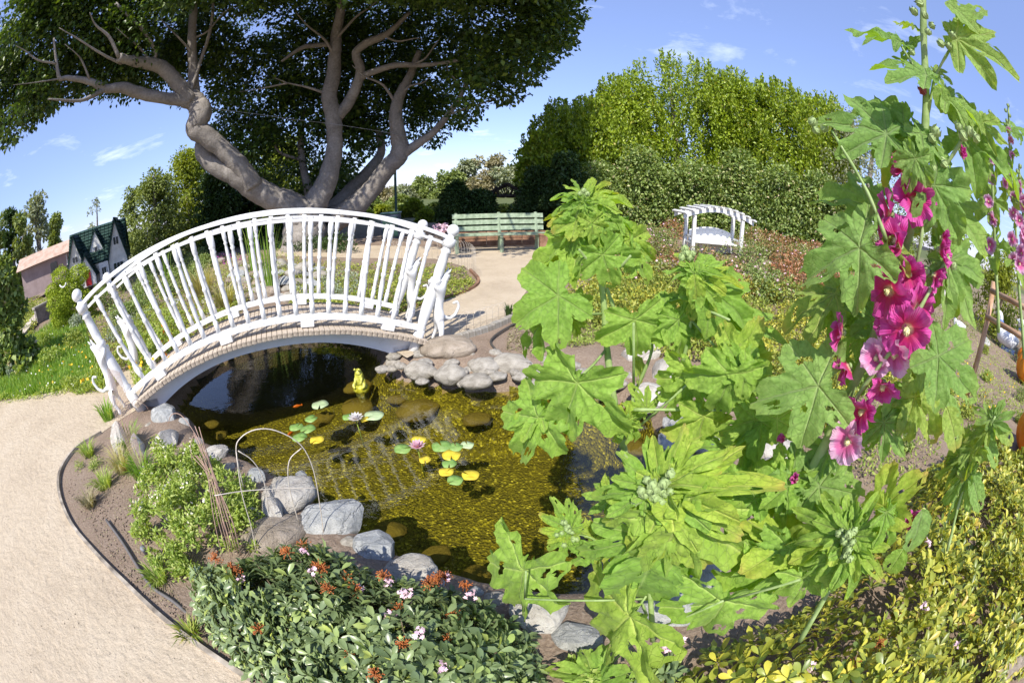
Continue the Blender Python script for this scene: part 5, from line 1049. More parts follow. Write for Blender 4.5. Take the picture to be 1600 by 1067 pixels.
def petal_mesh(name, mat, seed):
    r_ = random.Random(seed); na, nr_ = 16, 8; v = []; f = []; ph = r_.uniform(0, 6)
    for i in range(nr_ + 1):
        q = i / nr_
        for j in range(na + 1):
            a = (j / na - .5) * 2; wdt = .12 + .50 * math.sin(min(1, q * 1.15) * math.pi / 2); rr = q * (1 - .13 * abs(a) ** 3) * (1 + .03 * math.sin(a * 9 + ph)); x = wdt * a * (1.0 - .12 * q)
            z = .42 * q - .30 * q * q + .12 * q * q * math.sin(a * 5.5 + ph) + .05 * q * q * math.sin(a * 13 + ph * 2); v.append((x, rr, z))
    for i in range(nr_):
        for j in range(na): a = i * (na + 1) + j; f.append((a, a + 1, a + na + 2, a + na + 1))
    return MB().add(v, f, True).mesh(name, mat)
PE = {(nm, k): petal_mesh('petal', mt, k) for nm, mt in (('m', PM), ('l', PL)) for k in range(3)}
stam = MB(); stam.lathe([(0, .05), (.3, .06), (.6, .09), (.9, .07), (1, .01)], (0, 0, 0), (0, 0, .36), 8)
for i in range(40):
    a = i * 2.4; z = .12 + .22 * i / 40; stam.tube([(0, 0, z), (math.cos(a) * .12, math.sin(a) * .12, z + .04)], [.012, .022], 3)
stam_me = stam.mesh('stamen', CR)
cal = MB(); cal.lathe([(0, .03), (.25, .15), (.6, .20), (1, .05)], (0, 0, -.16), (0, 0, .06), 8); cal_me = cal.mesh('calyx', stemg)
def bloom(root, px, py, r, size, face, col='m', squash=1.0, stage=1.0):
    """five petals about a stamen column; face is the direction (right, up, toward camera) it opens to"""
    P = V(wr(px, py, r)); cv = (Vector((0, 0, EYE)) - P).normalized(); rt = Vector((-cv.y, cv.x, 0)).normalized() * -1; rt = cv.cross(Vector((0, 0, 1))).normalized() * -1; up = rt.cross(cv) * -1
    if up.z < 0: up = -up
    z = (rt * face[0] + up * face[1] + cv * face[2]).normalized(); x = z.orthogonal().normalized(); y = z.cross(x)
    e = bpy.data.objects.new('flower', None); COL.objects.link(e); e.empty_display_size = .01; e.parent = root; e.matrix_local = Matrix.Translation(P - root.location) @ Matrix((x * size, y * size * squash, z * size)).transposed().to_4x4()
    r_ = random.Random(int(px + py))
    for k in range(5):
        o = bpy.data.objects.new('petal', PE[col, (k + int(px)) % 3]); COL.objects.link(o); o.parent = e; a = k * 1.2566 + r_.uniform(-.1, .1)
        o.matrix_local = Matrix.Rotation(a + r_.uniform(-.15, .15), 4, 'Z') @ Matrix.Rotation(.22 + (1 - stage) * .9 + r_.uniform(-.28, .38), 4, 'X') @ Matrix.Rotation(r_.uniform(-.3, .3), 4, 'Y') @ Matrix.Translation((0, 0, .006 * k)) @ Matrix.Scale(r_.uniform(.9, 1.06), 4)
    for n_, me in (('stamen', stam_me), ('calyx', cal_me)):
        o = bpy.data.objects.new(n_, me); COL.objects.link(o); o.parent = e
    return e
budm = mat_plain('bud_green', (.30, .40, .16), .7, var=.15, scale=60)
def budmesh(name, mat, tipmat=None):
    mb = MB(); mb.lathe([(0, .12), (.15, .34), (.45, .48), (.7, .40), (.9, .2), (1, .03)], (0, 0, 0), (0, 0, 1), 9)
    for k in range(5):
        a = k * 1.2566; c, s_ = math.cos(a), math.sin(a); mb.add([(c * .30 - s_ * .26, s_ * .30 + c * .26, .05), (c * .30 + s_ * .26, s_ * .30 - c * .26, .05), (c * .62, s_ * .62, .55), (c * .34, s_ * .34, 1.12)], [(0, 1, 2), (0, 2, 3), (1, 3, 2)])
    return mb.mesh(name, mat)
bud_me = budmesh('bud', budm); bud_red = budmesh('bud', petal_mat('dark_red_petal', [(.25, .01, .05), (.33, .01, .07), (.40, .02, .10), (.4, .05, .1)]))
def bud(root, px, py, r, size, d=(0, .5, 1), me=None, petiole=None):
    P = V(wr(px, py, r)); z = Vector(d).normalized(); cv = (Vector((0, 0, EYE)) - P).normalized(); rt = Vector((cv.y * -1, cv.x, 0)) * -1; z = (rt.normalized() * d[0] * -1 + Vector((0, 0, 1)) * d[2] + cv * d[1]).normalized(); x = z.orthogonal().normalized(); y = z.cross(x)
    o = bpy.data.objects.new('bud', me or bud_me); COL.objects.link(o); o.parent = root; o.matrix_local = Matrix.Translation(P - root.location - z * size * .5) @ Matrix((x * size, y * size, z * size)).transposed().to_4x4()
    if petiole: mb = MB(); mb.tube([V(wr(*petiole)) - root.location, P - root.location - z * size * .5], [.003, .0028], 5); mb.build('stalk', stemg, root)
    return o
def plant(px, py, r, label, name='hollyhock', group='hollyhocks in the foreground'):
    P = wr(px, py, r); return empty(name, (P[0], P[1], hz(P[0], P[1])), 0, label, 'hollyhock', group)

# ---- A: the tall magenta-flowered plant at right
R1 = 1.02
A = plant(1215, 850, R1, 'tall hollyhock with many magenta flowers rising past the top edge of the photo')
stemtube(A, [(1170, 925, R1), (1215, 830, R1), (1255, 760, R1), (1310, 650, R1), (1352, 560, R1), (1390, 460, R1), (1425, 350, R1), (1442, 250, R1), (1447, 150, R1), (1443, 50, R1), (1440, -60, R1)], .0165, .009)
stemtube(A, [(1325, 640, R1 - .05), (1360, 590, R1 - .07), (1420, 510, R1 - .08), (1455, 450, R1 - .06), (1480, 400, R1)], .0058, .004, 'branch')
stemtube(A, [(1425, 440, R1 - .03), (1440, 370, R1 - .06), (1445, 290, R1 - .03)], .0055, .004, 'branch')
stemtube(A, [(1385, 375, R1 - .1), (1355, 300, R1 - .1), (1318, 235, R1 - .08), (1300, 205, R1 - .05)], .0045, .003, 'branch')
stemtube(A, [(1440, 300, R1), (1470, 270, R1 - .02), (1505, 215, R1 - .03)], .006, .004, 'branch')
stemtube(A, [(1449, 180, R1), (1462, 120, R1), (1488, 70, R1)], .005, .003, 'branch')
stemtube(A, [(1447, 130, R1), (1425, 100, R1 - .02), (1408, 72, R1 - .03)], .004, .003, 'branch')
D_ = 'deep'; Bq = 'broad'; Nn = 'narrow'
for a in [((1480, 5), (1532, 42), R1, Nn, 1.2, .3), ((1495, 62), (1594, 103), R1, D_, .8, .25), ((1500, 35), (1535, 5), R1 + .05, Nn, 1.2, .2), ((1408, 68), (1312, 32), R1, D_, .55, .15), ((1432, 45), (1392, 26), R1 + .05, D_, .8, .1), ((1440, 60), (1400, 90), R1 + .05, Nn, .8, .1),
          ((1448, 118), (1352, 86), R1 - .05, D_, .8, .15), ((1460, 112), (1490, 128), R1, D_, .9, .2), ((1478, 150), (1545, 188), R1, D_, .9, .2), ((1485, 155), (1520, 215), R1 + .03, Nn, 1.1, .1), ((1470, 135), (1475, 178), R1 - .02, Nn, 1.2, .1),
          ((1400, 185), (1332, 160), R1 + .02, Bq, .75, .12), ((1425, 230), (1370, 270), R1 + .03, Bq, .9, .5), ((1455, 330), (1400, 300), R1 + .06, Bq, .9, .6), ((1440, 210), (1490, 260), R1 - .03, Bq, .8, .6), ((1350, 520), (1300, 560), R1 + .06, Bq, .8, .5), ((1430, 620), (1470, 690), R1 + .04, Bq, .8, .6), ((1365, 500), (1320, 470), R1 + .05, Bq, .8, .5), ((1380, 660), (1420, 720), R1, D_, .9, .7), ((1300, 700), (1240, 730), R1, D_, .9, .7), ((1385, 210), (1268, 176), R1 - .05, D_, .7, .3), ((1415, 200), (1360, 235), R1, Bq, .8, .2), ((1395, 195), (1418, 222), R1 + .05, Nn, 1.2, .1), ((1440, 240), (1405, 210), R1 - .03, Bq, 1.0, .4),
          ((1358, 322), (1268, 290), R1 + .12, Bq, .85, .15), ((1343, 388), (1240, 428), R1 - .12, Bq, .86, .85), ((1385, 388), (1430, 425), R1 - .10, D_, .8, .6),
          ((1430, 248), (1415, 300), R1 - .10, Bq, .8, .7), ((1460, 290), (1505, 375), R1 - .05, Bq, .85, .25), ((1475, 315), (1550, 388), R1 + .15, Bq, .95, .6), ((1510, 215), (1585, 260), R1 + .12, Bq, .9, .5), ((1530, 195), (1580, 225), R1 + .1, D_, .8, .3), ((1560, 240), (1600, 300), R1 + .2, Bq, .8, .4),
          ((1478, 410), (1535, 520), R1 + .0, D_, .85, .3), ((1480, 405), (1540, 425), R1 + .02, Bq, .8, .25), ((1475, 420), (1500, 500), R1 + .03, D_, .8, .3), ((1466, 556), (1530, 618), R1 - .09, Bq, .85, .8),
          ((1440, 560), (1455, 640), R1 + .05, Bq, .8, .2), ((1400, 600), (1395, 665), R1 + .02, Nn, 1.3, .3), ((1480, 640), (1500, 705), R1 + .05, Nn, .9, .2), ((1305, 460), (1210, 500), R1 + .1, D_, .8, .3), ((1300, 475), (1255, 535), R1 + .12, D_, .9, .3), ((1338, 460), (1300, 520), R1 + .1, Bq, .8, .3),
          ((1278, 603), (1165, 625), R1 - .08, Bq, .84, .85), ((1345, 590), (1318, 555), R1 + .05, Bq, .8, .6)]:
    if a[4 if False else 5] < .36: a = (a[0], a[1], a[2], a[3], a[4] + .15, a[5] + .32)
    leaf(A, *a, m=1)
for (px, py, s_, fc, c, sq, st) in [(1427, 312, .050, (.1, .1, 1), 'm', 1, 1), (1392, 335, .044, (-.7, .2, .5), 'm', 1, .8), (1405, 385, .052, (-.3, .5, .6), 'm', 1, .8), (1418, 425, .044, (.3, 0, .8), 'm', 1, .9), (1392, 452, .052, (-.3, -.2, .9), 'm', 1, 1), (1430, 480, .046, (.5, -.1, .8), 'm', 1, 1),
                            (1418, 512, .056, (.1, -.2, 1), 'm', 1, 1), (1400, 548, .050, (0, -.5, .8), 'l', 1, 1), (1318, 520, .040, (-.9, -.1, .25), 'm', 1, .8), (1328, 572, .040, (-.7, -.6, .2), 'm', 1, .7), (1466, 390, .034, (.9, .2, .3), 'm', 1, .7), (1458, 430, .032, (.9, 0, .3), 'm', 1, .7), (1380, 598, .046, (.2, -.6, .7), 'm', 1, .9),
                            (1350, 640, .046, (-.2, -.5, .8), 'm', 1, .9), (1326, 688, .048, (-.1, -.1, 1), 'l', 1, 1), (1412, 262, .030, (-.8, .3, .3), 'm', 1, .4), (1422, 808, .032, (.3, .1, .9), 'm', 1, .6), (1245, 752, .020, (-.4, .4, .5), 'm', 1, .2), (1228, 686, .020, (-.8, .1, .3), 'm', 1, .2), (1254, 805, .018, (0, .1, 1), 'l', 1, .3), (1404, 420, .040, (-.5, .1, .7), 'm', 1, .9), (1395, 500, .046, (-.4, .1, .8), 'm', 1, .9), (1372, 560, .040, (-.3, .1, .7), 'l', 1, .8),
                            (1500, 236, .018, (.5, .2, .6), 'm', 1, .2), (1470, 372, .026, (.9, .2, .3), 'm', 1, .5)]:
    bloom(A, px, py, R1 - .05 - (.03 if s_ > .05 else 0), s_ * 1.16, (fc[0] * 1.3 + .15 * math.sin(px), fc[1] - .2, fc[2] * .8), c, sq, st)
bud(A, 1441, 141, R1 - .02, .022, (-.3, .8, .5), bud_red, (1444, 175, R1))
for px, py, s_ in [(1450, 50, .018), (1428, 18, .022), (1436, 4, .024), (1425, 82, .016), (1456, 40, .018), (1470, 68, .020), (1488, 55, .022), (1482, 72, .02), (1445, 24, .02), (1462, 205, .026), (1456, 215, .022), (1505, 212, .024), (1515, 205, .024), (1525, 215, .022), (1498, 198, .022), (1270, 190, .022), (1288, 200, .02), (1275, 203, .018), (1448, 240, .024), (1440, 268, .024), (1458, 262, .02), (1480, 405, .02), (1490, 415, .018), (1448, 425, .022), (1460, 350, .018), (1475, 255, .022)]:
    bud(A, px, py, R1 - .04, s_, (random.uniform(-.8, .8), .6, random.uniform(.1, 1)))

# ---- B: the central lime-green plant
R2 = 1.20
Bp_ = plant(985, 860, R2, 'pale green hollyhock with a pointed leafy top in front of the white arbor and bench')
stemtube(Bp_, [(1000, 900, R2), (992, 800, R2), (975, 700, R2), (962, 640, R2), (950, 560, R2), (943, 470, R2), (935, 400, R2), (920, 330, R2), (912, 300, R2)], .014, .007)
for st in [[(970, 700, R2), (990, 620, R2 + .05), (1015, 560, R2 + .05), (1020, 530, R2 + .05)], [(962, 650, R2), (948, 620, R2 - .03), (940, 585, R2 - .05)], [(968, 690, R2), (1010, 640, R2), (1060, 580, R2), (1080, 500, R2), (1088, 430, R2)], [(965, 500, R2 + .02), (955, 470, R2), (948, 450, R2)]]:
    stemtube(Bp_, st, .007, .0045, 'branch')
for a in [((915, 310), (925, 276), R2, Nn, .9, .3), ((912, 305), (878, 285), R2, D_, .8, .3), ((910, 312), (862, 298), R2, D_, .7, .35), ((918, 312), (962, 290), R2, D_, .7, .3), ((922, 318), (985, 300), R2 - .02, D_, .7, .35), ((925, 322), (975, 325), R2 - .03, D_, .7, .45), ((908, 318), (858, 330), R2 - .02, D_, .6, .5), ((920, 308), (950, 278), R2 + .02, D_, .7, .3), ((905, 300), (895, 278), R2 + .02, Nn, .8, .3), ((915, 318), (930, 352), R2 - .05, D_, .8, .6), ((912, 315), (888, 350), R2 - .05, D_, .8, .6),
          ((912, 340), (850, 325), R2 + .02, D_, .7, .3), ((915, 342), (855, 342), R2, Bq, .7, .4), ((908, 352), (880, 405), R2 - .04, Bq, .8, .7), ((940, 345), (955, 385), R2 - .05, Bq, .85, .7), ((950, 340), (1000, 350), R2, D_, .8, .4), ((925, 350), (930, 390), R2 - .06, Bq, .8, .7), ((900, 345), (860, 360), R2 - .04, Bq, .8, .6),
          ((900, 375), (815, 415), R2, Bq, .8, .6), ((960, 370), (1020, 380), R2 + .02, D_, .8, .5), ((985, 375), (1028, 405), R2 + .0, Bq, .8, .6), ((975, 372), (1010, 345), R2 + .05, D_, .8, .4), ((990, 395), (1020, 440), R2 - .02, Bq, .8, .6), ((870, 400), (840, 440), R2 + .05, Bq, .8, .5),
          ((942, 398), (958, 452), R2 - .08, Bq, 1.15, .8), ((872, 462), (797, 502), R2 - .10, Bq, 1.0, .85), ((900, 470), (915, 500), R2 - .02, Bq, .9, .5),
          ((850, 500), (800, 555), R2 - .02, D_, .8, .5), ((895, 500), (905, 530), R2 + .04, Bq, .8, .4), ((870, 480), (830, 440), R2 + .02, Bq, .9, .5),
          ((902, 598), (868, 690), R2 - .18, Bq, 1.02, .9),
          ((845, 640), (782, 665), R2 - .1, D_, .9, .7), ((842, 652), (798, 728), R2 - .12, Bq, .75, .7), ((850, 645), (880, 655), R2 - .05, Bq, .8, .3), ((992, 500), (1000, 562), R2 - .06, Bq, 1.1, .85),
          ((1060, 500), (1070, 560), R2 - .02, Bq, .85, .6), ((1030, 480), (1060, 455), R2 + .02, Bq, .8, .5), ((1045, 490), (1100, 520), R2, Bq, .9, .6), ((990, 560), (1010, 600), R2 + .05, Nn, 1.4, .2), ((1085, 420), (1060, 390), R2 - .04, D_, .8, .4), ((1088, 425), (1140, 400), R2 - .05, D_, .7, .5), ((1085, 428), (1055, 460), R2 - .06, D_, .8, .6), ((1090, 430), (1166, 436), R2 - .04, D_, .6, .5),
          ((1085, 432), (1090, 480), R2 - .08, Nn, 1.1, .7), ((1080, 425), (1030, 420), R2 - .04, D_, .7, .4), ((1092, 440), (1130, 480), R2 - .06, Bq, .7, .6), ((1110, 450), (1185, 510), R2 - .02, Bq, .7, .7), ((1095, 460), (1075, 500), R2 - .04, Bq, .9, .6), ((1140, 500), (1240, 530), R2, D_, .7, .6), ((1120, 490), (1140, 550), R2, Bq, .8, .7), ((1085, 584), (1072, 650), R2 - .1, Bq, 1.05, .85), ((1162, 580), (1135, 535), R2 - .12, Bq, .9, .8), ((1165, 582), (1205, 625), R2 - .14, Bq, .7, .8), ((1160, 585), (1130, 615), R2 - .12, Bq, .9, .8),
          ((975, 660), (960, 700), R2 - .12, D_, .9, .7), ((978, 658), (945, 680), R2 - .1, D_, .9, .7), ((982, 660), (1005, 690), R2 - .1, D_, .9, .7), ((980, 655), (985, 625), R2 - .08, D_, .9, .7)]:
    leaf(Bp_, *a, m=0)
for px, py, s_ in [(912, 298, .016), (918, 303, .015), (906, 303, .014), (1072, 395, .024), (1066, 402, .022), (1078, 402, .02), (1070, 388, .02), (1082, 396, .018), (1068, 445, .018), (1078, 440, .016)]:
    bud(Bp_, px, py, R2 - .04, s_, (random.uniform(-.6, .6), .6, random.uniform(.3, 1)))
for b_, t_ in [((943, 490), (875, 488)), ((948, 545), (905, 590)), ((962, 650), (850, 648)), ((940, 430), (905, 390)), ((945, 440), (985, 400)), ((968, 690), (1085, 590)), ((990, 620), (990, 505)), ((1080, 500), (1162, 585)), ((1085, 470), (1140, 500))]:
    mb = MB(); mb.tube([V(wr(*b_, R2)) - Bp_.location, V(wr((b_[0] + t_[0]) / 2, (b_[1] + t_[1]) / 2 + 3, R2 - .05)) - Bp_.location, V(wr(*t_, R2 - .12)) - Bp_.location], [.0045, .004, .0035], 6); mb.build('petiole', stemg, Bp_)

# ---- C: rosettes seen from above in the foreground
def rosette(root, c, leaves, r, nb=14, bs=.024, m=0, seed=1):
    for (ang, L, kd, w, fc) in leaves:
        t = (c[0] + math.cos(math.radians(ang)) * L, c[1] - math.sin(math.radians(ang)) * L); b = (c[0] + math.cos(math.radians(ang)) * L * .12, c[1] - math.sin(math.radians(ang)) * L * .12); leaf(root, b, t, r, kd, w, fc, rt=r + .0 - .04 * math.sin(math.radians(ang)) * -1, m=m)
    rg = np.random.default_rng(seed)
    for _ in range(nb): bud(root, c[0] + rg.normal(0, 11), c[1] + rg.normal(0, 12), r - .02 - rg.random() * .02, bs * rg.uniform(.6, 1), (rg.uniform(-.8, .8), .8, rg.uniform(.2, 1)))
R3 = .78
Cc = plant(1010, 950, R3 + .02, 'short hollyhock whose big finger-lobed rosette leans over the near pond edge')
stemtube(Cc, [(1020, 1000, R3 + .03), (1015, 900, R3 + .03), (1020, 830, R3 + .02), (1025, 785, R3)], .010, .008)
rosette(Cc, (1025, 770), [(8, 200, D_, .62, .75), (35, 150, D_, .7, .7), (62, 112, D_, .75, .7), (98, 95, D_, .8, .7), (128, 90, D_, .8, .65), (178, 108, D_, .7, .7), (212, 110, D_, .8, .8), (-28, 160, D_, .7, .8), (-10, 150, D_, .6, .65), (150, 70, D_, .8, .6), (20, 110, Nn, .9, .6), (80, 60, Nn, 1.1, .5)], R3, 22, .026, 0, 3)
for a in [((1060, 800), (1070, 945), R3 - .02, D_, .8, .85), ((1040, 810), (985, 880), R3 - .02, Nn, 1.0, .8), ((1060, 820), (1015, 900), R3 - .04, Nn, 1.0, .8), ((1070, 810), (1110, 900), R3, Nn, .9, .8), ((1010, 840), (885, 870), R3 + .03, D_, .7, .8), ((1000, 870), (935, 890), R3 + .05, Nn, 1.3, .7), ((1020, 870), (985, 960), R3 - .02, Nn, 1.3, .6), ((1045, 860), (1020, 950), R3 + .02, Nn, 1.0, .6),
          ((985, 962), (915, 1020), R3 - .05, Bq, .95, .6), ((1132, 938), (1095, 1005), R3 + .05, Bq, .95, .75), ((820, 890), (795, 975), R3 + .1, Bq, .55, .7), ((930, 1060), (860, 1040), R3 - .1, Bq, .9, .5), ((935, 1065), (980, 1050), R3 - .1, Bq, .9, .5)]:
    leaf(Cc, *a, m=0)
for b_, t_ in [((1010, 930), (985, 966)), ((1015, 985), (1130, 938)), ((1130, 938), (1250, 905)), ((1005, 935), (820, 935)), ((820, 935), (822, 892)), ((1000, 990), (930, 1062))]:
    mb = MB(); mb.tube([V(wr(*b_, R3 + .03)) - Cc.location, V(wr(*t_, R3 + .0)) - Cc.location], [.004, .0035], 6); mb.build('petiole', stemg, Cc)
R4 = .95
Dd = plant(900, 900, R4, 'small side shoot of hollyhock with a pale bud cluster against the olive water')
stemtube(Dd, [(1010, 960, R4), (985, 900, R4), (950, 860, R4), (920, 838, R4), (895, 834, R4)], .006, .004)
rosette(Dd, (892, 832), [(150, 58, D_, .8, .7), (115, 62, D_, .8, .7), (95, 50, D_, .8, .6), (175, 52, D_, .8, .7), (215, 52, D_, .8, .8), (250, 50, D_, .8, .8), (30, 40, D_, .8, .6)], R4, 12, .020, 0, 5)
for a in [((925, 850), (945, 885), R4, Bq, .9, .8), ((935, 855), (905, 875), R4, D_, .9, .8), ((930, 842), (945, 810), R4, D_, .9, .7), ((955, 780), (905, 770), R4 + .02, D_, .9, .7), ((958, 782), (925, 800), R4 + .02, D_, .9, .7), ((950, 775), (975, 745), R4 + .02, D_, .9, .6)]:
    leaf(Dd, *a, m=0)
R5 = .86
Ee = plant(1290, 960, R5, 'hollyhock rosette with pale buds below the magenta flowers')
stemtube(Ee, [(1250, 1000, R5 + .02), (1290, 930, R5 + .02), (1325, 860, R5)], .009, .007)
rosette(Ee, (1328, 842), [(95, 70, D_, .75, .6), (120, 88, D_, .75, .6), (150, 115, D_, .6, .6), (172, 120, D_, .65, .7), (60, 85, D_, .75, .6), (35, 70, D_, .8, .6), (-10, 62, D_, .7, .7), (-50, 80, D_, .8, .8), (-85, 100, D_, .75, .8), (-115, 115, D_, .75, .8), (195, 100, Bq, .8, .8), (-135, 120, D_, .7, .8)], R5, 18, .022, 0, 9)
for a in [((1230, 850), (1160, 800), R5 + .06, Bq, .9, .75), ((1235, 855), (1200, 920), R5 + .04, Bq, .9, .8), ((1215, 880), (1180, 960), R5 + .05, Bq, .8, .8), ((1260, 900), (1230, 960), R5, D_, .9, .8), ((1230, 760), (1180, 730), R5 + .1, Bq, .9, .7), ((1180, 780), (1130, 760), R5 + .1, Bq, .9, .75), ((1380, 790), (1440, 740), R5 + .06, Bq, .8, .6), ((1385, 800), (1400, 860), R5 + .02, D_, .8, .8), ((1410, 860), (1385, 900), R5 + .05, Nn, 1.3, .6)]:
    leaf(Ee, *a, m=0)
R6 = 1.30
Ff = plant(1500, 760, R6, 'slim hollyhock shoot with drooping narrow leaves near the pumpkins')
stemtube(Ff, [(1480, 860, R6), (1500, 780, R6), (1530, 700, R6), (1555, 650, R6)], .006, .004)
for a in [((1550, 660), (1590, 640), R6, D_, .8, .6), ((1548, 655), (1520, 635), R6, D_, .8, .6), ((1552, 652), (1562, 630), R6, D_, .8, .5), ((1545, 670), (1500, 690), R6, D_, .8, .6), ((1540, 680), (1560, 730), R6, Nn, .9, .7), ((1520, 700), (1470, 720), R6, Bq, .7, .6), ((1515, 735), (1480, 760), R6, D_, .8, .7), ((1512, 740), (1478, 830), R6, D_, .6, .7), ((1518, 745), (1535, 800), R6, Nn, .9, .7), ((1505, 720), (1450, 745), R6, D_, .6, .5), ((1555, 665), (1585, 690), R6, Nn, 1., .7), ((1480, 620), (1500, 700), R6 - .1, Nn, .8, .3)]:
    leaf(Ff, *a, m=1)
Gg = plant(1180, 830, 1.12, 'bushy hollyhock filling the gap between the central one and the magenta one')
stemtube(Gg, [(1150, 900, 1.12), (1165, 800, 1.12), (1170, 700, 1.12), (1160, 600, 1.12), (1150, 540, 1.12)], .010, .006)
stemtube(Gg, [(1220, 800, 1.08), (1222, 720, 1.08), (1218, 660, 1.08)], .009, .006); stemtube(Gg, [(990, 640, 1.10), (1060, 640, 1.12), (1170, 640, 1.14)], .005, .004, 'branch')
for a in [((1142, 585), (1115, 655), 1.06, Bq, 1.0, .85), ((1190, 660), (1130, 690), 1.1, Bq, .8, .6), ((1180, 655), (1160, 730), 1.1, Bq, .8, .5), ((1100, 650), (1090, 715), 1.12, Bq, .9, .5), ((1070, 610), (1045, 660), 1.12, Bq, .8, .6), ((1130, 700), (1080, 690), 1.1, D_, .9, .6),
          ((1215, 655), (1265, 620), 1.04, Bq, .9, .7), ((1150, 560), (1190, 500), 1.12, Bq, .8, .7), ((1150, 555), (1100, 560), 1.1, Bq, .9, .7), ((1010, 640), (985, 600), 1.15, D_, .9, .5), ((1240, 740), (1290, 790), 1.0, Bq, .9, .7), ((1235, 745), (1190, 800), 1.0, Bq, .9, .8), ((1170, 760), (1230, 720), 1.05, Bq, .9, .7), ((1165, 765), (1110, 720), 1.05, Bq, .9, .7), ((1110, 590), (1160, 560), 1.1, Bq, .8, .8),
          ((1280, 760), (1350, 770), .98, Bq, .9, .7), ((1300, 780), (1270, 720), 1.0, Bq, .9, .6), ((1180, 850), (1120, 840), .98, Bq, .9, .7), ((1390, 640), (1340, 700), 1.1, Nn, .9, .5), ((1440, 800), (1425, 870), .95, Nn, 1.2, .5), ((1130, 800), (1080, 830), .9, D_, .9, .8)]:
    leaf(Gg, *a, m=0 if a[0][0] < 1240 else 1)
# far pale pink hollyhocks at the right edge
def farholly(pts, label, seed, r=2.6, fl=9):
    h = plant(pts[0][0], pts[0][1], r, label, 'pink_hollyhock', 'pale pink hollyhocks at the right edge'); stemtube(h, [(p[0], p[1], r) for p in pts], .012, .006); rg = np.random.default_rng(seed)
    for k in range(fl):
        t = .35 + .6 * k / fl; i = t * (len(pts) - 1); a = pts[int(i)]; b = pts[min(len(pts) - 1, int(i) + 1)]; f = i - int(i); x, y = a[0] + (b[0] - a[0]) * f, a[1] + (b[1] - a[1]) * f
        bloom(h, x + rg.uniform(-14, 6) * (1.2 - t * .7), y + rg.uniform(-6, 6), r - .03, .055 * (1.15 - t * .8), (rg.uniform(-.7, .5), .1, .8), 'l', 1, .8)
        if k % 2 == 0: leaf(h, (x, y), (x + rg.uniform(-45, 45), y + rg.uniform(10, 40)), r, 'broad', .9, .4, m=1)
    for k in range(8): bud(h, pts[-1][0] + rg.uniform(-4, 4), pts[-1][1] + k * 8, r - .02, .022, (rg.uniform(-.8, .8), .5, 1))
farholly([(1600, 560), (1592, 450), (1585, 330), (1578, 240), (1575, 165)], 'tallest pale pink hollyhock spike against the sky at the right edge', 1)
farholly([(1560, 520), (1556, 420), (1552, 330), (1550, 250), (1548, 175)], 'pale pink hollyhock spike left of the tallest one', 2, 2.4, 6)
farholly([(1608, 520), (1604, 420), (1598, 330), (1592, 260)], 'pink hollyhock cut by the right edge with dense pink flowers', 3, 2.2, 9)
# ------------------------------------------------------------------ green park bench
bg_paint = mat_noise('pale_green_paint', [(.15, .20, .13), (.27, .34, .23), (.36, .43, .31)], 9, 7, .6, 60, .3, .004)
b0 = V(gp(712, 395, 0)); b1 = V(gp(848, 391, 0)); bc = (b0 + b1) / 2; ba = math.atan2(b1.y - b0.y, b1.x - b0.x); BLn = (b1 - b0).length + .12
bench = empty('park_bench', bc, ba, 'long pale green slatted bench standing in dappled shade by the far path', 'bench')
def bslat(y, z, h, t, tilt=0, L=BLn, x=0):
    o = link('slat', bevel_mesh(MB().box((0, 0, 0), (L, t, h)), 'slat', bg_paint, .006, 1), bench); o.location = (x, y, z); o.rotation_euler = (tilt, 0, 0); return o
for k, z in enumerate((.55, .70, .85)): bslat(.22 + k * .035, z + .0, .115, .035, -.2)
for k in range(3): bslat(-.20 + k * .13, .43, .04, .115)
for x in (-BLn * .46, 0.02, BLn * .42):
    mb = MB(); mb.tube([(x, -.22, .0), (x, -.17, .41)], [.045, .045], 4, sm=False); mb.build('leg', bg_paint, bench)
    mb = MB(); mb.tube([(x, .12, .38), (x, .22, .0)], [.045, .045], 4, sm=False); mb.build('leg', bg_paint, bench)
    mb = MB(); mb.tube([(x, .15, .34), (x, .34, .93)], [.04, .04], 4, sm=False); mb.build('back_support', bg_paint, bench)
    mb = MB(); mb.box((x, -.02, .385), (.07, .44, .05)); mb.build('seat_bearer', bg_paint, bench)
tim = mat_noise('redwood_timber', [(.14, .075, .045), (.26, .145, .09), (.33, .20, .13)], 6, 6, .85, 40, .4, .006)
rw = empty('retaining_wall', bc + Vector((.1, 1.0, 0)), ba, 'low dark red-brown timber retaining wall behind the bench', 'wall')
for k in range(2):
    for j in range(3):
        o = link('board', bevel_mesh(MB().box((0, 0, 0), (.93, .06, .185)), 'board', tim, .006, 1), rw); o.location = (-.95 + j * .945, random.uniform(-.01, .01), .10 + k * .192)
for x in (-1.4, 1.45):
    o = link('post', bevel_mesh(MB().box((0, 0, 0), (.14, .14, .52)), 'post', tim, .01, 1), rw); o.location = (x, -.08, .26)
pl_ = V(gp(848, 402, 0)); rp_ = empty('timber_post', pl_, ba, 'short square brown timber post beside the right end of the bench', 'post'); o = link('post_shaft', bevel_mesh(MB().box((0, 0, 0), (.16, .16, .50)), 'post_shaft', tim, .012, 2), rp_); o.location = (0, 0, .25); o = link('post_cap', bevel_mesh(MB().box((0, 0, 0), (.18, .18, .03)), 'post_cap', tim, .006, 1), rp_); o.location = (0, 0, .515)
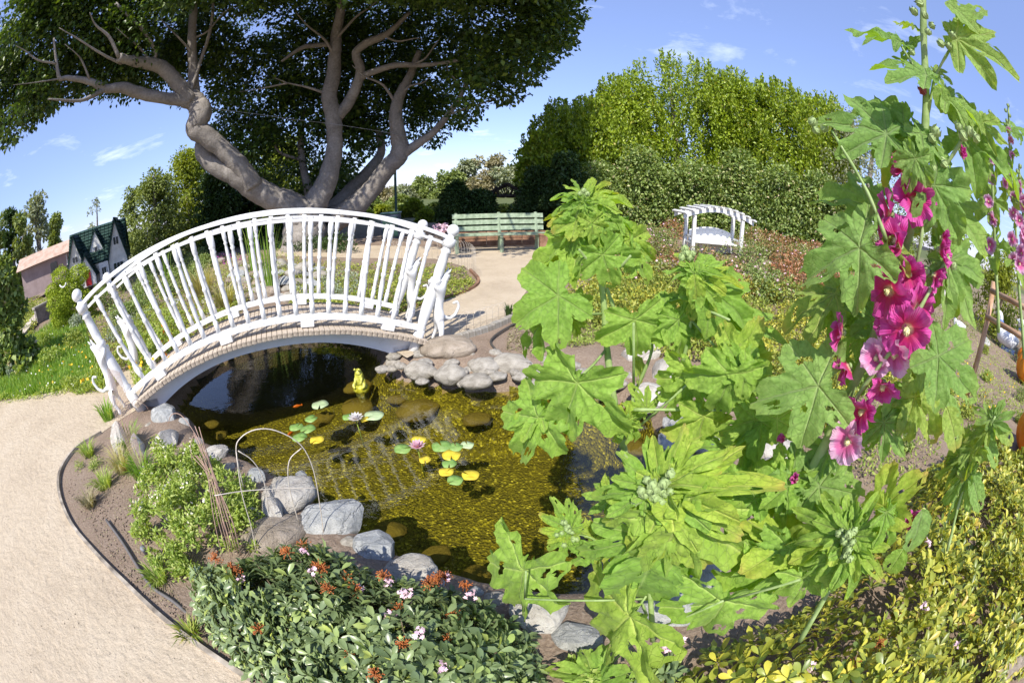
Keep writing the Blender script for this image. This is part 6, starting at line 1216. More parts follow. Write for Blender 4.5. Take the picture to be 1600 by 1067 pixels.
# half barrel planter with agave
bp = V(gp(920, 402, 0)); brl = empty('barrel_planter', bp, 0, 'weathered half barrel planter with grey hoops behind the central hollyhock', 'planter')
for k in range(18):
    a = k * 2 * math.pi / 18; mb = MB(); r0, r1, r2 = .24, .31, .28
    q = math.pi / 18 * .96; v = []
    for (r, z) in ((r0, 0), (r1, .22), (r2, .44)):
        for rr in (r, r - .025):
            for s_ in (-q, q): v.append((math.cos(a + s_) * rr, math.sin(a + s_) * rr, z))
    f = []
    for i in range(2):
        b_ = i * 4; f += [(b_, b_ + 1, b_ + 5, b_ + 4), (b_ + 3, b_ + 2, b_ + 6, b_ + 7), (b_ + 1, b_ + 3, b_ + 7, b_ + 5), (b_ + 2, b_, b_ + 4, b_ + 6)]
    f += [(0, 2, 3, 1), (8, 9, 11, 10)]; mb.add(v, f); mb.build('stave', M_brown, brl)
zinc = mat_plain('dull_zinc', (.35, .36, .38), .5, .5, .6)
for z, r in ((.08, .268), (.34, .303)):
    mb = MB(); n = 24; mb.add([(math.cos(2 * math.pi * i / n) * rr, math.sin(2 * math.pi * i / n) * rr, z + zz) for zz in (0, .045) for rr in (r - .006, r + .004) for i in range(n)], [(n + i, n + (i + 1) % n, 3 * n + (i + 1) % n, 3 * n + i) for i in range(n)] + [(2 * n + i, 3 * n + i, 3 * n + (i + 1) % n, 2 * n + (i + 1) % n) for i in range(n)]); mb.build('hoop', zinc, brl)
mb = MB(); mb.add([(math.cos(k * .5236) * .25, math.sin(k * .5236) * .25, .40) for k in range(12)], [tuple(range(12))]); mb.build('potting_soil', gm, brl)
agv = empty('agave', bp + Vector((0, 0, .40)), 0, 'blue-green agave plant growing in the half barrel', 'plant')
agm = mat_plain('agave_blue', (.20, .34, .32), .5)
for k in range(20):
    a = k * 2.4; el = .25 + .055 * k; L_ = .46 - .006 * k; mb = MB(); d = Vector((math.cos(a) * math.cos(el), math.sin(a) * math.cos(el), math.sin(el))); s_ = Vector((-math.sin(a), math.cos(a), 0)); n_ = d.cross(s_)
    v = []
    for t, w in ((0, .030), (.35, .042), (.7, .03), (1, .002)): c = d * L_ * t + Vector((0, 0, -.10 * t * t)); v += [c - s_ * w - n_ * w * .3, c + n_ * .008, c + s_ * w - n_ * w * .3]
    mb.add(v, [(i * 3 + j, i * 3 + j + 1, i * 3 + j + 4, i * 3 + j + 3) for i in range(3) for j in range(2)], True); mb.build('agave_leaf', agm, agv)
# white slatted arbor seat
w0, w1 = V(gp(1072, 400, .30)), V(gp(1150, 406, .30)); ac = (w0 + w1) / 2; aa = math.atan2(w1.y - w0.y, w1.x - w0.x); AW = (w1 - w0).length
arb = empty('white_arbor', ac, aa, 'small white wooden arbor seat with arched slatted top in front of the hedge', 'arbor'); arb.location.z = hz(ac.x, ac.y)
Hs = .98; ah = wr(1110, 322, math.hypot(ac.x, ac.y))[2] - arb.location.z; post_h = ah - .22
for x in (-AW / 2 + .04, AW / 2 - .04):
    for y in (-.22, .22):
        o = link('post', bevel_mesh(MB().box((0, 0, 0), (.075, .075, post_h)), 'post', paint, .006, 1), arb); o.location = (x, y, post_h / 2)
def archz(x): return post_h + .20 * (1 - (x / (AW * .68)) ** 2)
for y in (-.26, .26):
    n = 14; xs = [(-.68 + 1.36 * i / n) * AW for i in range(n + 1)]; v = []
    for yy in (y - .018, y + .018):
        for x in xs: v.append((x, yy, archz(x)))
        for x in xs: v.append((x, yy, archz(x) - .09))
    m = n + 1; f = []
    for i in range(n): f += [(i, i + 1, m + i + 1, m + i), (2 * m + i + 1, 2 * m + i, 3 * m + i, 3 * m + i + 1), (i + 1, i, 2 * m + i, 2 * m + i + 1), (m + i, m + i + 1, 3 * m + i + 1, 3 * m + i)]
    f += [(0, m, 3 * m, 2 * m), (n, 2 * m + n, 3 * m + n, m + n)]; MB().add(v, f).build('arched_beam', paint, arb)
for i in range(11):
    x = (-.66 + 1.32 * i / 10) * AW; o = link('top_slat', bevel_mesh(MB().box((0, 0, 0), (.075, .78, .035)), 'top_slat', paint, .005, 1), arb); o.location = (x, 0, archz(x) + .02); o.rotation_euler = (0, math.atan(.2 * 2 * x / (AW * .68) ** 2), 0)
n = 12; v = []; f = []
for yy in (.16, .19):
    for i in range(n + 1): x = (-.42 + .84 * i / n) * AW; v.append((x, yy, post_h * .60 + .10 * (1 - (2 * i / n - 1) ** 2)))
    for i in range(n + 1): v.append(((-.42 + .84 * i / n) * AW, yy, .02))
m = n + 1
for i in range(n): f += [(i, i + 1, m + i + 1, m + i), (2 * m + i + 1, 2 * m + i, 3 * m + i, 3 * m + i + 1), (i + 1, i, 2 * m + i, 2 * m + i + 1)]
f += [(0, m, 3 * m, 2 * m), (n, 2 * m + n, 3 * m + n, m + n)]; MB().add(v, f).build('seat_back', paint, arb)
o = link('seat', bevel_mesh(MB().box((0, 0, 0), (AW * .86, .36, .03)), 'seat', paint, .005, 1), arb); o.location = (0, -.02, .30)
for x in (-AW / 2 + .04, AW / 2 - .04):
    for z in (.42, .62): o = link('arm_rail', bevel_mesh(MB().box((0, 0, 0), (.04, .40, .04)), 'arm_rail', paint, .004, 1), arb); o.location = (x, 0, z * post_h / 1.35)
# rustic dark arbor behind the bench
dkw = mat_noise('dark_timber', [(.03, .022, .016), (.07, .05, .035), (.10, .075, .055)], 8, 5, .85, 50, .3, .005)
ra_ = V(wr(793, 372, 17.5)); ra_.z = 0; rus = empty('rustic_arbor', ra_, -.05, 'dark timber arbor with a lattice gable roof among the hedges behind the bench', 'arbor')
hh_ = wr(793, 288, 17.5)[2]; eav = wr(770, 306, 17.5)[2]; hw = .78
for x in (-hw * .8, hw * .8):
    for y in (-.5, .5): MB().box((x, y, eav / 2), (.1, .1, eav)).build('post', dkw, rus)
for y in (-.55, .55):
    for s_ in (-1, 1): MB().tube([(0, y, hh_), (s_ * hw * 1.2, y, eav - .05)], .06, 4, sm=False).build('rafter', dkw, rus)
    MB().tube([(-hw * 1.2, y, eav), (hw * 1.2, y, eav)], .06, 4, sm=False).build('tie_beam', dkw, rus)
    for k in range(-3, 4): MB().tube([(k * .1, y, eav), (k * .24, y, eav + (hh_ - eav) * (1 - abs(k) * .25))], .022, 4, sm=False).build('lattice_bar', dkw, rus)
for s_ in (-1, 1):
    for k in range(8): t = (k + .5) / 8; MB().box((s_ * hw * 1.2 * t, 0, hh_ + (eav - hh_) * t + .07), (.05, 1.5, .03)).build('roof_batten', dkw, rus)
# lamp post and the dark cabinet
lgm = mat_plain('dark_green_metal', (.025, .07, .055), .45, .5, .3)
lp = V(wr(620, 356, 15.5)); lp.z = 0; lamp = empty('lamp_post', lp, 0, 'thin dark green lamp post rising into the tree canopy', 'lamp post'); MB().lathe([(0, .09), (.02, .09), (.03, .05), (.2, .05), (1, .035)], (0, 0, 0), (0, 0, 4.6), 10).build('pole', lgm, lamp)
MB().lathe([(0, .05), (.1, .16), (.55, .19), (.8, .10), (1, .02)], (0, 0, 4.6), (0, 0, 5.05), 10).build('lantern', lgm, lamp)
cb_ = V(wr(612, 366, 14.2)); cb_.z = 0; cab = empty('utility_cabinet', cb_, .1, 'dark blue-grey utility box standing at the foot of the lamp post', 'cabinet'); H_ = wr(612, 334, 14.2)[2]
o = link('cabinet_body', bevel_mesh(MB().box((0, 0, 0), (.62, .4, H_)), 'cabinet_body', mat_plain('slate_metal', (.035, .05, .08), .5), .015, 2), cab); o.location = (0, 0, H_ / 2)
o = link('cabinet_lid', bevel_mesh(MB().box((0, 0, 0), (.68, .46, .05)), 'cabinet_lid', lgm, .01, 1), cab); o.location = (0, 0, H_ + .02)
o = link('cabinet_door', bevel_mesh(MB().box((0, 0, 0), (.50, .03, H_ * .8)), 'cabinet_door', lgm, .006, 1), cab); o.location = (0, -.21, H_ * .48)

# ------------------------------------------------------------------ storybook cottage, pink-roofed house
wallc = mat_noise('cream_stucco', [(.58, .56, .50), (.72, .70, .64), (.78, .76, .71)], 5, 6, .9, 60, .3, .01)
roofg, rgn, rgb_ = newmat('green_shingle'); rgn.links.new(ramp(rgn, noisetex(rgn, 9, 5), [(.004, .022, .018), (.010, .045, .036), (.02, .065, .052)], [.3, .5, .7]), rgb_.inputs['Base Color']); rgb_.inputs['Roughness'].default_value = .8
glassd = mat_plain('dark_window_glass', (.02, .03, .04), .1, .8); redd = mat_plain('red_door_paint', (.42, .02, .02), .5); trimw = mat_plain('white_trim', (.72, .72, .70), .5)
RH = 20.0; hb = V(wr(158, 418, RH)); hb.z = 0
hT = wr(170, 338, RH)[2]
cot = empty('storybook_cottage', hb, math.radians(47), 'cream storybook cottage with steep dark green roof and red door at far left', 'cottage')
cz = wr(140, 432, RH)[2]; cot.location.z = min(0.2, cz)
K = (hT - cot.location.z) * .90
# main block along local X, ridge along X; front (local -Y) faces the garden
def wallbox(x0, x1, y0, y1, z0, z1, name='wall', mat=wallc): return MB().box(((x0 + x1) / 2, (y0 + y1) / 2, (z0 + z1) / 2), (x1 - x0, y1 - y0, z1 - z0)).build(name, mat, cot)
def gable(pts, y, t, axis, name='gable_wall', mat=wallc):
    if axis == 'x': fn = lambda u, v, w: (w, u, v)
    else: fn = lambda u, v, w: (u, w, v)
    return MB().prism(pts, fn, y, y + t).build(name, mat, cot)
HWd, HLn, ez, rz_ = K * .44, K * .62, K * .40, K * .98
wallbox(-HLn, HLn, -HWd, HWd, 0, ez)
for x in (-HLn, HLn - .04): gable([(-HWd, ez - .01), (HWd, ez - .01), (0, rz_ - .05)], x, .04, 'x')
def roofplane(a, b, c, d, rows, cols, name='roof'):
    """shingle courses between eave a-b and ridge d-c"""
    a, b, c, d = map(Vector, (a, b, c, d)); nrm = (b - a).cross(d - a).normalized(); nrm = nrm if nrm.z > 0 else -nrm; r = MB(); r.add([a, b, c, d, a - nrm * .05, b - nrm * .05, c - nrm * .05, d - nrm * .05], [(0, 1, 2, 3), (7, 6, 5, 4), (0, 4, 5, 1), (1, 5, 6, 2), (2, 6, 7, 3), (3, 7, 4, 0)]); ro = r.build(name, roofg, cot)
    m_ = MB()
    for i in range(rows):
        t0, t1 = i / rows, (i + 1) / rows; p0, p1, q0, q1 = a.lerp(d, t0), b.lerp(c, t0), a.lerp(d, t1), b.lerp(c, t1)
        for j in range(cols):
            s0, s1 = (j + .06) / cols, (j + .94) / cols; e = nrm * (.035 + .012 * ((i * 7 + j * 3) % 3)); m_.add([p0.lerp(p1, s0) + e, p0.lerp(p1, s1) + e, q0.lerp(q1, s1) + nrm * .01, q0.lerp(q1, s0) + nrm * .01, p0.lerp(p1, s0), p0.lerp(p1, s1)], [(0, 1, 2, 3), (4, 5, 1, 0)])
    m_.build('shingles', roofg, ro, 'stuff')
ov = .12
for s_ in (-1, 1):
    k_ = (HWd + ov) / HWd; roofplane((-HLn - ov, s_ * HWd * k_, rz_ - (rz_ - ez) * k_ + .03), (HLn + ov, s_ * HWd * k_, rz_ - (rz_ - ez) * k_ + .03), (HLn + ov, 0, rz_ + .03), (-HLn - ov, 0, rz_ + .03), 12, 14)
# two tall gables that face the garden
for gx_, gw_, gt_ in ((-HLn * .74, K * .21, .94), (HLn * .78, K * .20, 1.02)):
    gable([(gx_ - gw_, 0), (gx_ + gw_, 0), (gx_ + gw_, K * .38), (gx_, K * gt_), (gx_ - gw_, K * .38)], -HWd - K * .10, .06, 'y', 'front_gable')
    for s_ in (-1, 1): roofplane((gx_ + s_ * gw_ * 1.16, -HWd - K * .15, K * .38 - K * (gt_ - .38) * .16), (gx_ + s_ * gw_ * 1.16, 0, K * .38 - K * (gt_ - .38) * .16), (gx_, 0, K * gt_ + .04), (gx_, -HWd - K * .15, K * gt_ + .04), 9, 6, 'gable_roof')
# dormer gable on the front slope
def window(x, y, z, w, h, axis='y', out_=-1, bars=1, parent=None):
    if axis == 'y': fb_ = (w, .03, h); pos = (x, y + out_ * .012, z)
    else: fb_ = (.03, w, h); pos = (x + out_ * .012, y, z)
    wo_ = MB().box(pos, fb_).build('window', trimw, cot)
    for k in range(bars + 1):
        ww = (w - .05) / (bars + 1); off = -w / 2 + .025 + ww * (k + .5)
        if axis == 'y': MB().box((x + off, y + out_ * .03, z), (ww * .82, .012, h * .86)).build('pane', glassd, wo_)
        else: MB().box((x + out_ * .03, y + off, z), (.012, ww * .82, h * .86)).build('pane', glassd, wo_)
dy0 = -HWd * .62
gable([(-K * .22, K * .44), (K * .22, K * .44), (0, K * .92)], dy0 - .16, .05, 'y', 'dormer_wall', trimw)
for s_ in (-1, 1): roofplane((s_ * K * .245, dy0 - .20, K * .41), (s_ * K * .245, 0, K * .41), (0, 0, K * .955), (0, dy0 - .20, K * .955), 7, 5, 'dormer_roof')
window(0, dy0 - .16, K * .58, K * .09, K * .10)
# wings: left porch gable with the red door, right bay
px0 = -HLn * .34
gable([(-K * .19 + px0, 0), (K * .19 + px0, 0), (K * .19 + px0, K * .22), (px0, K * .55), (-K * .19 + px0, K * .22)], -HWd - K * .22, .05, 'y', 'porch_wall', trimw)
for s_ in (-1, 1):
    roofplane((px0 + s_ * K * .235, -HWd - K * .27, K * .15), (px0 + s_ * K * .235, -HWd * .3, K * .15), (px0, -HWd * .3, K * .58), (px0, -HWd - K * .27, K * .58), 7, 7, 'porch_roof')
    wallbox(px0 + s_ * K * .18 - .02, px0 + s_ * K * .18 + .02, -HWd - K * .17, -HWd, 0, K * .20, 'porch_side')
dr = MB().box((px0 + K * .02, -HWd - K * .235, K * .14), (K * .13, .03, K * .26)).build('door', redd, cot); MB().box((px0 + K * .06, -HWd - K * .25, K * .13), (.02, .03, .02)).build('handle', zinc, dr)
wallbox(HLn * .10, HLn * .44, -HWd - K * .16, -HWd + .01, 0, K * .32, 'bay', trimw); window(HLn * .27, -HWd - K * .16, K * .17, K * .12, K * .14)
window(-HLn * .74, -HWd - K * .10, K * .52, K * .15, K * .11); window(HLn * .78, -HWd - K * .10, K * .62, K * .14, K * .15); window(HLn * .78, -HWd - K * .10, K * .18, K * .24, K * .12, bars=2)
window(-HLn, -HWd * .05, K * .56, K * .20, K * .13, 'x', -1); window(-HLn, HWd * .1, K * .22, K * .22, K * .14, 'x', -1); window(HLn, 0, K * .58, K * .2, K * .16, 'x', 1, 1); window(HLn, 0, K * .22, K * .3, K * .15, 'x', 1, 2)
MB().box((-HLn * .7, HWd * .55, K * .78), (K * .12, K * .12, K * .36)).build('chimney', mat_plain('brick_red', (.34, .12, .08), .85), cot)
pinkr = mat_noise('pink_tile', [(.36, .24, .18), (.48, .34, .27), (.55, .42, .35)], 4, 5, .85); pinkw = mat_noise('mauve_wall', [(.26, .20, .20), (.34, .27, .27)], 3, 4, .9)
ph = V(wr(86, 425, 27)); ph.z = 0; pz = wr(86, 425, 27)[2]; pt = wr(86, 384, 27)[2]
pk = empty('flat_roofed_building', (ph.x, ph.y, min(pz, .3)), math.radians(42), 'low mauve building with a sloping pink tiled roof left of the cottage', 'building'); h_ = pt - pk.location.z
MB().box((0, 0, h_ * .36), (4.0, 3.0, h_ * .72)).build('wall', pinkw, pk)
MB().prism([(-1.9, h_ * .72), (1.9, h_ * .72), (1.1, h_), (-1.1, h_)], lambda u, v, w: (w, u, v), -2.2, 2.2).build('roof', pinkr, pk)
MB().box((.6, -1.52, h_ * .45), (.5, .05, h_ * .3)).build('window', glassd, pk); MB().tube([(1.6, -1.56, h_ * .72), (1.6, -1.56, .02)], .04, 6).build('downpipe', trimw, pk)
# low stone wall in front of them
lw0, lw1 = V(gp(45, 462, 0)), V(gp(108, 432, 0)); lw0 = V(wr(50, 462, 15)); lw1 = V(wr(125, 424, 16)); lw0.z = lw1.z = 0
gwl = empty('garden_wall', (lw0 + lw1) / 2, math.atan2((lw1 - lw0).y, (lw1 - lw0).x), 'low dark garden wall with pale coping below the pink-roofed building', 'wall'); LL_ = (lw1 - lw0).length; hw_ = .5
MB().box((0, 0, hw_ / 2 - .03), (LL_, .2, hw_)).build('wall_face', mat_noise('dark_stone_wall', [(.10, .09, .09), (.2, .18, .17), (.3, .27, .26)], 6, 5, .9), gwl); MB().box((0, 0, hw_), (LL_ + .1, .3, .06)).build('coping', M_river, gwl)
petals('red_flowers', [(66, 425), (84, 415), (90, 430), (70, 436)], 60, (.5, .9), .06, redd, 'red flowers growing against the low garden wall', 40)
# pale ramp
rm0 = [gp(25, 545, 0), gp(38, 535, .0), gp(78, 482, .0), gp(72, 478, .0), gp(20, 535, 0)]
ramp_o = empty('pale_ramp', V(gp(50, 512, 0)), 0, 'narrow pale concrete ramp edge running up the planted slope at left', 'ramp'); a, b = V(gp(24, 543, 0)), V(gp(76, 480, 0)); d = b - a; o = link('ramp_slab', MB().box((0, 0, 0), (d.length, .5, .16)).mesh('ramp_slab', mat_noise('pale_concrete', [(.50, .42, .34), (.62, .54, .46)], 3, 5, .9)), ramp_o); o.location = (a + b) / 2 - ramp_o.location + Vector((0, 0, .08)); o.rotation_euler = (0, 0, math.atan2(d.y, d.x))
# topiary bear
tr_ = 11.5; tp = V(wr(108, 512, tr_)); tp.z = 0
top = empty('topiary_bear', tp, 0, 'clipped topiary bear with round ears beside the left newel post', 'topiary')
def tball(px, py, rad, n): P = wr(px, py, tr_); return (P[0] - tp.x, P[1] - tp.y, P[2], rad)
tb = [tball(95, 432, .26, 1), tball(122, 430, .30, 1), tball(108, 455, .38, 1), tball(95, 470, .40, 1), tball(122, 475, .42, 1), tball(98, 500, .30, 1), tball(115, 505, .34, 1), tball(140, 470, .30, 1), tball(82, 455, .20, 1), tball(140, 500, .32, 1), tball(92, 495, .24, 1), tball(108, 525, .3, 1)]
crown('topiary_foliage', tb, 2600, .045, .5, L_top, top, 8, 2.2, shell=.90, nup=.3)
for (x, y, z, r) in tb[:]: pass
MB().tube([(0, 0, 0), (0, 0, tb[3][2])], [.05, .04], 6).build('stem', twig, top)
P = V(wr(98, 442, tr_ - .42)) - tp
MB().tube([P + Vector((.12 * math.cos(a), .05 * math.cos(a), .10 * math.sin(a))) for a in np.linspace(-2.9, -.2, 9)], .022, 6).build('collar', trimw, top)

# ------------------------------------------------------------------ white cats climbing the newel posts
def cat_figure(near, right, label):
    sgn = 1 if right else -1; w = -.0 if near else WID; wo_s = 0
    s_b, s_t = (3.04, 3.53) if right else (.06, -.375)
    def C_(t, out_, side_, z=None):   # point along the post, out from it, sideways
        s = s_b + (s_t - s_b) * t + sgn * out_; zz = (-.03 + 1.12 * t) if z is None else z; q = B(s, w + side_, zz); return Vector(q)
    root = empty('cat_figure', C_(0, .2, 0, 0), 0, label, 'cat figure', 'white cat figures climbing the newel posts'); root.location.z = 0
    J = [C_(.30, .15, 0), C_(.38, .115, 0), C_(.47, .09, 0), C_(.555, .075, 0), C_(.615, .075, 0), C_(.66, .085, 0)]; R = [.056, .052, .058, .064, .042, .045]
    E = [(i, i + 1) for i in range(5)]
    def chain(start, pts, rad):
        i0 = start
        for p, r in zip(pts, rad): J.append(p); R.append(r); E.append((i0, len(J) - 1)); i0 = len(J) - 1
    for sd_ in (-1, 1):
        chain(0, [C_(.22, .20, .05 * sd_), C_(.14, .23, .07 * sd_, .14 + .02 * sd_), C_(.08, .215, .08 * sd_, .06), C_(.0, .25, .085 * sd_, .02)], [.040, .024, .017, .022])
        chain(3, [C_(.56, .02, .07 * sd_), C_(.60, -.04, .07 * sd_), C_(.64, -.06, .04 * sd_)], [.026, .021, .022])
    chain(0, [C_(.28, .24, 0), C_(.26, .30, 0), C_(.29, .35, 0), C_(.36, .36, 0), C_(.41, .32, 0), C_(.40, .27, 0)], [.022, .017, .016, .016, .015, .012])
    chain(5, [C_(.69, .105, 0)], [.03])
    me = bpy.data.meshes.new('cat_body'); me.from_pydata([p - root.location for p in J], E, []); o = bpy.data.objects.new('cat_body', me); COL.objects.link(o); o.parent = root
    sk = o.modifiers.new('s', 'SKIN'); ss = o.modifiers.new('u', 'SUBSURF'); ss.levels = 2; ss.render_levels = 2
    for i, v in enumerate(me.skin_vertices[0].data): v.radius = (R[i], R[i]); v.use_root = (i == 0)
    dg = bpy.context.evaluated_depsgraph_get(); m2 = bpy.data.meshes.new_from_object(o.evaluated_get(dg)); o.modifiers.clear(); o.data = m2
    m2.materials.clear(); m2.materials.append(paint); m2.polygons.foreach_set('use_smooth', [True] * len(m2.polygons))
    for sd_ in (-1, 1): MB().lathe([(0, .016), (.5, .012), (1, .002)], C_(.685, .085, .022 * sd_) - root.location, C_(.725, .10, .034 * sd_) - root.location, 5).build('ear', paint, root)
    return root
cat_figure(True, True, 'white cat figure with curled tail climbing the near right newel post')
cat_figure(True, False, 'white cat figure with looped tail climbing the near left newel post')
cat_figure(False, True, 'white cat figure on the far right newel post, seen between balusters')
cat_figure(False, False, 'white cat figure on the far left newel post, behind the balusters')

# ------------------------------------------------------------------ frog statue in the water
fm, fnt2, fb2 = newmat('mossy_yellow_glaze'); fnt2.links.new(ramp(fnt2, noisetex(fnt2, 22, 6, .7), [(.16, .14, .02), (.48, .48, .05), (.66, .62, .24)], [.3, .5, .75]), fb2.inputs['Base Color']); fb2.inputs['Roughness'].default_value = .4
fp = V(gp(564, 602, WATER)); frog = empty('frog_statue', fp, 0, 'yellow-green frog statue sitting in the water under the right end of the bridge', 'statue')
J = [(0, 0, .02), (0, -.01, .07), (0, -.01, .125), (0, -.02, .155), (0, -.055, .155), (-.045, -.03, .04), (-.06, -.06, .02), (-.03, -.08, .0), (.045, -.03, .04), (.06, -.06, .02), (.03, -.08, .0), (-.035, -.04, .09), (-.03, -.07, .05), (.035, -.04, .09), (.03, -.07, .05)]
E = [(0, 1), (1, 2), (2, 3), (3, 4), (0, 5), (5, 6), (6, 7), (0, 8), (8, 9), (9, 10), (2, 11), (11, 12), (2, 13), (13, 14)]; R = [.048, .045, .032, .040, .026, .026, .018, .012, .026, .018, .012, .013, .011, .013, .011]
me = bpy.data.meshes.new('frog_body'); me.from_pydata(J, E, []); o = bpy.data.objects.new('frog_body', me); COL.objects.link(o); o.parent = frog; o.modifiers.new('s', 'SKIN'); s_ = o.modifiers.new('u', 'SUBSURF'); s_.levels = 2
for i, v in enumerate(me.skin_vertices[0].data): v.radius = (R[i], R[i]); v.use_root = i == 0
m2 = bpy.data.meshes.new_from_object(o.evaluated_get(bpy.context.evaluated_depsgraph_get())); o.modifiers.clear(); o.data = m2; m2.materials.clear(); m2.materials.append(fm); m2.polygons.foreach_set('use_smooth', [True] * len(m2.polygons))
for sx in (-1, 1):
    MB().lathe([(0, .004), (.5, .016), (1, .004)], (sx * .022, -.045, .172), (sx * .022, -.045, .202), 8).build('eye', fm, frog)
    MB().lathe([(0, .002), (.5, .007), (1, .002)], (sx * .022, -.066, .187), (sx * .022, -.056, .187), 8).build('pupil', glassd, frog)
MB().lathe([(0, .075), (.5, .085), (1, .06)], (0, 0, -.06), (0, 0, .012), 14).build('pedestal', fm, frog)
tube_ = MB(); P0 = V(gp(520, 655, WATER)); tube_.lathe([(0, .16), (.3, .17), (1, .15)], fp + Vector((-.04, -.1, -.25)), fp + Vector((-.04, -.1, -.16)), 20); o = tube_.build('sunken_ring', M_algae, None); tag(o, 'algae-covered round plinth under the water below the frog statue', 'plinth')

# ------------------------------------------------------------------ water lilies
padm = mat_noise('lily_pad_green', [(.10, .20, .04), (.20, .34, .09), (.30, .42, .14)], 12, 5, .35, 60, .2, .002); pady = mat_noise('lily_pad_yellow', [(.45, .38, .03), (.66, .52, .05), (.55, .40, .03)], 12, 5, .35)
padl = mat_noise('lily_pad_pale', [(.28, .38, .20), (.40, .50, .28), (.46, .54, .32)], 12, 5, .3)
def pad(px, py, w, mat, label, grp='lily pads floating on the pond'):
    P = gp(px, py, WATER + .006); d = math.sqrt(P[0] ** 2 + P[1] ** 2 + (EYE + .22) ** 2); r = w * d / 640 / 2; r_ = random.Random(px); n = 30; v = [(0, 0, 0)]; notch = r_.uniform(0, 6.28); f = []
    for q in (.5, 1.0):
        for i in range(n):
            a = notch + .16 + (2 * math.pi - .32) * i / (n - 1); rr = r * q * (1 + .03 * math.sin(a * 5)); v.append((math.cos(a) * rr, math.sin(a) * rr, .002 * q + .004 * q * math.sin(a * 3 + px)))
    f = [(0, 1 + i, 2 + i) for i in range(n - 1)] + [(1 + i, 1 + n + i, 2 + n + i, 2 + i) for i in range(n - 1)]
    v2 = [(x, y, z - .004) for x, y, z in v]; m = len(v); edge = [0] + [1 + n + i for i in range(n)]
    f2 = [tuple(m + j for j in reversed(q)) for q in f] + [(1 + n + i, m + 1 + n + i, m + 2 + n + i, 2 + n + i) for i in range(n - 1)]
    o = link('lily_pad', MB().add(v + v2, f + f2, True).mesh('lily_pad', mat), None); o.location = P; return tag(o, label, 'lily pad', grp)
for x, y, w, m, lb in [(500, 632, 26, padl, 'pale lily pad nearest the bridge shadow, on its own'), (486, 654, 20, padm, 'green lily pad above the left cluster'), (463, 667, 22, padm, 'green lily pad at the left of the left cluster'), (481, 670, 24, padm, 'green lily pad in the middle of the left cluster'), (468, 683, 24, padm, 'lowest green lily pad of the left cluster'),
    (495, 687, 22, pady, 'yellowing lily pad at the lower right of the left cluster'), (584, 649, 30, padl, 'large pale lily pad right of the white water lily'), (545, 651, 20, padm, 'green lily pad tucked under the white water lily'), (629, 701, 26, padm, 'green lily pad left of the pink water lily'), (654, 687, 22, pady, 'yellow lily pad just above the pink water lily'), (664, 718, 18, pady, 'small orange-yellow pad below the pink water lily'),
    (690, 697, 30, padm, 'biggest green pad right of the pink water lily'), (712, 698, 22, padm, 'dull green pad right of the biggest one'), (730, 695, 20, padl, 'faint sunken pad at the right end of the row'), (705, 711, 28, pady, 'bright yellow-green pad under the biggest green one'), (702, 724, 22, padm, 'green pad between two yellow ones'), (697, 737, 22, pady, 'yellow pad below the green one in the right cluster'), (711, 750, 24, padm, 'lowest green pad of the right cluster'), (735, 742, 26, pady, 'green pad with yellow edge at the far right of the cluster'), (570, 655, 14, pady, 'small brown-yellow pad between the white lily and the pale pad')]:
    pad(x, y, w, m, lb)
def lily(px, py, size, col, label):
    P = gp(px, py, WATER + .03); root = empty('water_lily', P, 0, label, 'water lily', 'water lily flowers on the pond'); m = petal_mat('lily_' + col, {'white': [(.8, .62, .1), (.8, .75, .6), (.8, .72, .74), (.82, .80, .80)], 'pink': [(.8, .5, .05), (.8, .25, .3), (.72, .25, .42), (.8, .55, .66)]}[col]); mb = MB()
    v = []; f = []
    for i, (t, w) in enumerate(((0, .10), (.4, .2), (.75, .16), (1, .0))): v += [(-w, t, .18 * t * t + .05), (0, t, .18 * t * t), (w, t, .18 * t * t + .05)]
    for i in range(3):
        for j in range(2): a = i * 3 + j; f.append((a, a + 1, a + 4, a + 3))
    pm_ = MB().add(v, f, True).mesh('petal', m)
    for ring_, (n, el, s_) in enumerate(((10, .15, 1.), (9, .55, .9), (7, .95, .75), (5, 1.25, .5))):
        for k in range(n): o = bpy.data.objects.new('petal', pm_); COL.objects.link(o); o.parent = root; o.rotation_euler = (el, 0, 2 * math.pi * (k + .5 * (ring_ % 2)) / n); o.scale = (size * s_,) * 3
    MB().lathe([(0, .12 * size), (.6, .18 * size), (1, .05 * size)], (0, 0, 0), (0, 0, size * .35), 8).build('centre', P_yel, root)
    MB().tube([(0, 0, 0), (.02, .02, -.3)], .005, 5).build('stalk', stemg, root)
lily(556, 655, .075, 'white', 'white water lily flower, the farther of the two'); lily(652, 698, .068, 'pink', 'pink water lily flower among the right-hand pads')
gfm = mat_plain('goldfish_orange', (.55, .12, .02), .3)
for px, py, a in [(465, 634, .6), (455, 676, 1.2)]:
    P = V(gp(px, py, WATER - .08)); o = MB().lathe([(0, .002), (.15, .012), (.45, .018), (.8, .006), (.86, .004), (1, .016)], (-.05, 0, 0), (.05, 0, 0), 8).build('goldfish', gfm, None); o.location = P; o.rotation_euler = (0, 0, a); o.scale = (1, .6, 1); tag(o, 'small orange goldfish under the water %s' % ('near the pale single pad' if px > 460 else 'left of the green pad cluster'), 'goldfish', 'goldfish in the pond')

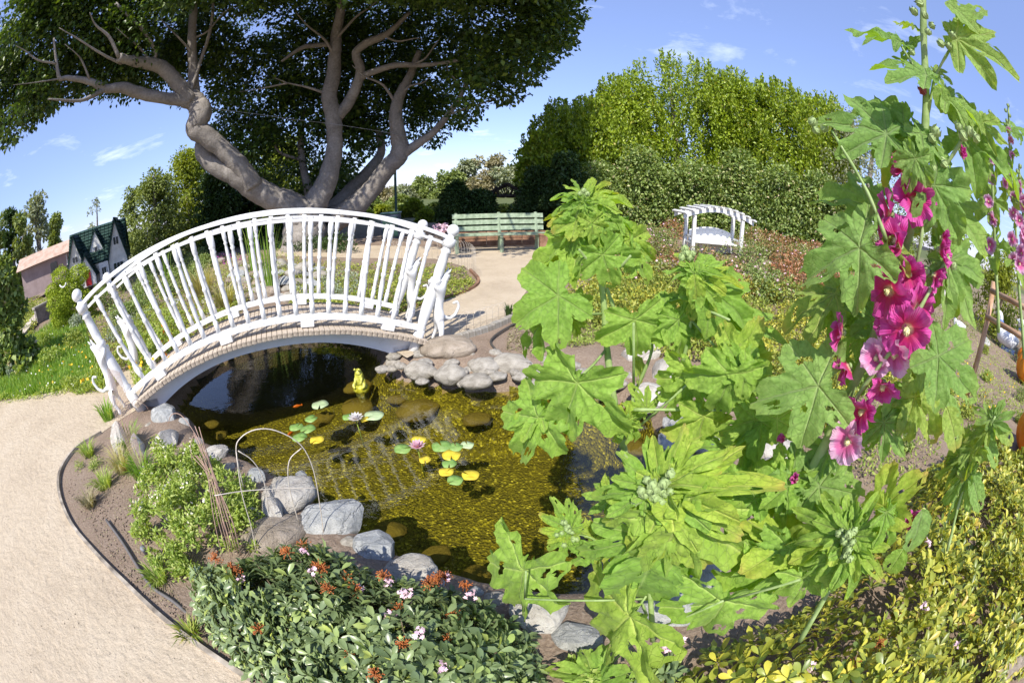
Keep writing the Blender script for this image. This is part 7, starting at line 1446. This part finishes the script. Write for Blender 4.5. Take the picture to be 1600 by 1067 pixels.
# ------------------------------------------------------------------ wires, edging, hose
wire = mat_plain('rusty_wire', (.40, .27, .21), .7, .3, .2); wirew = mat_plain('pale_wire', (.62, .56, .48), .6, .3, .2); steel = mat_noise('edging_steel', [(.12, .10, .08), (.30, .26, .21), (.52, .46, .38)], 10, 6, .7)
def wires(name, runs, rad, mat, label, cat='wire hoops', group=None, r=None):
    root = None; pts0 = runs[0][1][0]; P0 = V(pts0 if len(pts0) == 3 and not isinstance(pts0, tuple) else pts0); root = empty(name, (P0.x, P0.y, 0), 0, label, cat, group)
    for nm, pts in runs: MB().tube([V(p) - root.location for p in catmull(pts, 4)], rad, 5).build(nm, mat, root)
    return root
def wp(px, py, r): return np.array(wr(px, py, r))
r1_ = 1.72
wires('wire_hoop', [('hoop', [wp(380, 760, r1_), wp(369, 705, r1_), wp(376, 684, r1_), wp(400, 671, r1_), wp(432, 673, r1_), (wp(470, 695, r1_)), wp(490, 735, r1_), wp(500, 790, r1_), wp(506, 835, r1_)]), ('hoop', [wp(372, 704, r1_), wp(395, 720, r1_), wp(412, 750, r1_), wp(420, 800, r1_)]), ('hoop', [wp(471, 700, r1_), wp(452, 720, r1_), wp(452, 760, r1_), wp(468, 820, r1_)]), ('crossbar', [wp(335, 774, r1_), wp(380, 767, r1_), wp(440, 763, r1_), wp(497, 762, r1_)]), ('hoop', [wp(369, 705, r1_), wp(378, 770, r1_), wp(392, 820, r1_), wp(400, 860, r1_)])], .0028, wirew, 'large pale wire hoop of the border fence standing in front of the pond')
rg1 = np.random.default_rng(4); runs = []
for k in range(12):
    x0, x1 = 305 + rg1.uniform(-8, 12), 352 + rg1.uniform(-14, 16); runs.append(('wire_strand', [wp(x0, 655 + rg1.uniform(0, 60), 1.95), wp((x0 + x1) / 2 + rg1.uniform(-6, 4), 745, 1.85), wp(x1 - 5, 810, 1.75), wp(x1 + 10, 860 + rg1.uniform(-10, 20), 1.7)]))
runs.append(('wire_strand', [wp(262, 665, 2.3), wp(268, 648, 2.25), wp(282, 648, 2.2), wp(300, 670, 2.1), wp(315, 700, 2.0), wp(328, 760, 1.9)])); runs.append(('wire_strand', [wp(300, 720, 2.1), wp(298, 695, 2.1), wp(304, 680, 2.1), wp(316, 700, 2.05)]))
wires('wire_bundle', runs, .0022, wire, 'tangle of thin rusty wire rods standing over the daisy bush', 'wires')
runs = []
for k in range(11):
    t = k / 10; runs.append(('wire_strand', [wp(168 + 18 * t, 575 + 6 * t, 3.4), wp(178 + 26 * t, 640, 3.2), wp(200 + 14 * t, 700 - 10 * t, 3.0), wp(218 + 8 * t, 735 - 20 * t, 2.9)]))
runs.append(('wire_strand', [wp(214, 640, 3.1), wp(206, 632, 3.1), wp(212, 624, 3.1), wp(226, 632, 3.1), wp(232, 640, 3.1)]))
wires('wire_bundle', runs, .0022, wire, 'thin wire strands fanning down beside the left cat figure', 'wires')
# hoop-top border fence behind the right end of the bridge and along the kerb
def hoopfence(pts, h, w, label):
    P = catmull(pts, 4); root = empty('wire_border_fence', (P[0][0], P[0][1], 0), 0, label, 'wire fence', 'wire border fencing along the beds'); seg = np.linalg.norm(np.diff(P, axis=0), axis=1); L = np.concatenate([[0], np.cumsum(seg)]); n = int(L[-1] / w * 2)
    def at_(s): i = min(len(P) - 2, int(np.searchsorted(L, s) - 1)); i = max(0, i); q = (s - L[i]) / max(1e-6, seg[i]); return V(P[i] + (P[i + 1] - P[i]) * q)
    for i in range(n):
        s = i * w / 2; a = at_(s); b = at_(min(L[-1], s + w)); m = (a + b) / 2; Z = Vector((0, 0, 1)); MB().tube([p - root.location for p in (a, a + Z * h * .75, a.lerp(b, .15) + Z * h * .92, m + Z * h, a.lerp(b, .85) + Z * h * .92, b + Z * h * .75, b)], .0022, 4, sm=True).build('hoop', wirew, root)
    for z in (.35, .6): MB().tube([V(p) - root.location + Vector((0, 0, h * z)) for p in P], .0018, 4).build('crossbar', wirew, root)
hoopfence([gp(600, 420, 0), gp(680, 412, 0), gp(730, 422, 0), gp(744, 438, 0)], .55, .26, 'wire hoop fence round the island bed right of the bridge'); hoopfence([gp(665, 530, 0), gp(720, 520, 0), gp(790, 498, 0)], .22, .20, 'low wire hoop fence above the concrete kerb')
# metal edging of the near bed
ed = np.array([gp(x, y, 0) for x, y in edge_px + [(158, 678)]]); ec = catmull(ed, 5); root = empty('bed_edging', V(ec[len(ec) // 2]), 0, 'curved steel edging strip between the sandy path and the soil bed', 'edging')
v = []
for p in ec: 
    for dx_, z in ((-.011, -.12), (-.011, .032), (.011, .032), (.011, -.12)): 
        q = np.array([.35, .93, 0]) * dx_; v.append((p[0] + dx_ - root.location.x, p[1] + dx_ - root.location.y, z))
n = len(ec); f = [(i * 4 + j, i * 4 + j + 1, i * 4 + j + 5, i * 4 + j + 4) for i in range(n - 1) for j in range(3)]
MB().add(v, f).build('edging_strip', steel, root)
ed2 = catmull([gp(610, 492, 0), gp(690, 469, 0), gp(735, 454, 0), gp(748, 440, 0), gp(735, 424, 0)], 5); root = empty('bed_edging', V(ed2[4]), 0, 'thin brown edging round the green island bed beyond the bridge', 'edging'); v = []
for p in ed2:
    for dx_, z in ((-.02, 0), (-.02, .05), (.02, .05), (.02, 0)): v.append((p[0] + dx_ - root.location.x, p[1] + dx_ - root.location.y, z))
n = len(ed2); MB().add(v, [(i * 4 + j, i * 4 + j + 1, i * 4 + j + 5, i * 4 + j + 4) for i in range(n - 1) for j in range(3)]).build('edging_strip', tim, root)
hose = MB(); hose.tube(catmull([gp(166, 812, .02), gp(190, 845, .02), (gp(212, 880, .02)), gp(236, 915, .02), gp(272, 940, .015), gp(300, 965, -.02)], 5), .011, 8); tag(hose.build('irrigation_pipe', mat_plain('dusty_black_pipe', (.13, .12, .115), .7), None), 'dusty black irrigation pipe lying on the soil inside the edging', 'pipe')
h2 = MB(); h2.tube(catmull([gp(845, 488, .01), gp(800, 508, .03), gp(768, 530, .03), gp(775, 548, .0)], 5), .012, 8); tag(h2.build('irrigation_pipe', mat_plain('black_pipe', (.06, .055, .05), .7), None), 'bent black irrigation pipe poking out of the soil by the kerb', 'pipe')
h3 = MB(); h3.tube(catmull([gp(772, 545, .01), gp(800, 560, .0), gp(830, 566, .0)], 4), .008, 6); tag(h3.build('irrigation_pipe', mat_plain('grey_pipe', (.3, .28, .26), .7), None), 'thin grey pipe half buried above the far rim stones', 'pipe')
h4 = MB(); h4.lathe([(0, .016), (.7, .016), (.75, .02), (1, .02)], V(gp(231, 868, -.02)), V(gp(231, 868, -.02)) + Vector((0, 0, .07)), 10); tag(h4.build('sprinkler_head', mat_plain('grey_pvc', (.22, .23, .25), .6), None), 'small grey sprinkler head in the soil below the daisy bush', 'sprinkler')
cable = MB(); cable.tube([V(wr(325, 170, 14)), V(wr(450, 186, 14)), V(wr(560, 200, 14)), V(wr(640, 214, 14))], .008, 4); tag(cable.build('overhead_cable', zinc, None), 'thin cable strung between the trunks of the spreading tree', 'cable')
# right bottom corner edging
e0, e1 = V(gp(1545, 1075, .0)), V(gp(1625, 1015, .0)); be_ = empty('timber_edging', (e0 + e1) / 2, math.atan2((e1 - e0).y, (e1 - e0).x), 'piece of weathered timber edging in the bottom right corner', 'edging'); MB().box((0, 0, .10), ((e1 - e0).length * 1.6, .09, .24)).build('board', M_brown, be_)

# ------------------------------------------------------------------ rail fence, pumpkins, ducks at right
wf = mat_noise('warm_timber', [(.30, .17, .10), (.48, .30, .19), (.58, .40, .27)], 5, 6, .8, 40, .4, .006)
fr_ = 6.0; pA, pB = V(wr(1532, 545, fr_)), V(wr(1640, 560, fr_ * .93)); pA.z = pB.z = 0
rf = empty('rail_fence', pA, 0, 'short two-rail timber fence at the right edge behind the hollyhocks', 'fence'); zt_ = wr(1530, 430, fr_)[2]; z1_ = wr(1545, 452, fr_)[2]; z2_ = wr(1555, 500, fr_)[2]
MB().tube([(0, 0, 0), (0, 0, zt_)], .045, 8).build('post', wf, rf); MB().tube([pB - pA, pB - pA + Vector((0, 0, zt_))], .045, 8).build('post', wf, rf)
pe_ = pB - pA
for z in (z1_, z2_): MB().tube([Vector((-.1, 0, z)), pe_ + pe_.normalized() * .1 + Vector((0, 0, z))], .034, 6).build('rail', wf, rf)
pkm = mat_noise('pumpkin_orange', [(.55, .14, .01), (.78, .24, .015), (.85, .34, .04)], 3, 4, .4)
def pumpkin(px, py, wpx, label, z=.0):
    P = gp(px, py + wpx * .3, z); d = math.sqrt(P[0] ** 2 + P[1] ** 2 + EYE ** 2); r = wpx * d / 640 / 2; P[2] = hz(P[0], P[1]) + r * .75; root = empty('pumpkin', (P[0], P[1], P[2]), px % 3, label, 'pumpkin', 'orange pumpkins at the right edge'); mb = MB(); v = []; nu, nv = 14, 60
    for i in range(nu + 1):
        th = math.pi * i / nu
        for j in range(nv): a = 2 * math.pi * j / nv; rr = r * math.sin(th) * (1 - .10 * abs(math.cos(a * 5)) ** 4) + .0001; v.append((math.cos(a) * rr, math.sin(a) * rr, r * .80 * math.cos(th) * (1 - .25 * math.exp(-(math.sin(th) / .3) ** 2))))
    mb.add(v, [(i * nv + j, i * nv + (j + 1) % nv, (i + 1) * nv + (j + 1) % nv, (i + 1) * nv + j) for i in range(nu) for j in range(nv)], True); mb.build('rind', pkm, root); MB().tube([(0, 0, r * .55), (0.01, 0, r * .8), (.04 * r, .2 * r, r * 1.05)], [r * .12, r * .09, r * .11], 6).build('stalk', stemg, root)
pumpkin(1606, 690, 84, 'large bright orange pumpkin cut by the right edge'); pumpkin(1602, 584, 54, 'orange pumpkin behind the big one at the right edge'); pumpkin(1598, 562, 30, 'small orange pumpkin farthest back at the right edge'); pumpkin(1448, 588, 34, 'orange pumpkin glimpsed behind the hollyhock leaf')
duckw = mat_plain('white_glaze', (.72, .74, .78), .3); duckb = mat_plain('blue_glaze', (.10, .16, .38), .3)
def duck(px, py, wpx, label, flip=1, bow=False):
    P = gp(px, py, .0); d = math.sqrt(P[0] ** 2 + P[1] ** 2 + EYE ** 2); s_ = wpx * d / 640; P[2] = hz(P[0], P[1]); root = empty('duck_figurine', P, math.atan2(P[1], P[0]) - math.pi / 2, label, 'duck figurine', 'painted duck figurines by the rail fence')
    J = [(.35, 0, .32), (.1, 0, .28), (-.15, 0, .27), (-.40, 0, .36), (.42, 0, .55), (.44, 0, .74), (.52, 0, .80), (.66, 0, .76)]; E = [(0, 1), (1, 2), (2, 3), (0, 4), (4, 5), (5, 6), (6, 7)]; R = [.17, .24, .21, .06, .09, .10, .10, .035]; me = bpy.data.meshes.new('duck_body'); me.from_pydata([(x * flip * s_, y * s_, z * s_) for x, y, z in J], E, []); o = bpy.data.objects.new('duck_body', me); COL.objects.link(o); o.parent = root; o.modifiers.new('s', 'SKIN'); u = o.modifiers.new('u', 'SUBSURF'); u.levels = 2
    for i, v in enumerate(me.skin_vertices[0].data): v.radius = (R[i] * s_, R[i] * s_); v.use_root = i == 1
    m2 = bpy.data.meshes.new_from_object(o.evaluated_get(bpy.context.evaluated_depsgraph_get())); o.modifiers.clear(); o.data = m2; m2.materials.clear(); m2.materials.append(duckw); m2.polygons.foreach_set('use_smooth', [True] * len(m2.polygons))
    MB().lathe([(0, .10 * s_), (.5, .13 * s_), (1, .10 * s_)], (.42 * flip * s_, 0, .56 * s_), (.43 * flip * s_, 0, .66 * s_), 10).build('bow', duckb, root); MB().box((-.05 * flip * s_, 0, .04 * s_), (.5 * s_, .3 * s_, .10 * s_)).build('base', duckb, root)
duck(1572, 548, 50, 'larger white and blue duck figurine beside the fence rail', -1); duck(1497, 524, 28, 'small white duck figurine at the foot of the fence post', -1); duck(1592, 520, 26, 'blue and white figurine behind the larger duck', 1)
o = stone(1540, 538, 22, 24, 'grey', .0, 'dark grey stone between the duck figurines', None, 0)

# pebbles and crumbs lying on the sandy path
pb_me = stone_mesh('pebbles', 3, 0, 1); vv = np.array([v.co[:] for v in pb_me.vertices]); ff = np.array([p.vertices[:] for p in pb_me.polygons]); rp3 = np.random.default_rng(9)
pp = sample_poly([(0, 630), (150, 605), (100, 700), (90, 760), (110, 830), (200, 925), (380, 1060), (0, 1067)], 150, rp3); PP = gp(pp[:, 0], pp[:, 1], 0.006); sc_ = rp3.uniform(.002, .007, 150) * rp3.choice([1, 1, 1.6], 150)
me = mesh_np('pebbles', (vv[None] * sc_[:, None, None] + PP[:, None]).reshape(-1, 3), (ff[None] + (np.arange(150) * len(vv))[:, None, None]).reshape(-1, 3), True); me.materials.append(M_brown); tag(link('pebbles', me, kind='stuff'), 'tiny pebbles and crumbs scattered over the sandy path', 'pebbles')
sp3 = sample_poly([(100, 760), (160, 700), (230, 730), (200, 850), (300, 960), (400, 1060), (320, 1005), (190, 900)], 500, rp3); PS = gp(sp3[:, 0], sp3[:, 1], 0.0); PS[:, 2] = height(PS[:, :2]) + .004; sc2 = rp3.uniform(.004, .018, 500)
me = mesh_np('soil_clods', (vv[None] * sc2[:, None, None] + PS[:, None]).reshape(-1, 3), (ff[None] + (np.arange(500) * len(vv))[:, None, None]).reshape(-1, 3), True); me.materials.append(gm); tag(link('soil_clods', me, kind='stuff'), 'loose clods of soil in the bed inside the metal edging', 'soil')
